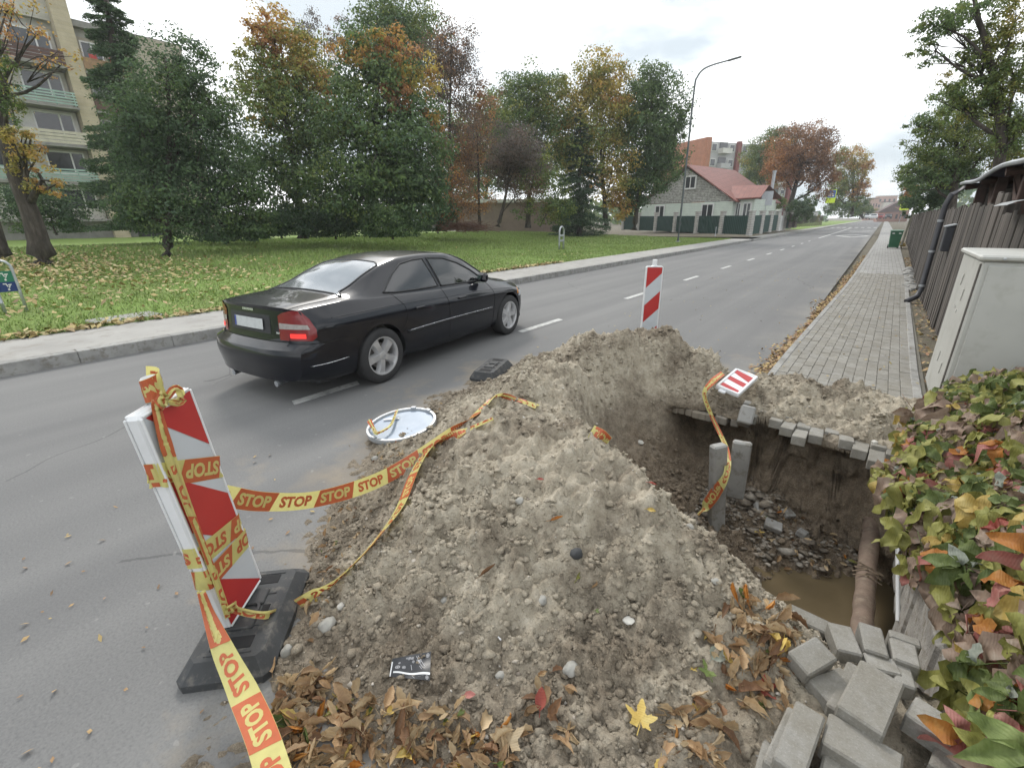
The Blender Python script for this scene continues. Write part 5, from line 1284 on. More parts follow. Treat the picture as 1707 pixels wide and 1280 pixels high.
def prof(x):
    q = lambda xs_, ys_: float(pchip(xs_, ys_, np.array([x]))[0])
    zb = q([0, .4, 1, 4, 4.5, 4.82], [.27, .21, .19, .19, .20, .24])
    ws = q([0, .12, .5, 1.1, 2.4, 3.9, 4.4, 4.65, 4.82], [.80, .845, .895, .91, .915, .905, .875, .80, .66])
    zs = q([0, .3, 1.1, 2.4, 3.4, 4.2, 4.6, 4.82], [.84, .86, .865, .83, .80, .74, .68, .60])
    zd = q([0, .25, .8, 1.1, 2.4, 3.3, 3.9, 4.4, 4.7, 4.82], [.985, 1.0, 1.02, 1.005, .955, .93, .875, .80, .70, .62])   # belt / deck edge
    wd = q([0, .3, .9, 1.5, 2.6, 3.4, 4.2, 4.6, 4.82], [.70, .735, .765, .785, .79, .77, .72, .66, .55])
    zt = q([0, .25, .72, .95, 1.25, 1.6, 1.9, 2.3, 2.7, 3.0, 3.3, 3.62, 4.2, 4.6, 4.82], [1.025, 1.045, 1.075, 1.135, 1.265, 1.375, 1.425, 1.438, 1.415, 1.345, 1.20, 1.005, .885, .775, .66])
    wt = q([0, .5, .9, 1.3, 1.7, 2.3, 2.8, 3.2, 3.6, 4.2, 4.82], [.58, .60, .60, .575, .555, .56, .565, .60, .64, .60, .45])
    ze = zt - q([0, .8, 1.2, 1.7, 2.4, 3.0, 3.6, 4.2, 4.82], [.018, .03, .05, .055, .052, .05, .03, .03, .03])
    ze = max(ze, zd + .004)
    return [(0, zb), (ws * .55, zb), (ws * .86, zb + .012), (ws * .955, zb + .10), (ws * .985, zb + .24), (ws, .60 * zs + .16), (ws * .998, zs - .06), (ws * .965, zs + .012), (wd + .022, zd - .018), (wd, zd),
            (wd * .62 + wt * .38, zd + (ze - zd) * .42), (wt * .9 + wd * .1, ze - (ze - zd) * .12), (wt * .93, ze + (zt - ze) * .35), (wt * .55, zt - (zt - ze) * .22), (0, zt)]
def section(x, sub=5):
    P = np.array(prof(x)); Q = np.vstack([P[1] * [-1, 1], P, P[-2] * [-1, 1]]); out = []
    for i in range(len(P) - 1):
        a, b, c, d = Q[i:i + 4]
        for t in np.arange(sub) / sub:
            k = .45
            m1, m2 = k * (c - a), k * (d - b)
            lc = np.linalg.norm(c - b); 
            for mm in (m1, m2):
                l = np.linalg.norm(mm)
                if l > lc: mm *= lc / l
            out.append(b * (1 + 2 * t) * (1 - t) ** 2 + m1 * t * (1 - t) ** 2 + c * t * t * (3 - 2 * t) + m2 * t * t * (t - 1))
    out.append(P[-1]); return np.array(out)
stx = np.unique(np.r_[np.linspace(0, .3, 12), np.linspace(.3, 4.5, 150), np.linspace(4.5, L_, 16)])
SEC = np.array([section(x) for x in stx]); nt_ = SEC.shape[1]; nst = len(stx)
def deform(V):
    V = V.copy(); x, y, z = V.T
    wr_ = np.clip(1 - x / .9, 0, 1) ** 2; wf = np.clip(1 - (L_ - x) / .9, 0, 1) ** 2
    led = .10 * sstep(.60, .66, z) + .10 * np.clip(z - .66, 0, 1) - .03 * np.exp(-((z - .50) / .12) ** 2) + .10 * np.clip(.36 - z, 0, 1) + .012 * np.exp(-((z - 1.02) / .02) ** 2) * -1
    x = x + wr_ * (led + .20 * (np.abs(y) / .86) ** 3.2) - wf * (.42 * (np.abs(y) / .86) ** 2.6 + .10 * np.clip(z - .5, 0, 1) - .03 * np.exp(-((z - .42) / .14) ** 2) + .12 * np.clip(.34 - z, 0, 1))
    return np.c_[x, y, z]
V, F = [], []
ring = 2 * (nt_ - 1)
for i, x in enumerate(stx):
    for k in range(nt_): V.append((x, SEC[i][k][0], SEC[i][k][1]))
    for k in range(nt_ - 2, 0, -1): V.append((x, -SEC[i][k][0], SEC[i][k][1]))
for i in range(nst - 1):
    for k in range(ring): F.append((i * ring + k, (i + 1) * ring + k, (i + 1) * ring + (k + 1) % ring, i * ring + (k + 1) % ring))
for i, rev in ((0, False), (nst - 1, True)):
    cols = 14; prev = None
    for k in range(1, nt_ - 1):
        row = [i * ring + k]
        for c in range(1, cols):
            t = c / cols; V.append((stx[i], SEC[i][k][0] * (1 - 2 * t), SEC[i][k][1])); row.append(len(V) - 1)
        row.append(i * ring + (ring - k) % ring)
        if prev is None: tri = [i * ring] ; [F.append(tuple([i * ring, row[c + 1], row[c]][::(1 if rev else -1)])) for c in range(cols)]
        else: [F.append(tuple([prev[c], prev[c + 1], row[c + 1], row[c]][::(1 if rev else -1)])) for c in range(cols)]
        prev = row
    [F.append(tuple([prev[c], prev[c + 1], i * ring + nt_ - 1][::(1 if rev else -1)])) for c in range(cols)]
V = deform(np.array(V, float))
WX = (1.10, 1.10 + 2.79); WR = .330
bm = bmesh.new(); bvs = [bm.verts.new(v) for v in V]
for f in F:
    try: bm.faces.new([bvs[i] for i in dict.fromkeys(f)])
    except ValueError: pass
bmesh.ops.remove_doubles(bm, verts=bm.verts, dist=1e-5); bmesh.ops.recalc_face_normals(bm, faces=bm.faces)
me = bpy.data.meshes.new('tmp'); bm.to_mesh(me); bm.free()
tmp = link('tmp', me)
cut = MB()
for x in WX:
    for s in (-1, 1): cut.lathe([(0, -.2), (.372, -.2), (.372, .2), (0, .2)], (x, s * .86, WR + .005), euler(R_(90), 0, 0), 40)
cut.box((L_ / 2, 0, -.3), (9, 4, .01))
cutter = cut.build('tmp_cut', TRIM)
bmc = bmesh.new(); bmc.from_mesh(cutter.data); bmesh.ops.remove_doubles(bmc, verts=bmc.verts, dist=1e-5); bmesh.ops.recalc_face_normals(bmc, faces=bmc.faces); bmc.to_mesh(cutter.data); bmc.free()
md = tmp.modifiers.new('b', 'BOOLEAN'); md.operation = 'DIFFERENCE'; md.object = cutter; md.solver = 'EXACT'
dg = bpy.context.evaluated_depsgraph_get(); body_me = bpy.data.meshes.new_from_object(tmp.evaluated_get(dg))
bpy.data.objects.remove(tmp); bpy.data.objects.remove(cutter)
BV = np.array([v.co[:] for v in body_me.vertices]); BF = [list(p.vertices) for p in body_me.polygons]
FULL = BVHTree.FromPolygons(V.tolist(), [list(dict.fromkeys(f)) for f in F])
# window outlines: side ones in (x, z), rear and front ones in (y, t along the slope)
SIDE_W = {'rear_side_window': [(1.32, 1.03), (1.60, 1.21), (1.80, 1.315), (2.02, 1.345), (2.22, 1.352), (2.28, .995), (1.9, 1.0), (1.5, 1.012)],
          'front_side_window': [(2.34, .990), (2.30, 1.353), (2.62, 1.33), (2.9, 1.245), (3.14, 1.125), (3.30, 1.01), (3.22, .965)]}
REAR_W = [(-.56, .86), (-.66, .80), (.66, .80), (.56, .86), (.50, 1.50), (.40, 1.56), (-.40, 1.56), (-.50, 1.50)]
FRONT_W = [(-.66, 3.50), (.66, 3.50), (.52, 2.86), (-.52, 2.86)]
def inpoly(p, poly, grow=0.0):
    c = np.mean(poly, 0); r = False; n = len(poly); P = [(q[0] + (c[0] - q[0]) * grow, q[1] + (c[1] - q[1]) * grow) for q in poly]
    for i in range(n):
        a, b = P[i], P[(i + 1) % n]
        if (a[1] > p[1]) != (b[1] > p[1]) and p[0] < (b[0] - a[0]) * (p[1] - a[1]) / (b[1] - a[1]) + a[0]: r = not r
    return r
keep = []
for f, pl_ in zip(BF, body_me.polygons):
    c = np.array(pl_.center); n_ = pl_.normal; kill = False
    if c[2] > .93 and abs(c[1]) > .45 and abs(n_[1]) > .35: kill = any(inpoly((c[0], c[2]), w, .06) for w in SIDE_W.values())
    if not kill and c[2] > 1.0 and n_[2] > .2: kill = inpoly((c[1], c[0]), REAR_W, .07) or inpoly((c[1], c[0]), FRONT_W, .07)
    keep.append(not kill)
CAR = empty('parked_car' if False else 'car', (0, 0, 0)); tag(CAR, 'black four door saloon car driving past the heap with rear lamp lit', 'car')
wheelwell = [i for i, pl_ in enumerate(body_me.polygons) if any(math.hypot(pl_.center[0] - x, pl_.center[2] - WR) < .3735 and abs(pl_.center[1]) > .64 for x in WX)]
ww = set(wheelwell)
bf = [f for i, f in enumerate(BF) if keep[i]]; mi = [1 if i in ww else 0 for i in range(len(BF)) if keep[i]]
bdo = link('body', mesh_data('body', BV, bf, [CARP, TRIM], True, mi), CAR); bdo.data.set_sharp_from_angle(angle=R_(38))
def onto(pts3, d, off=.003):
    out = []
    d = Vector(d).normalized()
    for p in pts3:
        h = FULL.ray_cast(Vector(p) - d * 1.5, d); q = Vector(p) if h[0] is None else h[0]
        n_ = h[1] if h[1] is not None else -d
        out.append(np.array(q + (n_ if n_ @ d < 0 else -n_) * off))
    return out
def patch(name, poly2, lift, d, mat, step=.04, off=.003, parent=None):
    """outline laid onto the body along d and cut fine enough to follow it"""
    bm = bmesh.new(); bm.faces.new([bm.verts.new((a, b, 0)) for a, b in poly2])
    P = np.array(poly2)
    for ax in (0, 1):
        for q in np.arange(P[:, ax].min() + step, P[:, ax].max(), step):
            co = [0, 0, 0]; no = [0, 0, 0]; co[ax] = q; no[ax] = 1; bmesh.ops.bisect_plane(bm, geom=bm.verts[:] + bm.edges[:] + bm.faces[:], plane_co=co, plane_no=no)
    bm.verts.index_update(); V2 = [v.co[:2] for v in bm.verts]; F2 = [[v.index for v in f.verts] for f in bm.faces]; bm.free()
    m = MB(); m.add(onto([lift(a, b) for a, b in V2], d, off), F2); o = m.build(name, mat, parent or CAR, smooth=True, local=True); return o
def strip(name, pts3, d, w, mat, off=.004, n=40, parent=None, thick=None):
    P = smooth_path(pts3, n) if len(pts3) > 2 else np.array([np.array(pts3[0]) * (1 - t) + np.array(pts3[1]) * t for t in np.linspace(0, 1, n)])
    Q = onto(P, d, off); m = MB(); m.tube(Q, thick or w, 5); return m.build(name, mat, parent or CAR, smooth=True, local=True)
GLZ = NT('car_glass_clear')
def _gz(n, tint, mixf):
    t = n.node('ShaderNodeBsdfTransparent'); t.inputs[0].default_value = (*tint, 1); ms = n.node('ShaderNodeMixShader'); fr = n.node('ShaderNodeFresnel', IOR=1.5)
    n.set((.01, .012, .012), .03, **{'Specular IOR Level': .9})
    g = n.math('MAXIMUM', n.math('MULTIPLY', fr.outputs[0], 1.6), mixf); n.ln(g, ms.inputs[0]); n.ln(t.outputs[0], ms.inputs[1]); n.ln(n.bsdf.outputs[0], ms.inputs[2]); n.ln(ms.outputs[0], n.out.inputs[0]); return n.m
GLZ = _gz(GLZ, (.78, .92, .86), .10); GLD = simple('car_glass_tinted', (.018, .02, .023), .1, 3, .08, **{'Specular IOR Level': .9})
GLR = NT('car_rear_glass').set((.34, .36, .38), .06, **{'Specular IOR Level': 1.0, 'Metallic': .55})
for s in (-1, 1):
    for nm, poly in SIDE_W.items():
        patch(nm, poly, lambda a, b: (a, s * 1.0, b), (0, -s, 0), GLD if nm[0] == 'r' else GLZ, .05, .002)
        ring_ = [(a, s * 1.0, b) for a, b in poly + poly[:1]]
        m = MB(); P = []
        for a, b in zip(ring_[:-1], ring_[1:]): P += [np.array(a) * (1 - t) + np.array(b) * t for t in np.linspace(0, 1, 8)[:-1]]
        P.append(P[0]); Q = onto(P, (0, -s, 0), .002); m.tube(Q, .013, 5); m.build('window_seal', TRIM, CAR, smooth=True, local=True)
for nm, poly, mt in (('rear_window', REAR_W, GLR), ('windscreen', FRONT_W, GLD)):
    patch(nm, poly, lambda a, b: (b, a, 2.0), (0, 0, -1), mt, .05, .002)
    P = []; rg = [(b, a, 2.0) for a, b in poly + poly[:1]]
    for a, b in zip(rg[:-1], rg[1:]): P += [np.array(a) * (1 - t) + np.array(b) * t for t in np.linspace(0, 1, 10)[:-1]]
    P.append(P[0]); m = MB(); m.tube(onto(P, (0, 0, -1), .001), .012, 5); m.build('window_seal', TRIM, CAR, smooth=True, local=True)
# seats and dash inside
SEAT = simple('car_seat', (.15, .155, .145), .2, 5, .8)
for s in (-1, 1): MB().box((2.9, s * .765, .80), (.95, .03, .30), None, .01).build('door_trim', simple('door_trim_grey', (.26, .29, .26), .1, 5, .8), CAR, local=True)
MB().box((2.3, 0, .62), (2.4, 1.4, .5), None, .05).build('interior_floor', SEAT, CAR, local=True)
for s in (-1, 1): MB().box((2.35, s * .36, 1.0), (.14, .46, .55), euler(0, -.25, 0), .05).box((2.27, s * .36, 1.30), (.09, .25, .16), euler(0, -.2, 0), .035).build('front_seat', SEAT, CAR, local=True)
MB().box((1.45, 0, .95), (.16, 1.25, .5), euler(0, -.35, 0), .05).build('rear_seat', SEAT, CAR, local=True)
MB().box((3.3, 0, .90), (.4, 1.35, .16), None, .05).build('dashboard', SEAT, CAR, local=True)
# panel gaps, moulding, sill, handles, mirrors
GAP = simple('panel_gap', (.004, .004, .004), .1, 3, .9)
CHROME = simple('bright_moulding', (.55, .56, .58), .1, 8, .25, Metallic=.9)
for s in (-1, 1):
    dY = (0, -s, 0); yv = s * 1.1
    for pts in ([(2.31, yv, .97), (2.33, yv, .70), (2.33, yv, .28)], [(3.38, yv, .93), (3.44, yv, .7), (3.40, yv, .28)], [(1.42, yv, 1.0), (1.52, yv, .84), (1.50, yv, .66), (1.38, yv, .50)], [(1.5, yv, .27), (2.3, yv, .25), (3.4, yv, .27)], [(.62, yv, .66), (.75, yv, .62), (.77, yv, .40)]):
        strip('panel_gap', pts, dY, .0035, GAP, .0005, 30)
    strip('side_moulding', [(1.52, yv, .535), (2.3, yv, .545), (3.36, yv, .535)], dY, .014, TRIM, .004, 40, thick=.016)
    strip('bright_strip', [(1.52, yv, .552), (2.3, yv, .562), (3.36, yv, .552)], dY, .005, CHROME, .012, 40)
    strip('sill_edge', [(1.52, yv, .235), (2.4, yv, .225), (3.45, yv, .235)], dY, .008, CARP, .004, 40)
    strip('bumper_strip', [(.20, yv, .43), (.40, yv, .43), (.62, yv, .44)], dY, .005, CHROME, .002, 16)
    strip('bumper_seam', [(.16, yv, .655), (.4, yv, .655), (.66, yv, .66)], dY, .004, GAP, .001, 16)
    strip('shoulder_line', [(.5, yv, .885), (1.4, yv, .885), (2.4, yv, .85), (3.4, yv, .82), (4.0, yv, .77)], dY, .006, CARP, -.002, 60)
    for x in (1.75, 2.62):
        q = onto([(x, yv, .80)], dY, .014)[0]; MB().box(q, (.17, .022, .028), None, .009).build('door_handle', CARP, CAR, local=True, smooth=False)
    q = onto([(3.20, yv, .985)], dY, 0)[0]; m = MB().box(q + np.array([0, s * .115, .035]), (.11, .19, .135), euler(0, .1, s * .25), .035); m.box(q + np.array([0, s * .02, .0]), (.07, .08, .05), None, .012); m.build('door_mirror', CARP, CAR, local=True)
    # tail lamp wraps round the corner
    LR = simple('tail_lamp_red', (.19, .009, .011), .15, 20, .15, **{'Specular IOR Level': .7}); LC = simple('tail_lamp_clear', (.34, .31, .29), .2, 30, .2)
    def corner(a, b): return (-.3 + .72 * a, s * (.5 + .7 * a), b)
    dd = (.72, -s * .69, 0)
    def cl_(a, b): # a in 0..1 from the boot lid round to the side
        base_ = np.array([.06 + .34 * a ** 1.5, s * (.56 + .36 * a), b]); return tuple(base_)
    o = patch('tail_lamp', [(.0, .685), (.72, .685), (.80, .72), (.80, .80), (.70, .90), (.55, .985), (.40, .99), (.15, .96), (.02, .93)], cl_, dd, LR, .05, .006)
    p2 = patch('clear_lens', [(.03, .80), (.70, .80), (.66, .845), (.04, .86)], cl_, dd, LC, .05, .009, parent=o)
    LE = NT('lit_brake_lamp'); LE.set((.5, .02, .02), .3); LE.bsdf.inputs['Emission Color'].default_value = (1, .03, .02, 1); LE.bsdf.inputs['Emission Strength'].default_value = .9
    patch('lit_lamp', [(.30, .71), (.62, .71), (.62, .755), (.30, .755)], cl_, dd, LE.m, .05, .010, parent=o)
    # head lamp
    patch('head_lamp', [(4.25, .62), (4.55, .60), (4.6, .72), (4.30, .76)], lambda a, b: (a, s * 1.1, b), (-.3, -s, 0), simple('head_lamp_glass', (.5, .52, .54), .2, 12, .15), .05, .004)
    patch('indicator', [(4.2, .66), (4.245, .655), (4.29, .75), (4.24, .755)], lambda a, b: (a, s * 1.1, b), (-.3, -s, 0), simple('amber_lamp', (.5, .2, .03), .1, 9, .2), .05, .005)
# rear: plate recess, number plate, boot edge, badge, exhausts
dR = (1, 0, 0)
patch('plate_recess', [(-.36, .74), (.36, .74), (.36, .93), (-.36, .93)], lambda a, b: (-1, a, b), dR, TRIM, .06, .002)
npl = patch('number_plate', [(-.26, .775), (.26, .775), (.26, .885), (-.26, .885)], lambda a, b: (-1, a, b), dR, simple('plate_white', (.52, .54, .54), .12, 20, .4), .06, .014)
patch('blue_band', [(.225, .777), (.258, .777), (.258, .883), (.225, .883)], lambda a, b: (-1, a, b), dR, simple('plate_blue', (.03, .06, .30), .1, 20, .4), .06, .0155, parent=npl)
for pts in ([(-1, -.60, .672), (-1, 0, .668), (-1, .60, .672)], [(-1, -.62, .70), (-1, -.60, .85), (-1, -.57, 1.0)], [(-1, .62, .70), (-1, .60, .85), (-1, .57, 1.0)]): strip('panel_gap', pts, dR, .004, GAP, .0005, 24)
for s in (-1, 1): strip('panel_gap', [(.12, s * .60, 2), (.5, s * .64, 2), (.82, s * .66, 2)], (0, 0, -1), .0035, GAP, .0005, 30)
patch('badge', [(-.10, .955), (.10, .955), (.10, .98), (-.10, .98)], lambda a, b: (-1, a, b), dR, CHROME, .06, .004); patch('badge', [(-.60, .745), (-.44, .745), (-.44, .765), (-.60, .765)], lambda a, b: (-1, a, b), dR, CHROME, .06, .004)
m = MB(); m.tube([(.02, -.45, .235), (.4, -.45, .25)], .032, 12); m.tube([(.03, .38, .225), (.4, .38, .24)], .032, 12); m.build('exhaust', STEEL, CAR, smooth=True, local=True, auto=50)
MB().box((2.4, 0, .24), (4.2, 1.5, .12), None, .03).build('underbody', TRIM, CAR, local=True)
# wheels
TYRE = simple('tyre', (.03, .03, .031), .3, 9, .85, .3, 80, .003); RIM = simple('alloy', (.55, .55, .555), .08, 8, .34, Metallic=.6)
def make_wheel():
    hub = MB().lathe([(0, -.06), (.15, -.06), (.15, .03), (0, .03)], n=24).build('wheel', simple('brake_disc', (.10, .095, .09), .3, 12, .6, Metallic=.5), CAR, smooth=True, local=True, auto=40)
    MB().lathe([(.222, -.095), (.25, -.105), (.312, -.098), (.328, -.075), (.330, 0), (.328, .075), (.312, .098), (.25, .105), (.222, .095)], n=48).build('tyre', TYRE, hub, smooth=True, local=True, auto=60)
    m = MB().lathe([(.222, -.09), (.232, .085), (.228, .100), (.215, .098), (.203, .065), (.20, -.08)], n=48)
    for k in range(5):
        a = 2 * math.pi * k / 5 + .3; c, s_ = math.cos(a), math.sin(a); Mx = np.array([[c, -s_, 0], [s_, c, 0], [0, 0, 1.0]])
        V_ = []
        for (r, w, zt_, zb_) in ((.03, .060, .076, .02), (.09, .050, .090, .03), (.16, .054, .088, .03), (.212, .078, .076, .03)):
            V_ += [Mx @ np.array([r, w, zb_]), Mx @ np.array([r, w * .62, zt_]), Mx @ np.array([r, -w * .62, zt_]), Mx @ np.array([r, -w, zb_])]
        m.add(V_, [(4 * i + j, 4 * i + j + 1, 4 * i + j + 5, 4 * i + j + 4) for i in range(3) for j in range(3)])
    m.lathe([(.055, .05), (.05, .082), (.034, .088), (0, .088)], n=24)
    for k in range(5):
        a = 2 * math.pi * k / 5 + .93; m.lathe([(.009, .07), (.009, .09), (0, .092)], (.044 * math.cos(a), .044 * math.sin(a), 0), None, 8)
    m.build('rim', RIM, hub, smooth=True, local=True, auto=35)
    return hub
w0 = make_wheel(); first = True
for x in WX:
    for s in (-1, 1):
        if first: o = w0
        else:
            o = w0.copy(); COL.objects.link(o); o.parent = CAR
            for ch in w0.children: c = ch.copy(); COL.objects.link(c); c.parent = o
        first = False
        o.location = (x, s * .80, WR); o.rotation_euler = (R_(-90) * s * 1, 0, 0) if s > 0 else (R_(90), 0, 0)
        if s < 0: o.rotation_euler = (R_(90), x * .7, 0)
CAR.scale = (.905, .895, .895)
CAR.location = (-4.60, 1.745, 0); CAR.rotation_euler = (0, 0, R_(96.2))
# ------------------------------------------------------------------ trees
DENSE = 2.0; FAT = 1.17
def tree(name, label, base, blobs, trunk_r=.15, leaf=6.0, cover=2.7, trunk_pts=None, group=None, seed=0, clump=.155, jd=.8, size=None, limbs=True, tone_var=.07, cat='tree'):
    """base: world foot; blobs: (px, py, rx px, ry px, tone, how much nearer) as seen, at the tree's own distance"""
    g = np.random.default_rng(seed + 100); base = np.asarray(base, float); d0 = math.hypot(base[0], base[1])
    T = empty(name, tuple(base), 0, label, cat, group)
    Vs, tones, cents = [], [], []
    for bl_ in blobs:
        px, py, rx, ry, tone = bl_[:5]; rx, ry = rx * FAT, ry * FAT; dd = d0 + (bl_[5] if len(bl_) > 5 else g.uniform(-jd, jd)); cov = cover * DENSE * (bl_[6] if len(bl_) > 6 else 1)
        c = at(px, py, d=dd); kx, kz = ppm(c); Rx, Rz = rx / kx, ry / kz
        n = int(cov * math.pi * rx * ry / (leaf * leaf * .55)) ; ls = leaf / ((kx + kz) / 2) * .5
        if size: ls = max(ls, size)
        nc = max(7, int(n / 55)); u = g.normal(size=(nc, 3)); u /= np.linalg.norm(u, axis=1)[:, None]; rr = g.random(nc) ** .45
        cl = u * rr[:, None] * np.array([Rx, Rx, Rz]); cents.append((c, cl, Rx, Rz))
        k = g.integers(0, nc, n); off = g.normal(size=(n, 3)) * clump * np.array([Rx, Rx, Rz * .62]); P = cl[k] + off + c; ct = g.normal(size=nc)
        okp = P[:, 2] > base[2] + .12; P, off, k = P[okp], off[okp], k[okp]
        n = len(P); nd = .55 * g.normal(size=(n, 3)) + np.array([0, 0, .5]) + .3 * (P - c) / Rx + .8 * off / (clump * Rx); nd /= np.linalg.norm(nd, axis=1)[:, None]
        t = g.normal(size=(n, 3)); t -= nd * (t * nd).sum(1)[:, None]; t /= np.linalg.norm(t, axis=1)[:, None]; w = np.cross(nd, t); s = (ls * g.uniform(.6, 1.35, n))[:, None]
        Vs.append(np.stack([P - t * s, P + w * s * .55, P + t * s, P - w * s * .55], 1).reshape(-1, 3))
        tones.append(np.clip(tone + tone_var * (noise3(P, .5, seed + 3) * 1.3 + g.normal(size=n) * .45 + .8 * ct[k]), 0, 1))
    V = np.vstack(Vs) - base; F = np.arange(len(V)).reshape(-1, 4)
    me = mesh_data('crown', V, F, FOL); face_attr(me, 'tone', np.concatenate(tones)); link('crown', me, T)
    m = MB(); top = max(c[2] for c, *_ in cents)
    if trunk_pts is None:
        cc = np.mean([c for c, *_ in cents], 0); trunk_pts = [base + (np.array([cc[0], cc[1], top]) - base) * t + np.array([.12 * math.sin(t * 5 + seed), .12 * math.cos(t * 4 + seed), 0]) * t for t in np.linspace(0, 1, 8)]
    Q = smooth_path(trunk_pts, 18); rad = [trunk_r * (1.45 - .45 * min(1, k / 2.0)) * (1 - .80 * (k / 17) ** .8) for k in range(18)]
    m.tube(Q, rad, 10)
    if limbs:
        for c, cl, Rx, Rz in cents:
            i0 = int(np.argmin(np.abs(Q[:, 2] - (c[2] - Rz * .9 - .1 * (c[2] - base[2]))))); i0 = max(3, min(14, i0)); a = Q[i0]
            mid = (a + c) / 2 + g.normal(size=3) * .12 * Rx; m.tube(smooth_path([a, mid, c], 6), [rad[i0] * .55 * (1 - .7 * q / 5) for q in range(6)], 6)
            for j in g.choice(len(cl), min(9, len(cl)), replace=False):
                e = c + cl[j]; st_ = (c + a) / 2 if g.random() < .5 else c; m.tube([st_, (st_ + e) / 2 + g.normal(size=3) * .08 * Rx, e], [rad[i0] * .22, rad[i0] * .15, rad[i0] * .05], 4, False)
    m.build('trunk', BARK, T, smooth=True)
    return T
def conifer(name, label, base, top_px, width_px, leaf=3.6, seed=0, tone=.03, dens=1.0, low=.02, group=None, fan=.2):
    g = np.random.default_rng(seed + 500); base = np.asarray(base, float); d0 = math.hypot(base[0], base[1]); tip = at(*top_px, d=d0); tip[:2] = base[:2] + (tip[:2] - base[:2]) * .5
    H = tip[2] - base[2]; kx, kz = ppm((base + tip) / 2); Rm = width_px / kx * 1.08; ls = leaf / kx * .5
    T = empty(name, tuple(base), 0, label, 'tree', group); Vs = []; m = MB(); m.tube([base, (base + tip) / 2, tip], [.02 * H + .05, .012 * H + .03, .02], 8)
    nb = int(70 * dens)
    for b in range(nb):
        h = low + (1 - low) * (b + g.random()) / nb; L = Rm * (1 - h) ** .85 * g.uniform(.78, 1.12) + .05 * Rm; a = g.uniform(0, 6.28); o = base + (tip - base) * h; dr_ = np.array([math.cos(a), math.sin(a), 0])
        n = int((160 + 420 * L / Rm) * dens); t = g.random(n) ** .7
        P = o + dr_ * (L * t)[:, None] + np.array([0, 0, 1.0]) * (-.30 * L * t ** 1.4 + .10 * L * t ** 4)[:, None]; side = np.array([-dr_[1], dr_[0], 0]); sp = g.normal(size=n) * fan * L * (1 - .55 * t); P = P + side * sp[:, None] + np.array([0, 0, -1.0]) * (np.abs(g.normal(size=n)) * .07 * L + .25 * np.abs(sp))[:, None]
        P = P[P[:, 2] > base[2] + .05]; n = len(P)
        td = dr_ + g.normal(size=(n, 3)) * .5 + side * np.sign(g.normal(size=n))[:, None] * .5; td /= np.linalg.norm(td, axis=1)[:, None]; w = np.cross(td, g.normal(size=(n, 3))); w /= np.linalg.norm(w, axis=1)[:, None]; s = (ls * g.uniform(.7, 1.4, n))[:, None]
        Vs.append(np.stack([P - td * s, P + w * s * .3, P + td * s, P - w * s * .3], 1).reshape(-1, 3)); m.tube([o, o + dr_ * L * .6 + np.array([0, 0, -.12 * L])], [.02, .006], 4, False)
    V = np.vstack(Vs) - base; me = mesh_data('crown', V, np.arange(len(V)).reshape(-1, 4), FOL); face_attr(me, 'tone', np.clip(tone + .05 * g.normal(size=len(V) // 4), 0, 1)); link('crown', me, T); m.build('trunk', BARK, T, smooth=True); return T

# leaning maple at the left edge
b = on_lawn(75, 444); d = float(np.hypot(*b[:2])); 
while d > 17: b = at(75, 444, d=d); d -= .5
b = at(75, 441, d=15.5); b[2] = lawn_z(b[0], b[1])
b = on_lawn(75, 443); sc_ = 1
tp = [b, at(52, 360, d=float(np.hypot(*b[:2]))), at(22, 285, d=float(np.hypot(*b[:2]))), at(0, 200, d=float(np.hypot(*b[:2]))), at(-30, 60, d=float(np.hypot(*b[:2])) - .5)]
kx, _ = ppm(b)
tree('maple_tree', 'thick leaning maple trunk with yellow leaves at the left edge of the lawn', b, [(42, 262, 42, 52, 0.58, -.8, .75), (70, 300, 34, 26, 0.60, -.8, .6), (20, 235, 26, 30, 0.55, -.8, .8), (60, 60, 70, 55, 0.66, -1.2, .12), (10, 20, 55, 45, 0.74, -1, .2), (100, 110, 50, 25, 0.68, -1.5, .07), (10, 140, 26, 70, 0.31, -1.5, 1.2), (-90, 60, 80, 110, 0.60, 0, .6)], 24 / kx, 7.0, 2.0, tp, seed=1)
b = on_lawn(6, 437); kx, _ = ppm(b); dd = float(np.hypot(*b[:2])) + 1.0
tree('maple_tree', 'second maple trunk cut by the left picture edge', at(6, 437, d=dd), [(-60, 120, 80, 100, 0.60)], 19 / kx, 7, 2, [at(6, 437, d=dd), at(-14, 360, d=dd), at(-40, 250, d=dd), at(-60, 150, d=dd)], seed=2)
def gpos(px, py, far): # a foot further back, standing on the lawn's level
    p = at(px, py, d=far); p[2] = max(.15, lawn_z(p[0], p[1])) if far < 45 else p[2]; return p
b = at(95, 392, d=34)
tree('shrub', 'dark green bush in front of the brick apartment block', b, [(85, 345, 55, 50, .13), (30, 350, 40, 45, .12), (120, 365, 30, 25, .15)], .06, 5, 3.2, seed=3, limbs=False, cat='shrub')
b = on_lawn(280, 428); kx, _ = ppm(b)
tree('plum_tree', 'dark grey green plum tree on a short trunk in the lawn', b, [(300, 180, 75, 90, 0.16), (250, 260, 70, 80, 0.15), (340, 270, 90, 90, 0.16), (300, 340, 95, 60, 0.15), (390, 330, 60, 60, 0.17), (230, 200, 55, 60, 0.15), (300, 100, 60, 45, 0.18, 0, .7), (225, 350, 50, 40, 0.16), (350, 170, 50, 60, 0.19), (420, 375, 45, 30, 0.18)], 9 / kx, 6.2, 2.7, seed=4, tone_var=.06)
conifer('spruce_tree', 'tall dark spruce rising behind the plum tree beside the apartment block', at(238, 385, d=33), (212, -120), 100, 6.0, 5, .12, 1.7, .02, fan=.3)
def deep(px, py, d): 
    p = at(px, py, d=d); return p
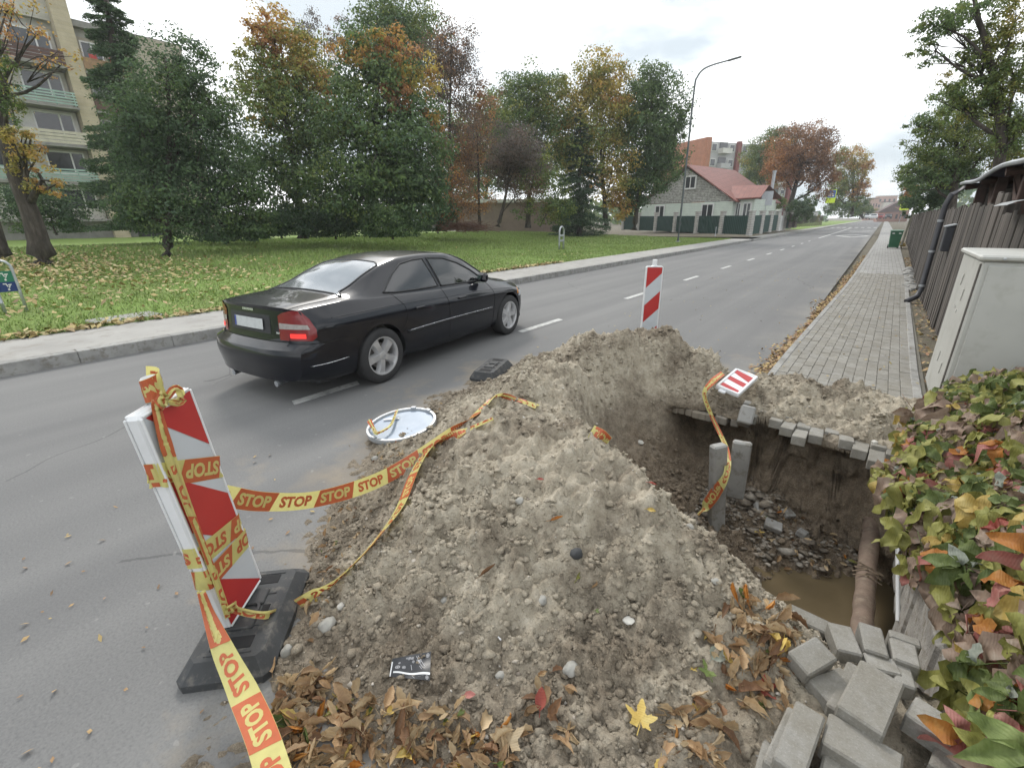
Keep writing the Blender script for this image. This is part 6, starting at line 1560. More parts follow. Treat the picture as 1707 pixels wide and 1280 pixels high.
tree('maple_tree', 'green and yellow maple with orange top left of the tall group', deep(505, 398, 29), [(470, 70, 55, 50, 0.58), (440, 60, 35, 30, 0.68, 0, .8), (500, 110, 60, 55, 0.46), (430, 120, 40, 50, 0.42), (470, 180, 75, 65, 0.36), (520, 210, 60, 70, 0.28), (450, 270, 80, 65, 0.22), (510, 300, 65, 65, 0.24), (470, 140, 40, 30, 0.55), (535, 150, 30, 40, 0.64), (440, 190, 25, 20, 0.50)], .24, 6.4, 2.7, seed=6)
tree('maple_tree', 'big dark maple with orange red tips in the middle of the group', deep(620, 392, 25), [(625, 120, 65, 60, 0.22), (590, 90, 40, 40, 0.66, 0, .7), (655, 80, 40, 35, 0.70, 0, .8), (690, 130, 45, 45, 0.60, 0, .6), (640, 190, 85, 60, 0.20), (580, 200, 50, 60, 0.23), (640, 260, 95, 70, 0.19), (690, 250, 60, 70, 0.23), (590, 310, 75, 60, 0.20), (660, 330, 80, 55, 0.18), (700, 320, 45, 55, 0.22), (655, 160, 30, 25, 0.80), (720, 200, 25, 30, 0.70, 0, .5)], .2, 6.4, 2.9, seed=7)
tree('linden_tree', 'tall green tree with the highest crown behind the big dark maple', deep(665, 385, 38), [(665, 40, 60, 45, 0.34), (640, 20, 40, 28, 0.30), (700, 70, 50, 45, 0.28), (640, 80, 60, 50, 0.26), (690, 110, 60, 50, 0.30)], .25, 5.2, 2.5, seed=8)
tree('birch_tree', 'sparse grey brown tall tree at the right end of the tall group', deep(752, 380, 33), [(755, 75, 40, 45, .97, 0, .7), (745, 140, 45, 55, .95, 0, .8), (760, 210, 42, 55, .93, 0, .9), (750, 270, 40, 50, .9), (745, 320, 45, 45, .86), (735, 110, 35, 50, .9, 0, .6), (780, 110, 22, 40, 1, 0, .5)], .17, 3.6, 1.9, seed=9)
tree('birch_tree', 'thin bare topped tree poking up behind the yellow maple', deep(545, 385, 44), [(515, 55, 28, 35, 0.96, 0, .6), (565, 55, 22, 30, 0.97, 0, .6), (540, 100, 40, 40, 0.90, 0, .7)], .14, 3.6, 1.7, seed=10)
tree('rowan_tree', 'brownish thin tree right of the sparse tall tree', deep(800, 382, 36), [(805, 165, 30, 35, .84, 0, .6), (800, 215, 35, 40, .88, 0, .8), (790, 270, 30, 40, .86, 0, .8), (780, 330, 40, 30, .84, 0, .7)], .12, 3.6, 1.9, seed=11)
tree('linden_tree', 'rounded green tree with yellow edge above the brown garage', deep(880, 380, 41), [(885, 150, 45, 40, 0.26), (915, 150, 30, 35, 0.45), (865, 190, 45, 50, 0.28), (905, 210, 45, 60, 0.30), (850, 240, 35, 40, 0.26), (870, 270, 50, 40, 0.26)], .2, 4.6, 2.4, seed=12)
tree('willow_tree', 'small dark bare looking tree in front of the brown garage', deep(830, 378, 30), [(858, 245, 40, 35, .99), (870, 270, 45, 30, .98), (840, 280, 30, 35, .96), (880, 320, 30, 35, .9, 0, .5)], .13, 3.0, 3.0, seed=13, tone_var=.03)
tree('linden_tree', 'thin dark tree with a double stem before the garage', deep(880, 380, 30), [(900, 290, 30, 40, 0.36, 0, .6), (880, 350, 25, 20, 0.36, 0, .5)], .12, 3.6, 2, seed=14)
tree('linden_tree', 'yellowish green tree filling the gap behind the brown garage', deep(805, 378, 58), [(800, 215, 45, 50, .38), (835, 180, 40, 45, .34), (770, 250, 45, 45, .4), (840, 260, 55, 45, .32), (780, 305, 60, 35, .3), (930, 270, 40, 50, .36)], .2, 4.6, 2.4, seed=45)
tree('birch_tree', 'tall yellow tree behind the low spruce', deep(1010, 378, 42), [(1000, 115, 42, 35, .60), (975, 150, 40, 40, .56), (1020, 155, 35, 45, .56), (950, 180, 30, 40, .6), (1000, 200, 60, 50, .50), (985, 250, 60, 50, .44), (1020, 290, 45, 50, .56), (940, 240, 30, 45, .5), (1030, 340, 30, 30, .6, 0, .7)], .2, 4.6, 2.3, seed=15)
tree('shrub', 'dark leafy bushes below the thin tree by the garage', deep(900, 378, 37), [(915, 330, 30, 45, .3, 0, .7), (930, 350, 25, 30, .35)], .06, 4, 2.5, seed=31, limbs=False, cat='shrub')
conifer('spruce_tree', 'broad low spruce standing alone on the lawn', on_lawn(965, 395), (963, 178), 57, 3.6, 16, .045, 1.25, .01)
tree('linden_tree', 'dense dark green linden beside the street lamp and green fence', deep(1057, 384, 43), [(1085, 145, 42, 38, 0.23), (1065, 180, 40, 45, 0.24), (1105, 190, 42, 50, 0.22), (1080, 230, 50, 45, 0.21), (1115, 240, 32, 50, 0.23), (1070, 280, 42, 40, 0.20), (1095, 285, 40, 38, 0.24), (1062, 315, 30, 35, 0.18), (1050, 340, 18, 20, 0.19), (1045, 205, 25, 40, 0.28), (1130, 210, 16, 40, 0.26, 0, .6)], .22, 4.6, 2.9, seed=17, tone_var=.04)
for k, (px, py, w, h, tone, dd, lb) in enumerate([(470, 372, 55, 30, .12, 26, 'dense low shrub under the yellow maple'), (560, 365, 60, 40, .12, 27, 'dark undergrowth shrub under the big maple'), (655, 368, 50, 36, .16, 24, 'leafy shrub at the lawn edge under the big maple'), (730, 360, 32, 34, .13, 33, 'rounded shrub at the right end of the tree group'), (380, 385, 60, 24, .11, 30, 'low shrub between plum tree and yellow maple')]):
    tree('shrub', lb, deep(px, py + h * .85, dd), [(px, py, w, h, tone), (px - w * .4, py + h * .3, w * .6, h * .6, tone), (px + w * .4, py + h * .3, w * .6, h * .6, tone + .03)], .05, 4.4, 3.4, seed=40 + k, limbs=False, group='shrubs under the tree group', cat='shrub')
p = deep(775, 384, 31); m = MB()
g = np.random.default_rng(5)
for k in range(260):
    a = np.array([g.normal() * .75, g.normal() * .5, abs(g.normal()) * .22 + .05]) + p; v = g.normal(size=3) * np.array([.5, .5, .14]); m.tube([a - v, a, a + v], .014, 3, False)
tag(m.build('brush_pile', simple('dead_twigs', (.16, .085, .06), .4, 9, .9)), 'low pile of reddish cut branches at the back of the lawn', 'brush pile')
# far along the street
tree('chestnut_tree', 'reddish brown chestnut tree on a leaning trunk beyond the house', deep(1313, 358, 66), [(1345, 235, 42, 30, .86), (1310, 250, 35, 35, .84), (1370, 260, 30, 38, .87), (1335, 275, 45, 32, .85), (1300, 285, 28, 28, .82), (1375, 300, 24, 30, .86)], .36, 3.2, 2.8, seed=18, tone_var=.035)
tree('linden_tree', 'tall dark green tree behind the chestnut', deep(1290, 350, 84), [(1300, 232, 28, 26, 0.24), (1270, 255, 30, 32, 0.28), (1260, 285, 28, 32, 0.36), (1285, 270, 30, 40, 0.26), (1265, 315, 24, 22, 0.36)], .3, 3.2, 2.8, seed=19)
tree('maple_tree', 'orange and yellow maple beyond the chestnut', deep(1420, 362, 105), [(1425, 270, 25, 28, 0.62), (1400, 265, 18, 20, 0.40), (1440, 295, 14, 26, 0.66), (1410, 300, 24, 26, 0.42), (1430, 320, 18, 16, 0.70), (1395, 320, 22, 24, 0.34), (1420, 340, 26, 16, 0.26)], .3, 3.0, 2.8, seed=20)
tree('shrub', 'clipped dark hedge behind the low brown fence', deep(1330, 372, 62), [(1330, 350, 17, 20, .1), (1345, 350, 12, 18, .12)], .05, 3.0, 4, seed=21, limbs=False, cat='hedge')
tree('shrub', 'greyish green bush under the chestnut tree', deep(1290, 350, 70), [(1280, 335, 22, 20, .28), (1300, 345, 16, 14, .3), (1350, 335, 14, 14, .3)], .05, 3.0, 3.4, seed=22, limbs=False, cat='shrub')
tree('linden_tree', 'row of darker roadside trees nearest the parked cars', deep(1440, 364, 130), [(1440, 345, 16, 16, 0.20), (1420, 348, 16, 14, 0.22), (1395, 345, 18, 18, 0.21)], .3, 2.8, 3.2, seed=23)
# right hand side
b = at(1665, 330, d=15.5); b[2] = .1
dq = 15.5
tree('ash_tree', 'tall sparse tree with bare limbs over the shed on the right', b, [(1570, 45, 52, 36, .28, -.5, .6), (1620, 20, 50, 40, .33, 0, .6), (1690, 40, 45, 50, .42, 0, .75), (1560, 85, 42, 20, .26, -.5, .5), (1690, 130, 40, 60, .38, 0, .9), (1640, 150, 45, 50, .34, 0, .9), (1590, 165, 45, 35, .32, 0, .8), (1700, 210, 45, 50, .34, 0, 1), (1610, 100, 40, 40, .34, 0, .5), (1650, 80, 40, 40, .38, .4, .6)], (.13), 6.0, 3.4,
     [b, at(1668, 260, d=dq), at(1662, 170, d=dq), at(1648, 90, d=dq), at(1628, 20, d=dq), at(1620, -40, d=dq)], seed=24, clump=.14)
b = at(1600, 345, d=24); b[2] = .1
tree('plum_tree', 'dense grey green tree leaning out over the plank fence', b, [(1580, 190, 50, 40, 0.28), (1620, 200, 50, 45, 0.34), (1545, 240, 40, 35, 0.26), (1590, 250, 60, 40, 0.28), (1535, 285, 35, 25, 0.30), (1650, 240, 50, 45, 0.36), (1700, 250, 50, 40, 0.38), (1560, 290, 50, 30, 0.22), (1530, 210, 22, 16, 0.28, 0, .6)], .2, 4.6, 2.6, seed=25)
b = at(1560, 345, d=27); b[2] = .1
tree('shrub', 'dark green hedge rising above the plank fence', b, [(1560, 325, 30, 25, .10), (1540, 335, 25, 22, .12), (1580, 305, 30, 30, .12), (1600, 290, 40, 26, .18), (1525, 340, 18, 20, .2), (1535, 290, 22, 30, .16)], .06, 4.2, 3.6, seed=26, limbs=False, cat='hedge')
tree('shrub', 'orange bush hanging over the fence near the leaning pole', deep(1518, 350, 46), [(1520, 318, 14, 12, .74), (1513, 335, 13, 14, .34), (1526, 300, 18, 16, .24), (1510, 355, 11, 14, .25), (1505, 340, 8, 20, .2)], .05, 3.2, 3.2, seed=27, limbs=False, cat='shrub')
tree('linden_tree', 'grey green trees far down the right side of the street', deep(1505, 360, 100), [(1512, 300, 14, 25, 0.26), (1508, 330, 10, 22, 0.26)], .2, 2.8, 2.8, seed=28)
tree('shrub', 'yellowish tuft beside the green wheelie bin', at(1503, 414, d=32.2), [(1504, 408, 7, 8, .5)], .02, 3, 3, seed=29, limbs=False, cat='shrub')

# ------------------------------------------------------------------ apartment block on the left
BRK = mat_brick('sand_lime_brick', (.44, .42, .37), (.52, .49, .43), (.33, .32, .30), rot=(R_(90), 0, R_(90)), space='world')
BRY = mat_brick('yellow_brick', (.44, .37, .25), (.50, .43, .31), (.34, .31, .26), rot=(R_(90), 0, R_(90)), space='world')
BX = -53.9
AB = empty('apartment_building', (BX, 20, .6), 0, 'five storey brick apartment block with balconies at the left', 'building')
ABR = simple('brown_panel', (.10, .05, .038), .25, 2, .7, space='world'); AGR = simple('green_rail', (.30, .42, .36), .2, 3, .6, space='world'); ASL = simple('balcony_slab', (.26, .25, .23), .25, 2, .9, space='world'); ACR = simple('cream_panel', (.52, .48, .38), .2, 2, .8, space='world'); AWP = simple('white_render', (.60, .59, .55), .15, 1, .85, space='world')
Z0, ST = 2.15, 2.80
m = MB(); m.box((BX - 6.5, 9.5, 8.6), (12, 22, 16)); m.box((BX - 6.3, 4.0, 18.2), (12.4, 18.0, 3.4)); m.build('core_wall', BRK, AB)
m = MB(); m.box((BX - .1, 12.45, 10.4), (1.5, 1.1, 19.7)); m.box((BX - .2, 18.4, 8.7), (1.1, 4.2, 16.2)); m.build('brick_pier', BRY, AB)
m = MB(); m.box((BX - .3, 4.4, 8.6), (.9, 1.0, 16)); m.build('brick_pier', BRY, AB)
m = MB(); m.box((BX - 6.3, 16.9, 16.75), (12.8, 7.6, .45)); m.build('roof_edge', ASL, AB)
MB().box((BX - .35, 10, 1.3), (.8, 13, 1.7)).build('plinth', ASL, AB)
def window(parent, x, y0, y1, z0, z1, mull=(.5,)):
    f = MB()
    yc, zc = (y0 + y1) / 2, (z0 + z1) / 2
    for z in (z0, z1): f.box((x, yc, z), (.09, y1 - y0 + .1, .10))
    for y in (y0, y1) + tuple(y0 + (y1 - y0) * q for q in mull): f.box((x + .002, y, zc), (.088, .10, z1 - z0 - .1))
    o = f.build('window', FRAME_W, parent); MB().box((x - .02, yc, zc), (.02, y1 - y0, z1 - z0)).build('pane', GLASS_DK, o); return o
for k in range(5):
    zf = Z0 + ST * k
    # glazed balcony bay between the piers
    MB().box((BX + .2, 8.4, zf - .1), (1.6, 7.0, .16)).build('balcony_slab', ASL, AB)
    pnl = (AWP, AGR, ACR, AGR, ABR)[k]
    if k == 0: MB().box((BX - .25, 8.4, zf + .42), (.5, 6.8, .85)).build('bay_wall', BRK, AB)
    r = MB()
    if k in (1, 3): 
        for q in range(5): r.box((BX + .95, 8.4, zf + .15 + q * .2), (.03, 6.9, .11))
        for q in range(7): r.box((BX + .93, 5.1 + q * 1.1, zf + .5), (.05, .06, 1.0))
    elif k: 
        for q in range(4): r.box((BX + .95, 8.4, zf + .16 + q * .24), (.04, 6.9, .20))
    if r.V: r.build('balcony_rail', pnl, AB)
    MB().box((BX - .45, 8.4, zf + 1.3), (.2, 6.8, 2.5)).build('bay_wall', AWP if k == 2 else BRK, AB)
    window(AB, BX - .30, 6.0, 8.2, zf + .95, zf + 2.3); window(AB, BX - .30, 9.2, 11.5, zf + .75, zf + 2.35, (.66,))
    # open loggia right of the pier
    MB().box((BX + .1, 14.65, zf - .1), (1.3, 3.3, .16)).build('balcony_slab', ASL, AB)
    MB().box((BX + .68, 14.65, zf + .5), (.05, 3.25, .95)).build('loggia_panel', ABR if k < 3 else ACR if k == 9 else simple('timber_rail', (.28, .17, .09), .3, 3, .8, space='world') if k == 4 else ABR, AB)
    MB().box((BX - .46, 14.65, zf + 1.3), (.1, 3.3, 2.6)).build('loggia_wall', BRY if k != 1 else BRK, AB); window(AB, BX - .38, 13.4, 14.7, zf + .9, zf + 2.3)
    for q in range(0):
        y = 20.5 + q * 7.5; window(AB, BX - .45, y, y + 1.6, zf + .85, zf + 2.3); window(AB, BX - .45, y + 3, y + 5, zf + .85, zf + 2.3)
    for q in range(0): MB().box((BX + .1, 25.2 + q * 7.5 - .5, zf + .45), (1.2, 3.0, 1.05)).build('balcony', (ABR, ACR, AWP)[q], AB)
m = MB()
for y, z0, s in ((13.9, Z0 + ST * 4 + 1.0, 1), (15.2, Z0 + ST * 4 + 1.3, -1)): m.box((BX + .2, y, z0), (.02, .5, .8), euler(.1 * s, 0, 0))
m.build('laundry', simple('laundry_red', (.45, .06, .05), .3, 6, .8), AB)
m = MB(); m.box((BX + .02, 15, 1.1), (.3, 2.6, 1.7)); m.build('cellar_door', simple('dark_door', (.03, .03, .03)), AB)
# low garage behind the trees
p = at(850, 350, d=52); GB = empty('garage', (p[0], p[1], .5), 0, 'low brown garage with white eaves half hidden by the trees', 'building')
an = math.atan2(p[1], p[0]) + R_(90); Mz = rotz(an)
def gq(u, v, z): return p * [1, 1, 0] + Mz @ np.array([u, v, z])
MB().box(gq(-1, 0, 1.9), (13, 5, 3.0), Mz).build('wall', simple('garage_wall', (.25, .19, .155), .2, 1, .9, space='world'), GB); MB().box(gq(-1, 0, 3.55), (13.6, 5.6, .3), Mz).build('roof', AWP, GB); MB().box(gq(-5.0, -2.45, 1.6), (2.2, .3, 2.4), Mz).box(gq(3.4, -2.45, 1.6), (.9, .3, 2.2), Mz).build('door', simple('pale_door', (.36, .42, .40), .2, 2, .7), GB)

# ------------------------------------------------------------------ green metal fence with pale block pillars
A0, A1 = np.array([-8.95, 44.7, .25]), np.array([-25.5, 55.5, .42])
GF = empty('green_metal_fence', tuple(A0), 0, 'dark green sheet metal fence with pale block pillars round the house', 'fence')
GRN = simple('green_sheet', (.012, .045, .036), .15, 2, .5, space='world'); BLKP = mat_bands('pillar_blocks', (.46, .44, .41), (.25, .24, .23), 2, .19, .16, .85, .2, 4, .8, 'world')
def pillar(p, h=1.95):
    o = MB()
    for q in range(10): o.box(np.array(p) + np.array([0, 0, q * h / 10 + h / 20]), (.36 if q % 2 else .375, .36 if q % 2 else .375, h / 10 - .012), rotz(-.58), .01)
    o.box(np.array(p) + np.array([0, 0, h + .03]), (.46, .46, .07), rotz(-.58), .02); return o.build('pillar', BLKP, GF)
def gpanel(a, b, h=1.62):
    a, b = np.array(a), np.array(b); dv = b - a; L = np.linalg.norm(dv); dv /= L; nn = np.cross(dv, [0, 0, 1]); n = int(L / .1); G = []
    for i in range(n + 1):
        o = (.02 if i % 2 else -.02); G.append([a + dv * L * i / n + nn * o + np.array([0, 0, .08]), a + dv * L * i / n + nn * o + np.array([0, 0, h])])
    m = MB(); m.grid(G); return m.build('panel', GRN, GF)
NP = 6; pts = [A0 + (A1 - A0) * k / NP for k in range(NP + 1)]
for q in pts: pillar(q)
dv = (A1 - A0) / np.linalg.norm(A1 - A0)
for a, b_ in zip(pts[:-1], pts[1:]): gpanel(a + dv * .2, b_ - dv * .2)
for k in range(1, 7):
    q = A0 + np.array([-.02 * k, 4.4 * k, .03 * k]); pillar(q)
    if k not in (4,): gpanel(q - np.array([0, 4.2, .03]), q - np.array([0, .2, 0]))
for k, y in ((1, 60), (2, 62)): MB().box((-9.05, y, 1.1), (.05, 1.9, 1.6)).build('white_gate', FRAME_W, GF)
# house
hc = at(1140, 340, d=58.5); ha = math.atan2(c_f[1], c_f[0]); hd = np.array([hc[0], hc[1]]) / np.hypot(hc[0], hc[1]); hax = np.array([hd[0] * .72 + .42, hd[1] * .95, 0]); hax /= np.linalg.norm(hax); hx = np.array([hax[1], -hax[0], 0]); Hm = np.c_[hx, hax, [0, 0, 1]]; ho = np.array([hc[0], hc[1], 0])
def hq(u, v, z): return ho + Hm @ np.array([u, v, z])
HO = empty('wooden_house', tuple(ho + [0, 0, .4]), 0, 'old wooden house with red roof, grey boarded gable and mint green walls', 'house')
MINT = mat_bands('mint_siding', (.60, .66, .58), (.42, .47, .41), 2, .16, .14, .7, .08, 2, .5, 'world'); GREYB = mat_bands('grey_boards', (.36, .355, .32), (.13, .12, .105), 2, .17, .16, .9, .5, 5, .8, 'world'); REDR = mat_bands('red_sheet_roof', (.215, .075, .056), (.13, .04, .03), 0, .55, .07, .55, .25, 2, .4, 'world')
hw, hl, ze_, za = 5.6, 11.0, 3.75, 7.2
k_ = ppm(hc)[0]
MB().box(hq(0, hl / 2, 1.85), (2 * hw, hl, 3.0), Hm).build('wall', MINT, HO)
m = MB(); m.prism([(-hw, 0), (hw, 0), (0, za - ze_)], .2, hq(0, 0, 3.4), np.c_[hx, [0, 0, 1], hax]); m.build('gable', GREYB, HO)
m = MB()
for s in (-1, 1):
    e = hw + .45; sl = (za - ze_ + .2) / hw
    V_ = [hq(0, -.4, za + .0), hq(s * e, -.4, za - sl * e), hq(s * e, hl, za - sl * e), hq(0, hl, za)]; V_ += [v + np.array([0, 0, .12]) for v in V_]; m.add(V_, [(0, 1, 2, 3), (4, 5, 6, 7), (0, 1, 5, 4), (1, 2, 6, 5), (2, 3, 7, 6)])
m.build('roof', REDR, HO)
m = MB(); V_ = [hq(hw - 1.6, 2.6, 4.9), hq(hw + 2.3, 2.4, 4.75), hq(hw + 2.6, 0.2, 3.55), hq(hw - .6, .2, 3.5), hq(hw + 2.3, 6.4, 3.6), hq(hw - 1.6, 6.0, 3.6)]; m.add(V_ + [v + np.array([0, 0, .1]) for v in V_], [(0, 1, 2, 3), (0, 1, 4, 5), (6, 7, 8, 9), (6, 7, 10, 11), (2, 3, 9, 8), (1, 2, 8, 7)]); m.build('porch_roof', REDR, HO)
MB().box(hq(hw + .95, 3.2, 1.85), (1.9, 5.2, 3.3), Hm).build('porch_wall', MINT, HO)
def hwin(u, v, z, w, h, face=True):
    f = MB()
    for du in (-w / 2, w / 2, 0): f.box(hq(u + du, v, z), (.14 if du else .08, .10, h + .14), Hm)
    for dz in (-h / 2, h / 2): f.box(hq(u, v - .003, z + dz), (w + .14, .10, .14), Hm)
    o = f.build('window', FRAME_W, HO); MB().box(hq(u, v + .02, z), (w, .04, h), Hm).build('pane', GLASS_DK, o)
hwin(.55, -.06, 5.45, 1.25, 1.25); hwin(-3.0, -.06, 2.5, 1.2, 1.3); hwin(2.9, -.06, 2.5, 1.3, 1.3); hwin(hw + .35, .56, 2.5, .5, 1.3); hwin(hw + 1.25, .56, 2.5, .8, 1.3)
m = MB(); m.lathe([(.16, 0), (.16, 1.9), (.20, 1.9), (.20, 2.1), (0, 2.12)], hq(hw + 2.0, 4.0, 4.2), None, 12); m.build('chimney', STEEL, HO, smooth=True, auto=40)
MB().tube([hq(hw + .3, .5, 3.5), hq(hw + .3, .5, .6)], .06, 6).build('gutter_pipe', simple('gutter_grey', (.16, .16, .16)), HO)
# brick flats behind
fc = at(1172, 300, d=118); fx = np.array([.50, .866, 0]); fx /= np.linalg.norm(fx); fy = np.array([-fx[1], fx[0], 0]); Fm = np.c_[fx, fy, [0, 0, 1]]; fo = np.array([fc[0], fc[1], 0])
def fq(u, v, z): return fo + Fm @ np.array([u, v, z])
FB = empty('brick_flats', tuple(fo), 0, 'orange brick block of flats with grey balconies behind the wooden house', 'building')
FH = float(at(1172, 229, d=118)[2])
ORB = mat_brick('orange_brick', (.36, .145, .075), (.42, .18, .10), (.28, .17, .12), .5, .17, space='world'); CGR = simple('concrete_panel', (.40, .40, .40), .12, .6, .85, space='world')
MB().box(fq(.6, 8.5, FH / 2), (1.2, 17, FH), Fm).build('gable_wall', ORB, FB)
MB().box(fq(15.5, 8.5, FH / 2 - .3), (29, 16.4, FH - 1.0), Fm).build('facade', CGR, FB)
RDB = simple('dark_red_stair', (.20, .06, .055), .2, 1, .8, space='world')
for c_ in range(3):
    for fl in range(5):
        z = FH - 1.9 - fl * 3.0; u = 2.2 + c_ * 9
        for du in (0, 5.2):
            w = MB().box(fq(u + du, .22, z), (1.5, .2, 1.6), Fm).build('window', FRAME_W, FB); MB().box(fq(u + du, .10, z), (1.2, .04, 1.3), Fm).build('pane', GLASS_DK, w)
        MB().box(fq(u + 2.7, -.4, z - .7), (2.7, 1.5, 1.0), Fm).build('balcony', CGR if (fl + c_) % 2 else AWP, FB); MB().box(fq(u + 2.7, .24, z + .1), (2.2, .2, 2.0), Fm).build('balcony_glazing', GLASS_DK, FB)
    MB().box(fq(2.2 + c_ * 9 + 6.9, -.1, FH / 2 - .2), (1.0, .7, FH - .6), Fm).build('stair_panel', RDB, FB)
m = MB(); m.tube([fq(3, 6, FH), fq(3, 6, FH + 3.2)], .06, 5); m.tube([fq(2.2, 6, FH + 2.8), fq(3.8, 6, FH + 2.8)], .04, 4); m.build('aerial', STEEL, FB)

# ------------------------------------------------------------------ street furniture
lb = at(1130, 403, z=.2); LPO = empty('street_lamp', tuple(lb), 0, 'tall slim street lamp with curved arm at the edge of the lawn', 'street lamp')
DKM = simple('lamp_grey', (.085, .10, .10), .15, 3, .5, space='world')
ad = np.array([.97, .25, 0]); ad /= np.linalg.norm(ad)
MB().tube([lb, lb + [0, 0, 1.2]], .085, 12).build('base', DKM, LPO, smooth=True, auto=40)
pts = [lb + np.array([0, 0, z]) for z in (1.15, 3, 6, 9.0)] + [lb + ad * .10 + np.array([0, 0, 9.55]), lb + ad * .38 + np.array([0, 0, 9.9]), lb + ad * .9 + np.array([0, 0, 10.08]), lb + ad * 1.7 + np.array([0, 0, 10.2])]
MB().tube(smooth_path(pts, 34), [.065 - .028 * k / 33 for k in range(34)], 10).build('pole', DKM, LPO, smooth=True)
Lm = np.c_[ad, [-ad[1], ad[0], 0], [0, 0, 1]] @ euler(0, -.16, 0); MB().box(lb + ad * 2.05 + np.array([0, 0, 10.25]), (.75, .22, .07), Lm, .03).build('lamp_head', DKM, LPO)
MB().lathe([(.17, .0), (.17, .03), (0, .05)], lb, None, 12).build('foot_plate', STEEL, LPO)
# service markers: bent pipe hoops with plates
def hoop(px0, px1, py, ptop, label, plates):
    a, b_ = on_lawn(*px0), on_lawn(*px1); c = (a + b_) / 2; dd = float(np.hypot(c[0], c[1])); top = at(*ptop, d=dd); h = top[2] - c[2]; w = (b_ - a) / 2; w[2] = 0; up_ = np.array([0, 0, 1.0])
    o = empty('marker_post', tuple(c), 0, label, 'marker post'); r = np.linalg.norm(w); k = h - r
    pts = [c - w, c - w + up_ * k * .5, c - w + up_ * k] + [c + w * -math.cos(t) + up_ * (k + r * math.sin(t)) for t in np.linspace(.4, 2.74, 6)] + [c + w + up_ * k, c + w + up_ * k * .5, c + w]
    MB().tube(pts, max(.022, r * .17), 10).build('hoop', STEEL, o, smooth=True)
    wd = w / r; nn = np.array([wd[1], -wd[0], 0]); nn = nn if nn @ (C0 - c) > 0 else -nn; M = np.c_[wd, up_, nn]
    if wd @ c_r0 < 0: M = np.c_[-wd, up_, nn * 1]
    for (z, hh, mt, marks) in plates:
        pc = c + up_ * h * z; pl_ = MB().box(pc + nn * .01, (2 * r * .86, hh, .012), M, .002).build('plate', mt, o)
        mm = MB()
        for (u, v, wu, hv, an_) in marks: mm.box(pc + M @ np.array([u * r, v * hh, .0175 + .0]), (wu * r, hv * hh, .002), M @ euler(0, 0, an_))
        if mm.V: mm.build('marks', FRAME_W, pl_)
    return o
PG = simple('plate_green', (.02, .16, .09), .1, 6, .5); PB = simple('plate_navy', (.012, .035, .15), .1, 6, .5)
mk = [(-.3, .22, .10, .34, 0), (-.12, .3, .34, .10, 0), (.05, .12, .10, .30, .3), (.30, .2, .36, .10, .1), (.25, .02, .10, .3, -.4), (.10, -.28, .18, .16, .2)]
hoop((10, 524), (46, 520), 0, (5, 434), 'metal hoop marker post with green and navy plates by the pavement', [(.70, .19, PG, mk), (.51, .17, PB, mk[1:])])
hoop((932, 417), (939, 416), 0, (937, 378), 'thin metal hoop marker post on the lawn before the spruce', [(.62, .10, STEEL, []), (.40, .10, STEEL, [])])
tag(MB().tube([at(1192, 394, z=.25), at(1192, 394, z=.25) + [0, 0, .75]], .05, 8).build('bollard', STEEL), 'short pale post in the grass before the green fence', 'post')
# wheelie bin
bp = at(1488, 414, z=.1); WB = empty('wheelie_bin', tuple(bp), .05, 'green wheelie bin standing on the right pavement', 'bin')
BG = simple('bin_green', (.022, .115, .055), .15, 4, .45)
m = MB(); a, b_, h = .19, .22, .84
lo = [(-a, -b_), (a, -b_), (a, b_), (-a, b_)]; hi = [(x * 1.28, y * 1.28) for x, y in lo]; m.add([(x, y, .05) for x, y in lo] + [(x, y, h) for x, y in hi], [(3, 2, 1, 0), (4, 5, 6, 7)] + [(k, (k + 1) % 4, 4 + (k + 1) % 4, 4 + k) for k in range(4)]); m.build('body', BG, WB, local=True)
MB().box((0, -.01, h + .025), (.54, .62, .05), euler(.05, 0, 0), .02).build('lid', BG, WB, local=True); MB().box((0, .31, h - .03), (.46, .04, .04), None, .012).build('handle', BG, WB, local=True)
for s in (-1, 1): MB().lathe([(0, -.03), (.09, -.03), (.09, .03), (0, .03)], (s * .20, .20, .09), euler(0, R_(90), 0), 16).build('wheel', RUBBER, WB, local=True)
m = MB()
for s in (-1, 1): m.box((s * .13, -.288, h - .10), (.10, .012, .05), euler(-.05, 0, 0))
m.build('sticker', FRAME_W, WB, local=True)
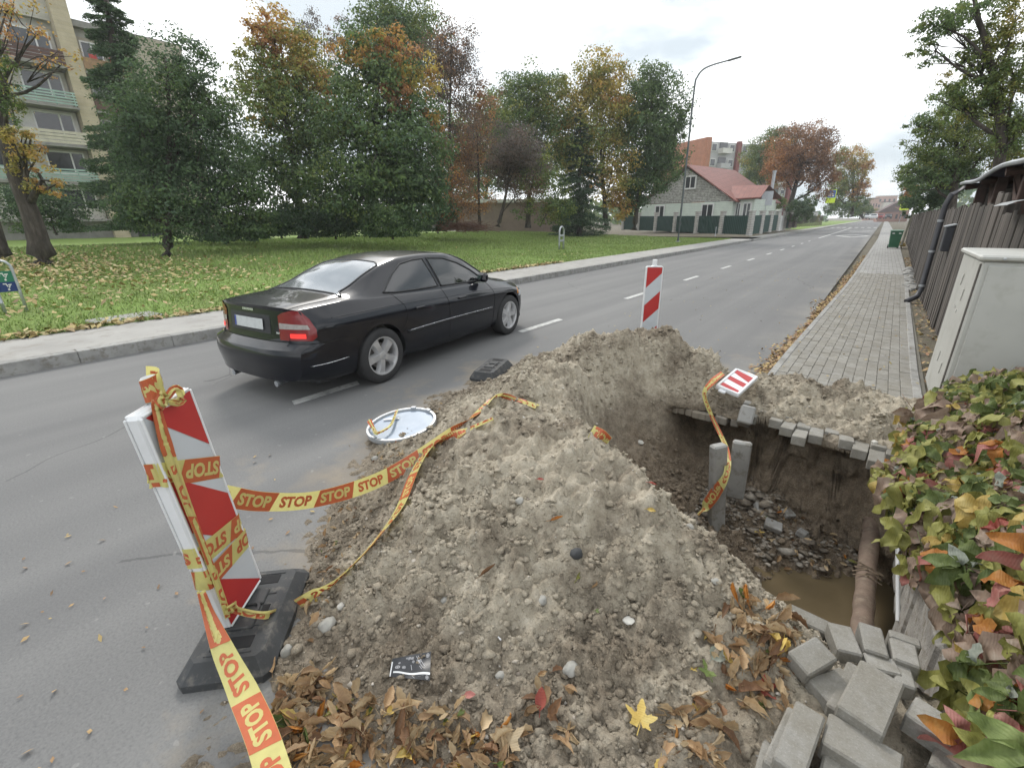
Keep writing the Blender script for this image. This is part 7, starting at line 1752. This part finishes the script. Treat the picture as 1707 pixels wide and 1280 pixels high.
# pedestrian crossing signs
YG = simple('lime_board', (.62, .80, .03), .05, 4, .5); BLU = simple('sign_blue', (.02, .12, .42), .05, 4, .4)
def cross_sign(c, h, s, label, face, lean=0.0):
    o = empty('crossing_sign', tuple(c), 0, label, 'road sign'); c = np.array(c); nn = np.array([face[0], face[1], 0.0]); nn /= np.linalg.norm(nn); rt = np.cross([0, 0, 1], nn); M = np.c_[rt, [0, 0, 1], nn]; tp_ = c + np.array([lean, 0, h])
    MB().tube([c, tp_], .035, 8).build('post', STEEL, o); bc_ = tp_ + nn * .05 - np.array([0, 0, s * .75])
    MB().box(bc_, (s * 1.05, s * 1.62, .02), M, .003).build('board', YG, o)
    q = lambda u, v, l: bc_ + M @ np.array([u * s, (v + .28) * s, .012 + l])
    b_ = MB(); b_.box(bc_ + M @ np.array([0, .28 * s, .014]), (s * .9, s * .9, .008), M); bo = b_.build('blue_square', BLU, o)
    t = MB(); t.poly([q(-.36, -.30, .012), q(.36, -.30, .012), q(0, .34, .012)]); t.build('white_triangle', FRAME_W, bo)
    blk = simple('sign_black', (.01, .01, .01)); f = MB()
    f.lathe([(0, .002), (.035 * s, .001), (.035 * s, 0)], q(0, .13, .014), M, 8)
    for a1, a2, r in (((0, .09), (0, -.06), .032), ((0, -.06), (-.10, -.24), .02), ((0, -.06), (.10, -.24), .02), ((0, .06), (-.10, -.04), .014), ((0, .06), (.10, -.02), .014)): f.tube([q(*a1, .016), q(*a2, .016)], r * s, 5)
    f.build('walking_figure', blk, bo); return o
sp = at(1373, 371, d=88); cross_sign(sp, 4.55, 1.15, 'pedestrian crossing sign on a lime board on the left side of the street', (.1, -1), .25)
sp = at(1498, 372, d=96); cross_sign(sp, 3.6, 1.1, 'pedestrian crossing sign half hidden by trees on the right side', (.2, -1), .2)
sp = at(1272, 372, d=58); SGB = empty('sign_back', tuple(sp), 0, 'grey back of a road sign at the corner of the green fence', 'road sign'); MB().tube([sp, sp + [0, 0, 2.9]], .035, 8).build('post', STEEL, SGB); MB().box(sp + np.array([.0, 0, 2.45]), (1.05, .03, 1.4), rotz(.35), .01).build('board', STEEL, SGB)
pb = at(1503, 408, d=31); pt = at(1535, 318, d=28); tag(MB().tube([pb, pt], .05, 8).build('pole', simple('pale_pole', (.42, .40, .34), .2, 3, .8, space='world')), 'thin pale leaning pole beside the plank fence behind the bin', 'pole')
# low brown fences along the far pavement
LF = empty('low_fence', tuple(at(1350, 374, d=72)), 0, 'low brown board fence along the far left pavement', 'fence'); a, b_ = np.array(at(1314, 380, d=62)), np.array(at(1370, 376, d=84))
for k in range(40):
    q = a + (b_ - a) * k / 40; MB().box(q + np.array([0, 0, .72]), (.05, .42, 1.35 + .05 * (k % 3)), rotz(.1), .006).build('board', BRW, LF)
MB().box(at(1357, 357, d=74), (.9, .1, .45)).build('white_board', FRAME_W, LF)

# ------------------------------------------------------------------ far end of the street
def far_car(px, py, d, mat, label, heading=0.0):
    p = at(px, py, d=d); o = empty('parked_car', tuple(p), heading, label, 'car', 'cars far down the street')
    lo = [(-2.1, .35), (-2.15, .75), (-1.2, .88), (-.75, 1.38), (.9, 1.42), (1.6, .95), (2.15, .8), (2.15, .35)]
    m = MB(); n = len(lo); V_ = [(s * (.82 if z < 1 else .62), y, z) for s in (-1, 1) for y, z in lo]; m.add(V_, [tuple(range(n)), tuple(range(2 * n - 1, n - 1, -1))] + [(k, n + k, n + (k + 1) % n, (k + 1) % n) for k in range(n)]); m.build('body', mat, o, local=True)
    w = MB(); w.add([(-.56, -1.18, .98), (.56, -1.18, .98), (.5, -.86, 1.30), (-.5, -.86, 1.30)], [(0, 1, 2, 3)]); w.build('window', GLASS_DK, o, local=True); 
    for s in (-1, 1):
        for y in (-1.3, 1.35): MB().lathe([(0, -.1), (.32, -.1), (.32, .1), (0, .1)], (s * .74, y, .32), euler(0, R_(90), 0), 12).build('wheel', RUBBER, o, local=True)
    m = MB()
    for s in (-1, 1): m.box((s * .6, -2.15, .68), (.3, .06, .14))
    m.build('lamp', FRAME_W, o, local=True); return o
CW = simple('far_white_paint', (.62, .63, .64), .05, 2, .3, space='object'); CRD = simple('far_red_paint', (.28, .03, .03), .05, 2, .3); CDK = simple('far_dark_paint', (.03, .032, .04), .05, 2, .3)
far_car(1455, 366.5, 150, CW, 'white car coming up the far end of the street'); far_car(1467, 365.5, 165, CRD, 'red car just right of the oncoming white car'); far_car(1441, 365.5, 160, CW, 'pale car parked left of the oncoming white car', .3); far_car(1448, 364.8, 180, CW, 'light car parked behind the oncoming white car'); far_car(1480, 364.5, 190, CDK, 'dark car right of the red car')
def far_block(px, py, d, w, h, mat, roof, label, gable=False):
    p = at(px, py, d=d); p[2] = 0; o = empty('far_house', tuple(p), .2, label, 'building')
    MB().box((0, 0, h / 2), (w, w * .8, h)).build('wall', mat, o, local=True)
    if gable: m = MB(); m.prism([(-w * .56, 0), (w * .56, 0), (0, w * .35)], w * .9, (0, w * .45, h), np.array([[1, 0, 0], [0, 0, -1], [0, 1, 0.0]])); m.build('roof', roof, o, local=True)
    else: MB().box((0, 0, h + .2), (w * 1.03, w * .83, .4)).build('roof', roof, o, local=True)
    for k in range(4):
        for q in range(max(1, int(h / 3.2))):
            MB().box((-w * .36 + k * w * .24, -w * .4 - .02, 1.8 + q * 3), (w * .1, .1, 1.5)).build('window', GLASS_DK, o, local=True)
BRD = simple('far_brick', (.30, .15, .11), .15, .3, .9, space='world'); PNK = simple('far_pink', (.42, .27, .22), .1, .3, .9, space='world'); CRM = simple('far_cream', (.55, .52, .46), .1, .3, .9, space='world'); RFD = simple('far_roof', (.10, .06, .055), .2, .4, .8, space='world')
far_block(1470, 360, 360, 9, 13, PNK, AWP, 'pink block at the far end of the street'); far_block(1458, 360, 390, 8, 13, CRM, AWP, 'cream block left of the pink block at the street end'); far_block(1481, 360, 330, 8, 9, CRM, RFD, 'low pale building right of the pink block')
far_block(1478, 362, 230, 6.5, 3.4, BRD, RFD, 'red house with dark gable roof down the street', True); far_block(1492, 362, 235, 6.5, 5.2, BRD, RFD, 'brown house with dark gable roof at the right end', True); far_block(1448, 362, 330, 5, 11, PNK, RFD, 'narrow brown building at the left of the street end')
tree('linden_tree', 'small pale tree group at the end of the street', at(1462, 364, d=240), [(1462, 352, 8, 9, 0.41), (1478, 356, 7, 6, 0.36), (1490, 352, 7, 8, 0.26), (1452, 352, 6, 10, 0.31)], .2, 2.2, 3, seed=30)
# distant tree belt closes the horizon behind the houses
g = np.random.default_rng(77); n = 26000; th = np.r_[g.uniform(-2.05, -.75, n // 2), g.uniform(-.75, 1.6, n // 2)]; rr = g.uniform(150, 230, n) ; P = np.stack([rr * np.sin(th), rr * np.cos(th), 7.5 * g.random(n) * (.75 + .25 * np.sin(th * 23)) + .2], 1)
keepm = ~((np.abs(P[:, 0] + 3.5) < 14) & (P[:, 1] > 0)); P = P[keepm]; n = len(P); t = g.normal(size=(n, 3)); t /= np.linalg.norm(t, axis=1)[:, None]; w = np.cross(t, g.normal(size=(n, 3))); w /= np.linalg.norm(w, axis=1)[:, None]; s = 1.1
me = mesh_data('far_woods', np.stack([P - t * s, P + w * s * .6, P + t * s, P - w * s * .6], 1).reshape(-1, 3), np.arange(4 * n).reshape(-1, 4), FOL); face_attr(me, 'tone', np.clip(.2 + .25 * noise3(P, .05, 3) + .08 * g.normal(size=n), 0, 1)); tag(link('far_woods', me), kind='stuff')
# ------------------------------------------------------------------ thin autumn haze round the whole place
hz = MB().box((-40, 160, 14.5), (500, 700, 33)).build('haze', []); tag(hz, kind='stuff')
hm = NT('thin_haze'); hm.n.remove(hm.bsdf); pv = hm.node('ShaderNodeVolumePrincipled'); pv.inputs['Color'].default_value = (.95, .97, 1, 1); pv.inputs['Density'].default_value = .0008; pv.inputs['Anisotropy'].default_value = .1
hm.ln(pv.outputs[0], hm.out.inputs['Volume']); hz.data.materials.append(hm.m)
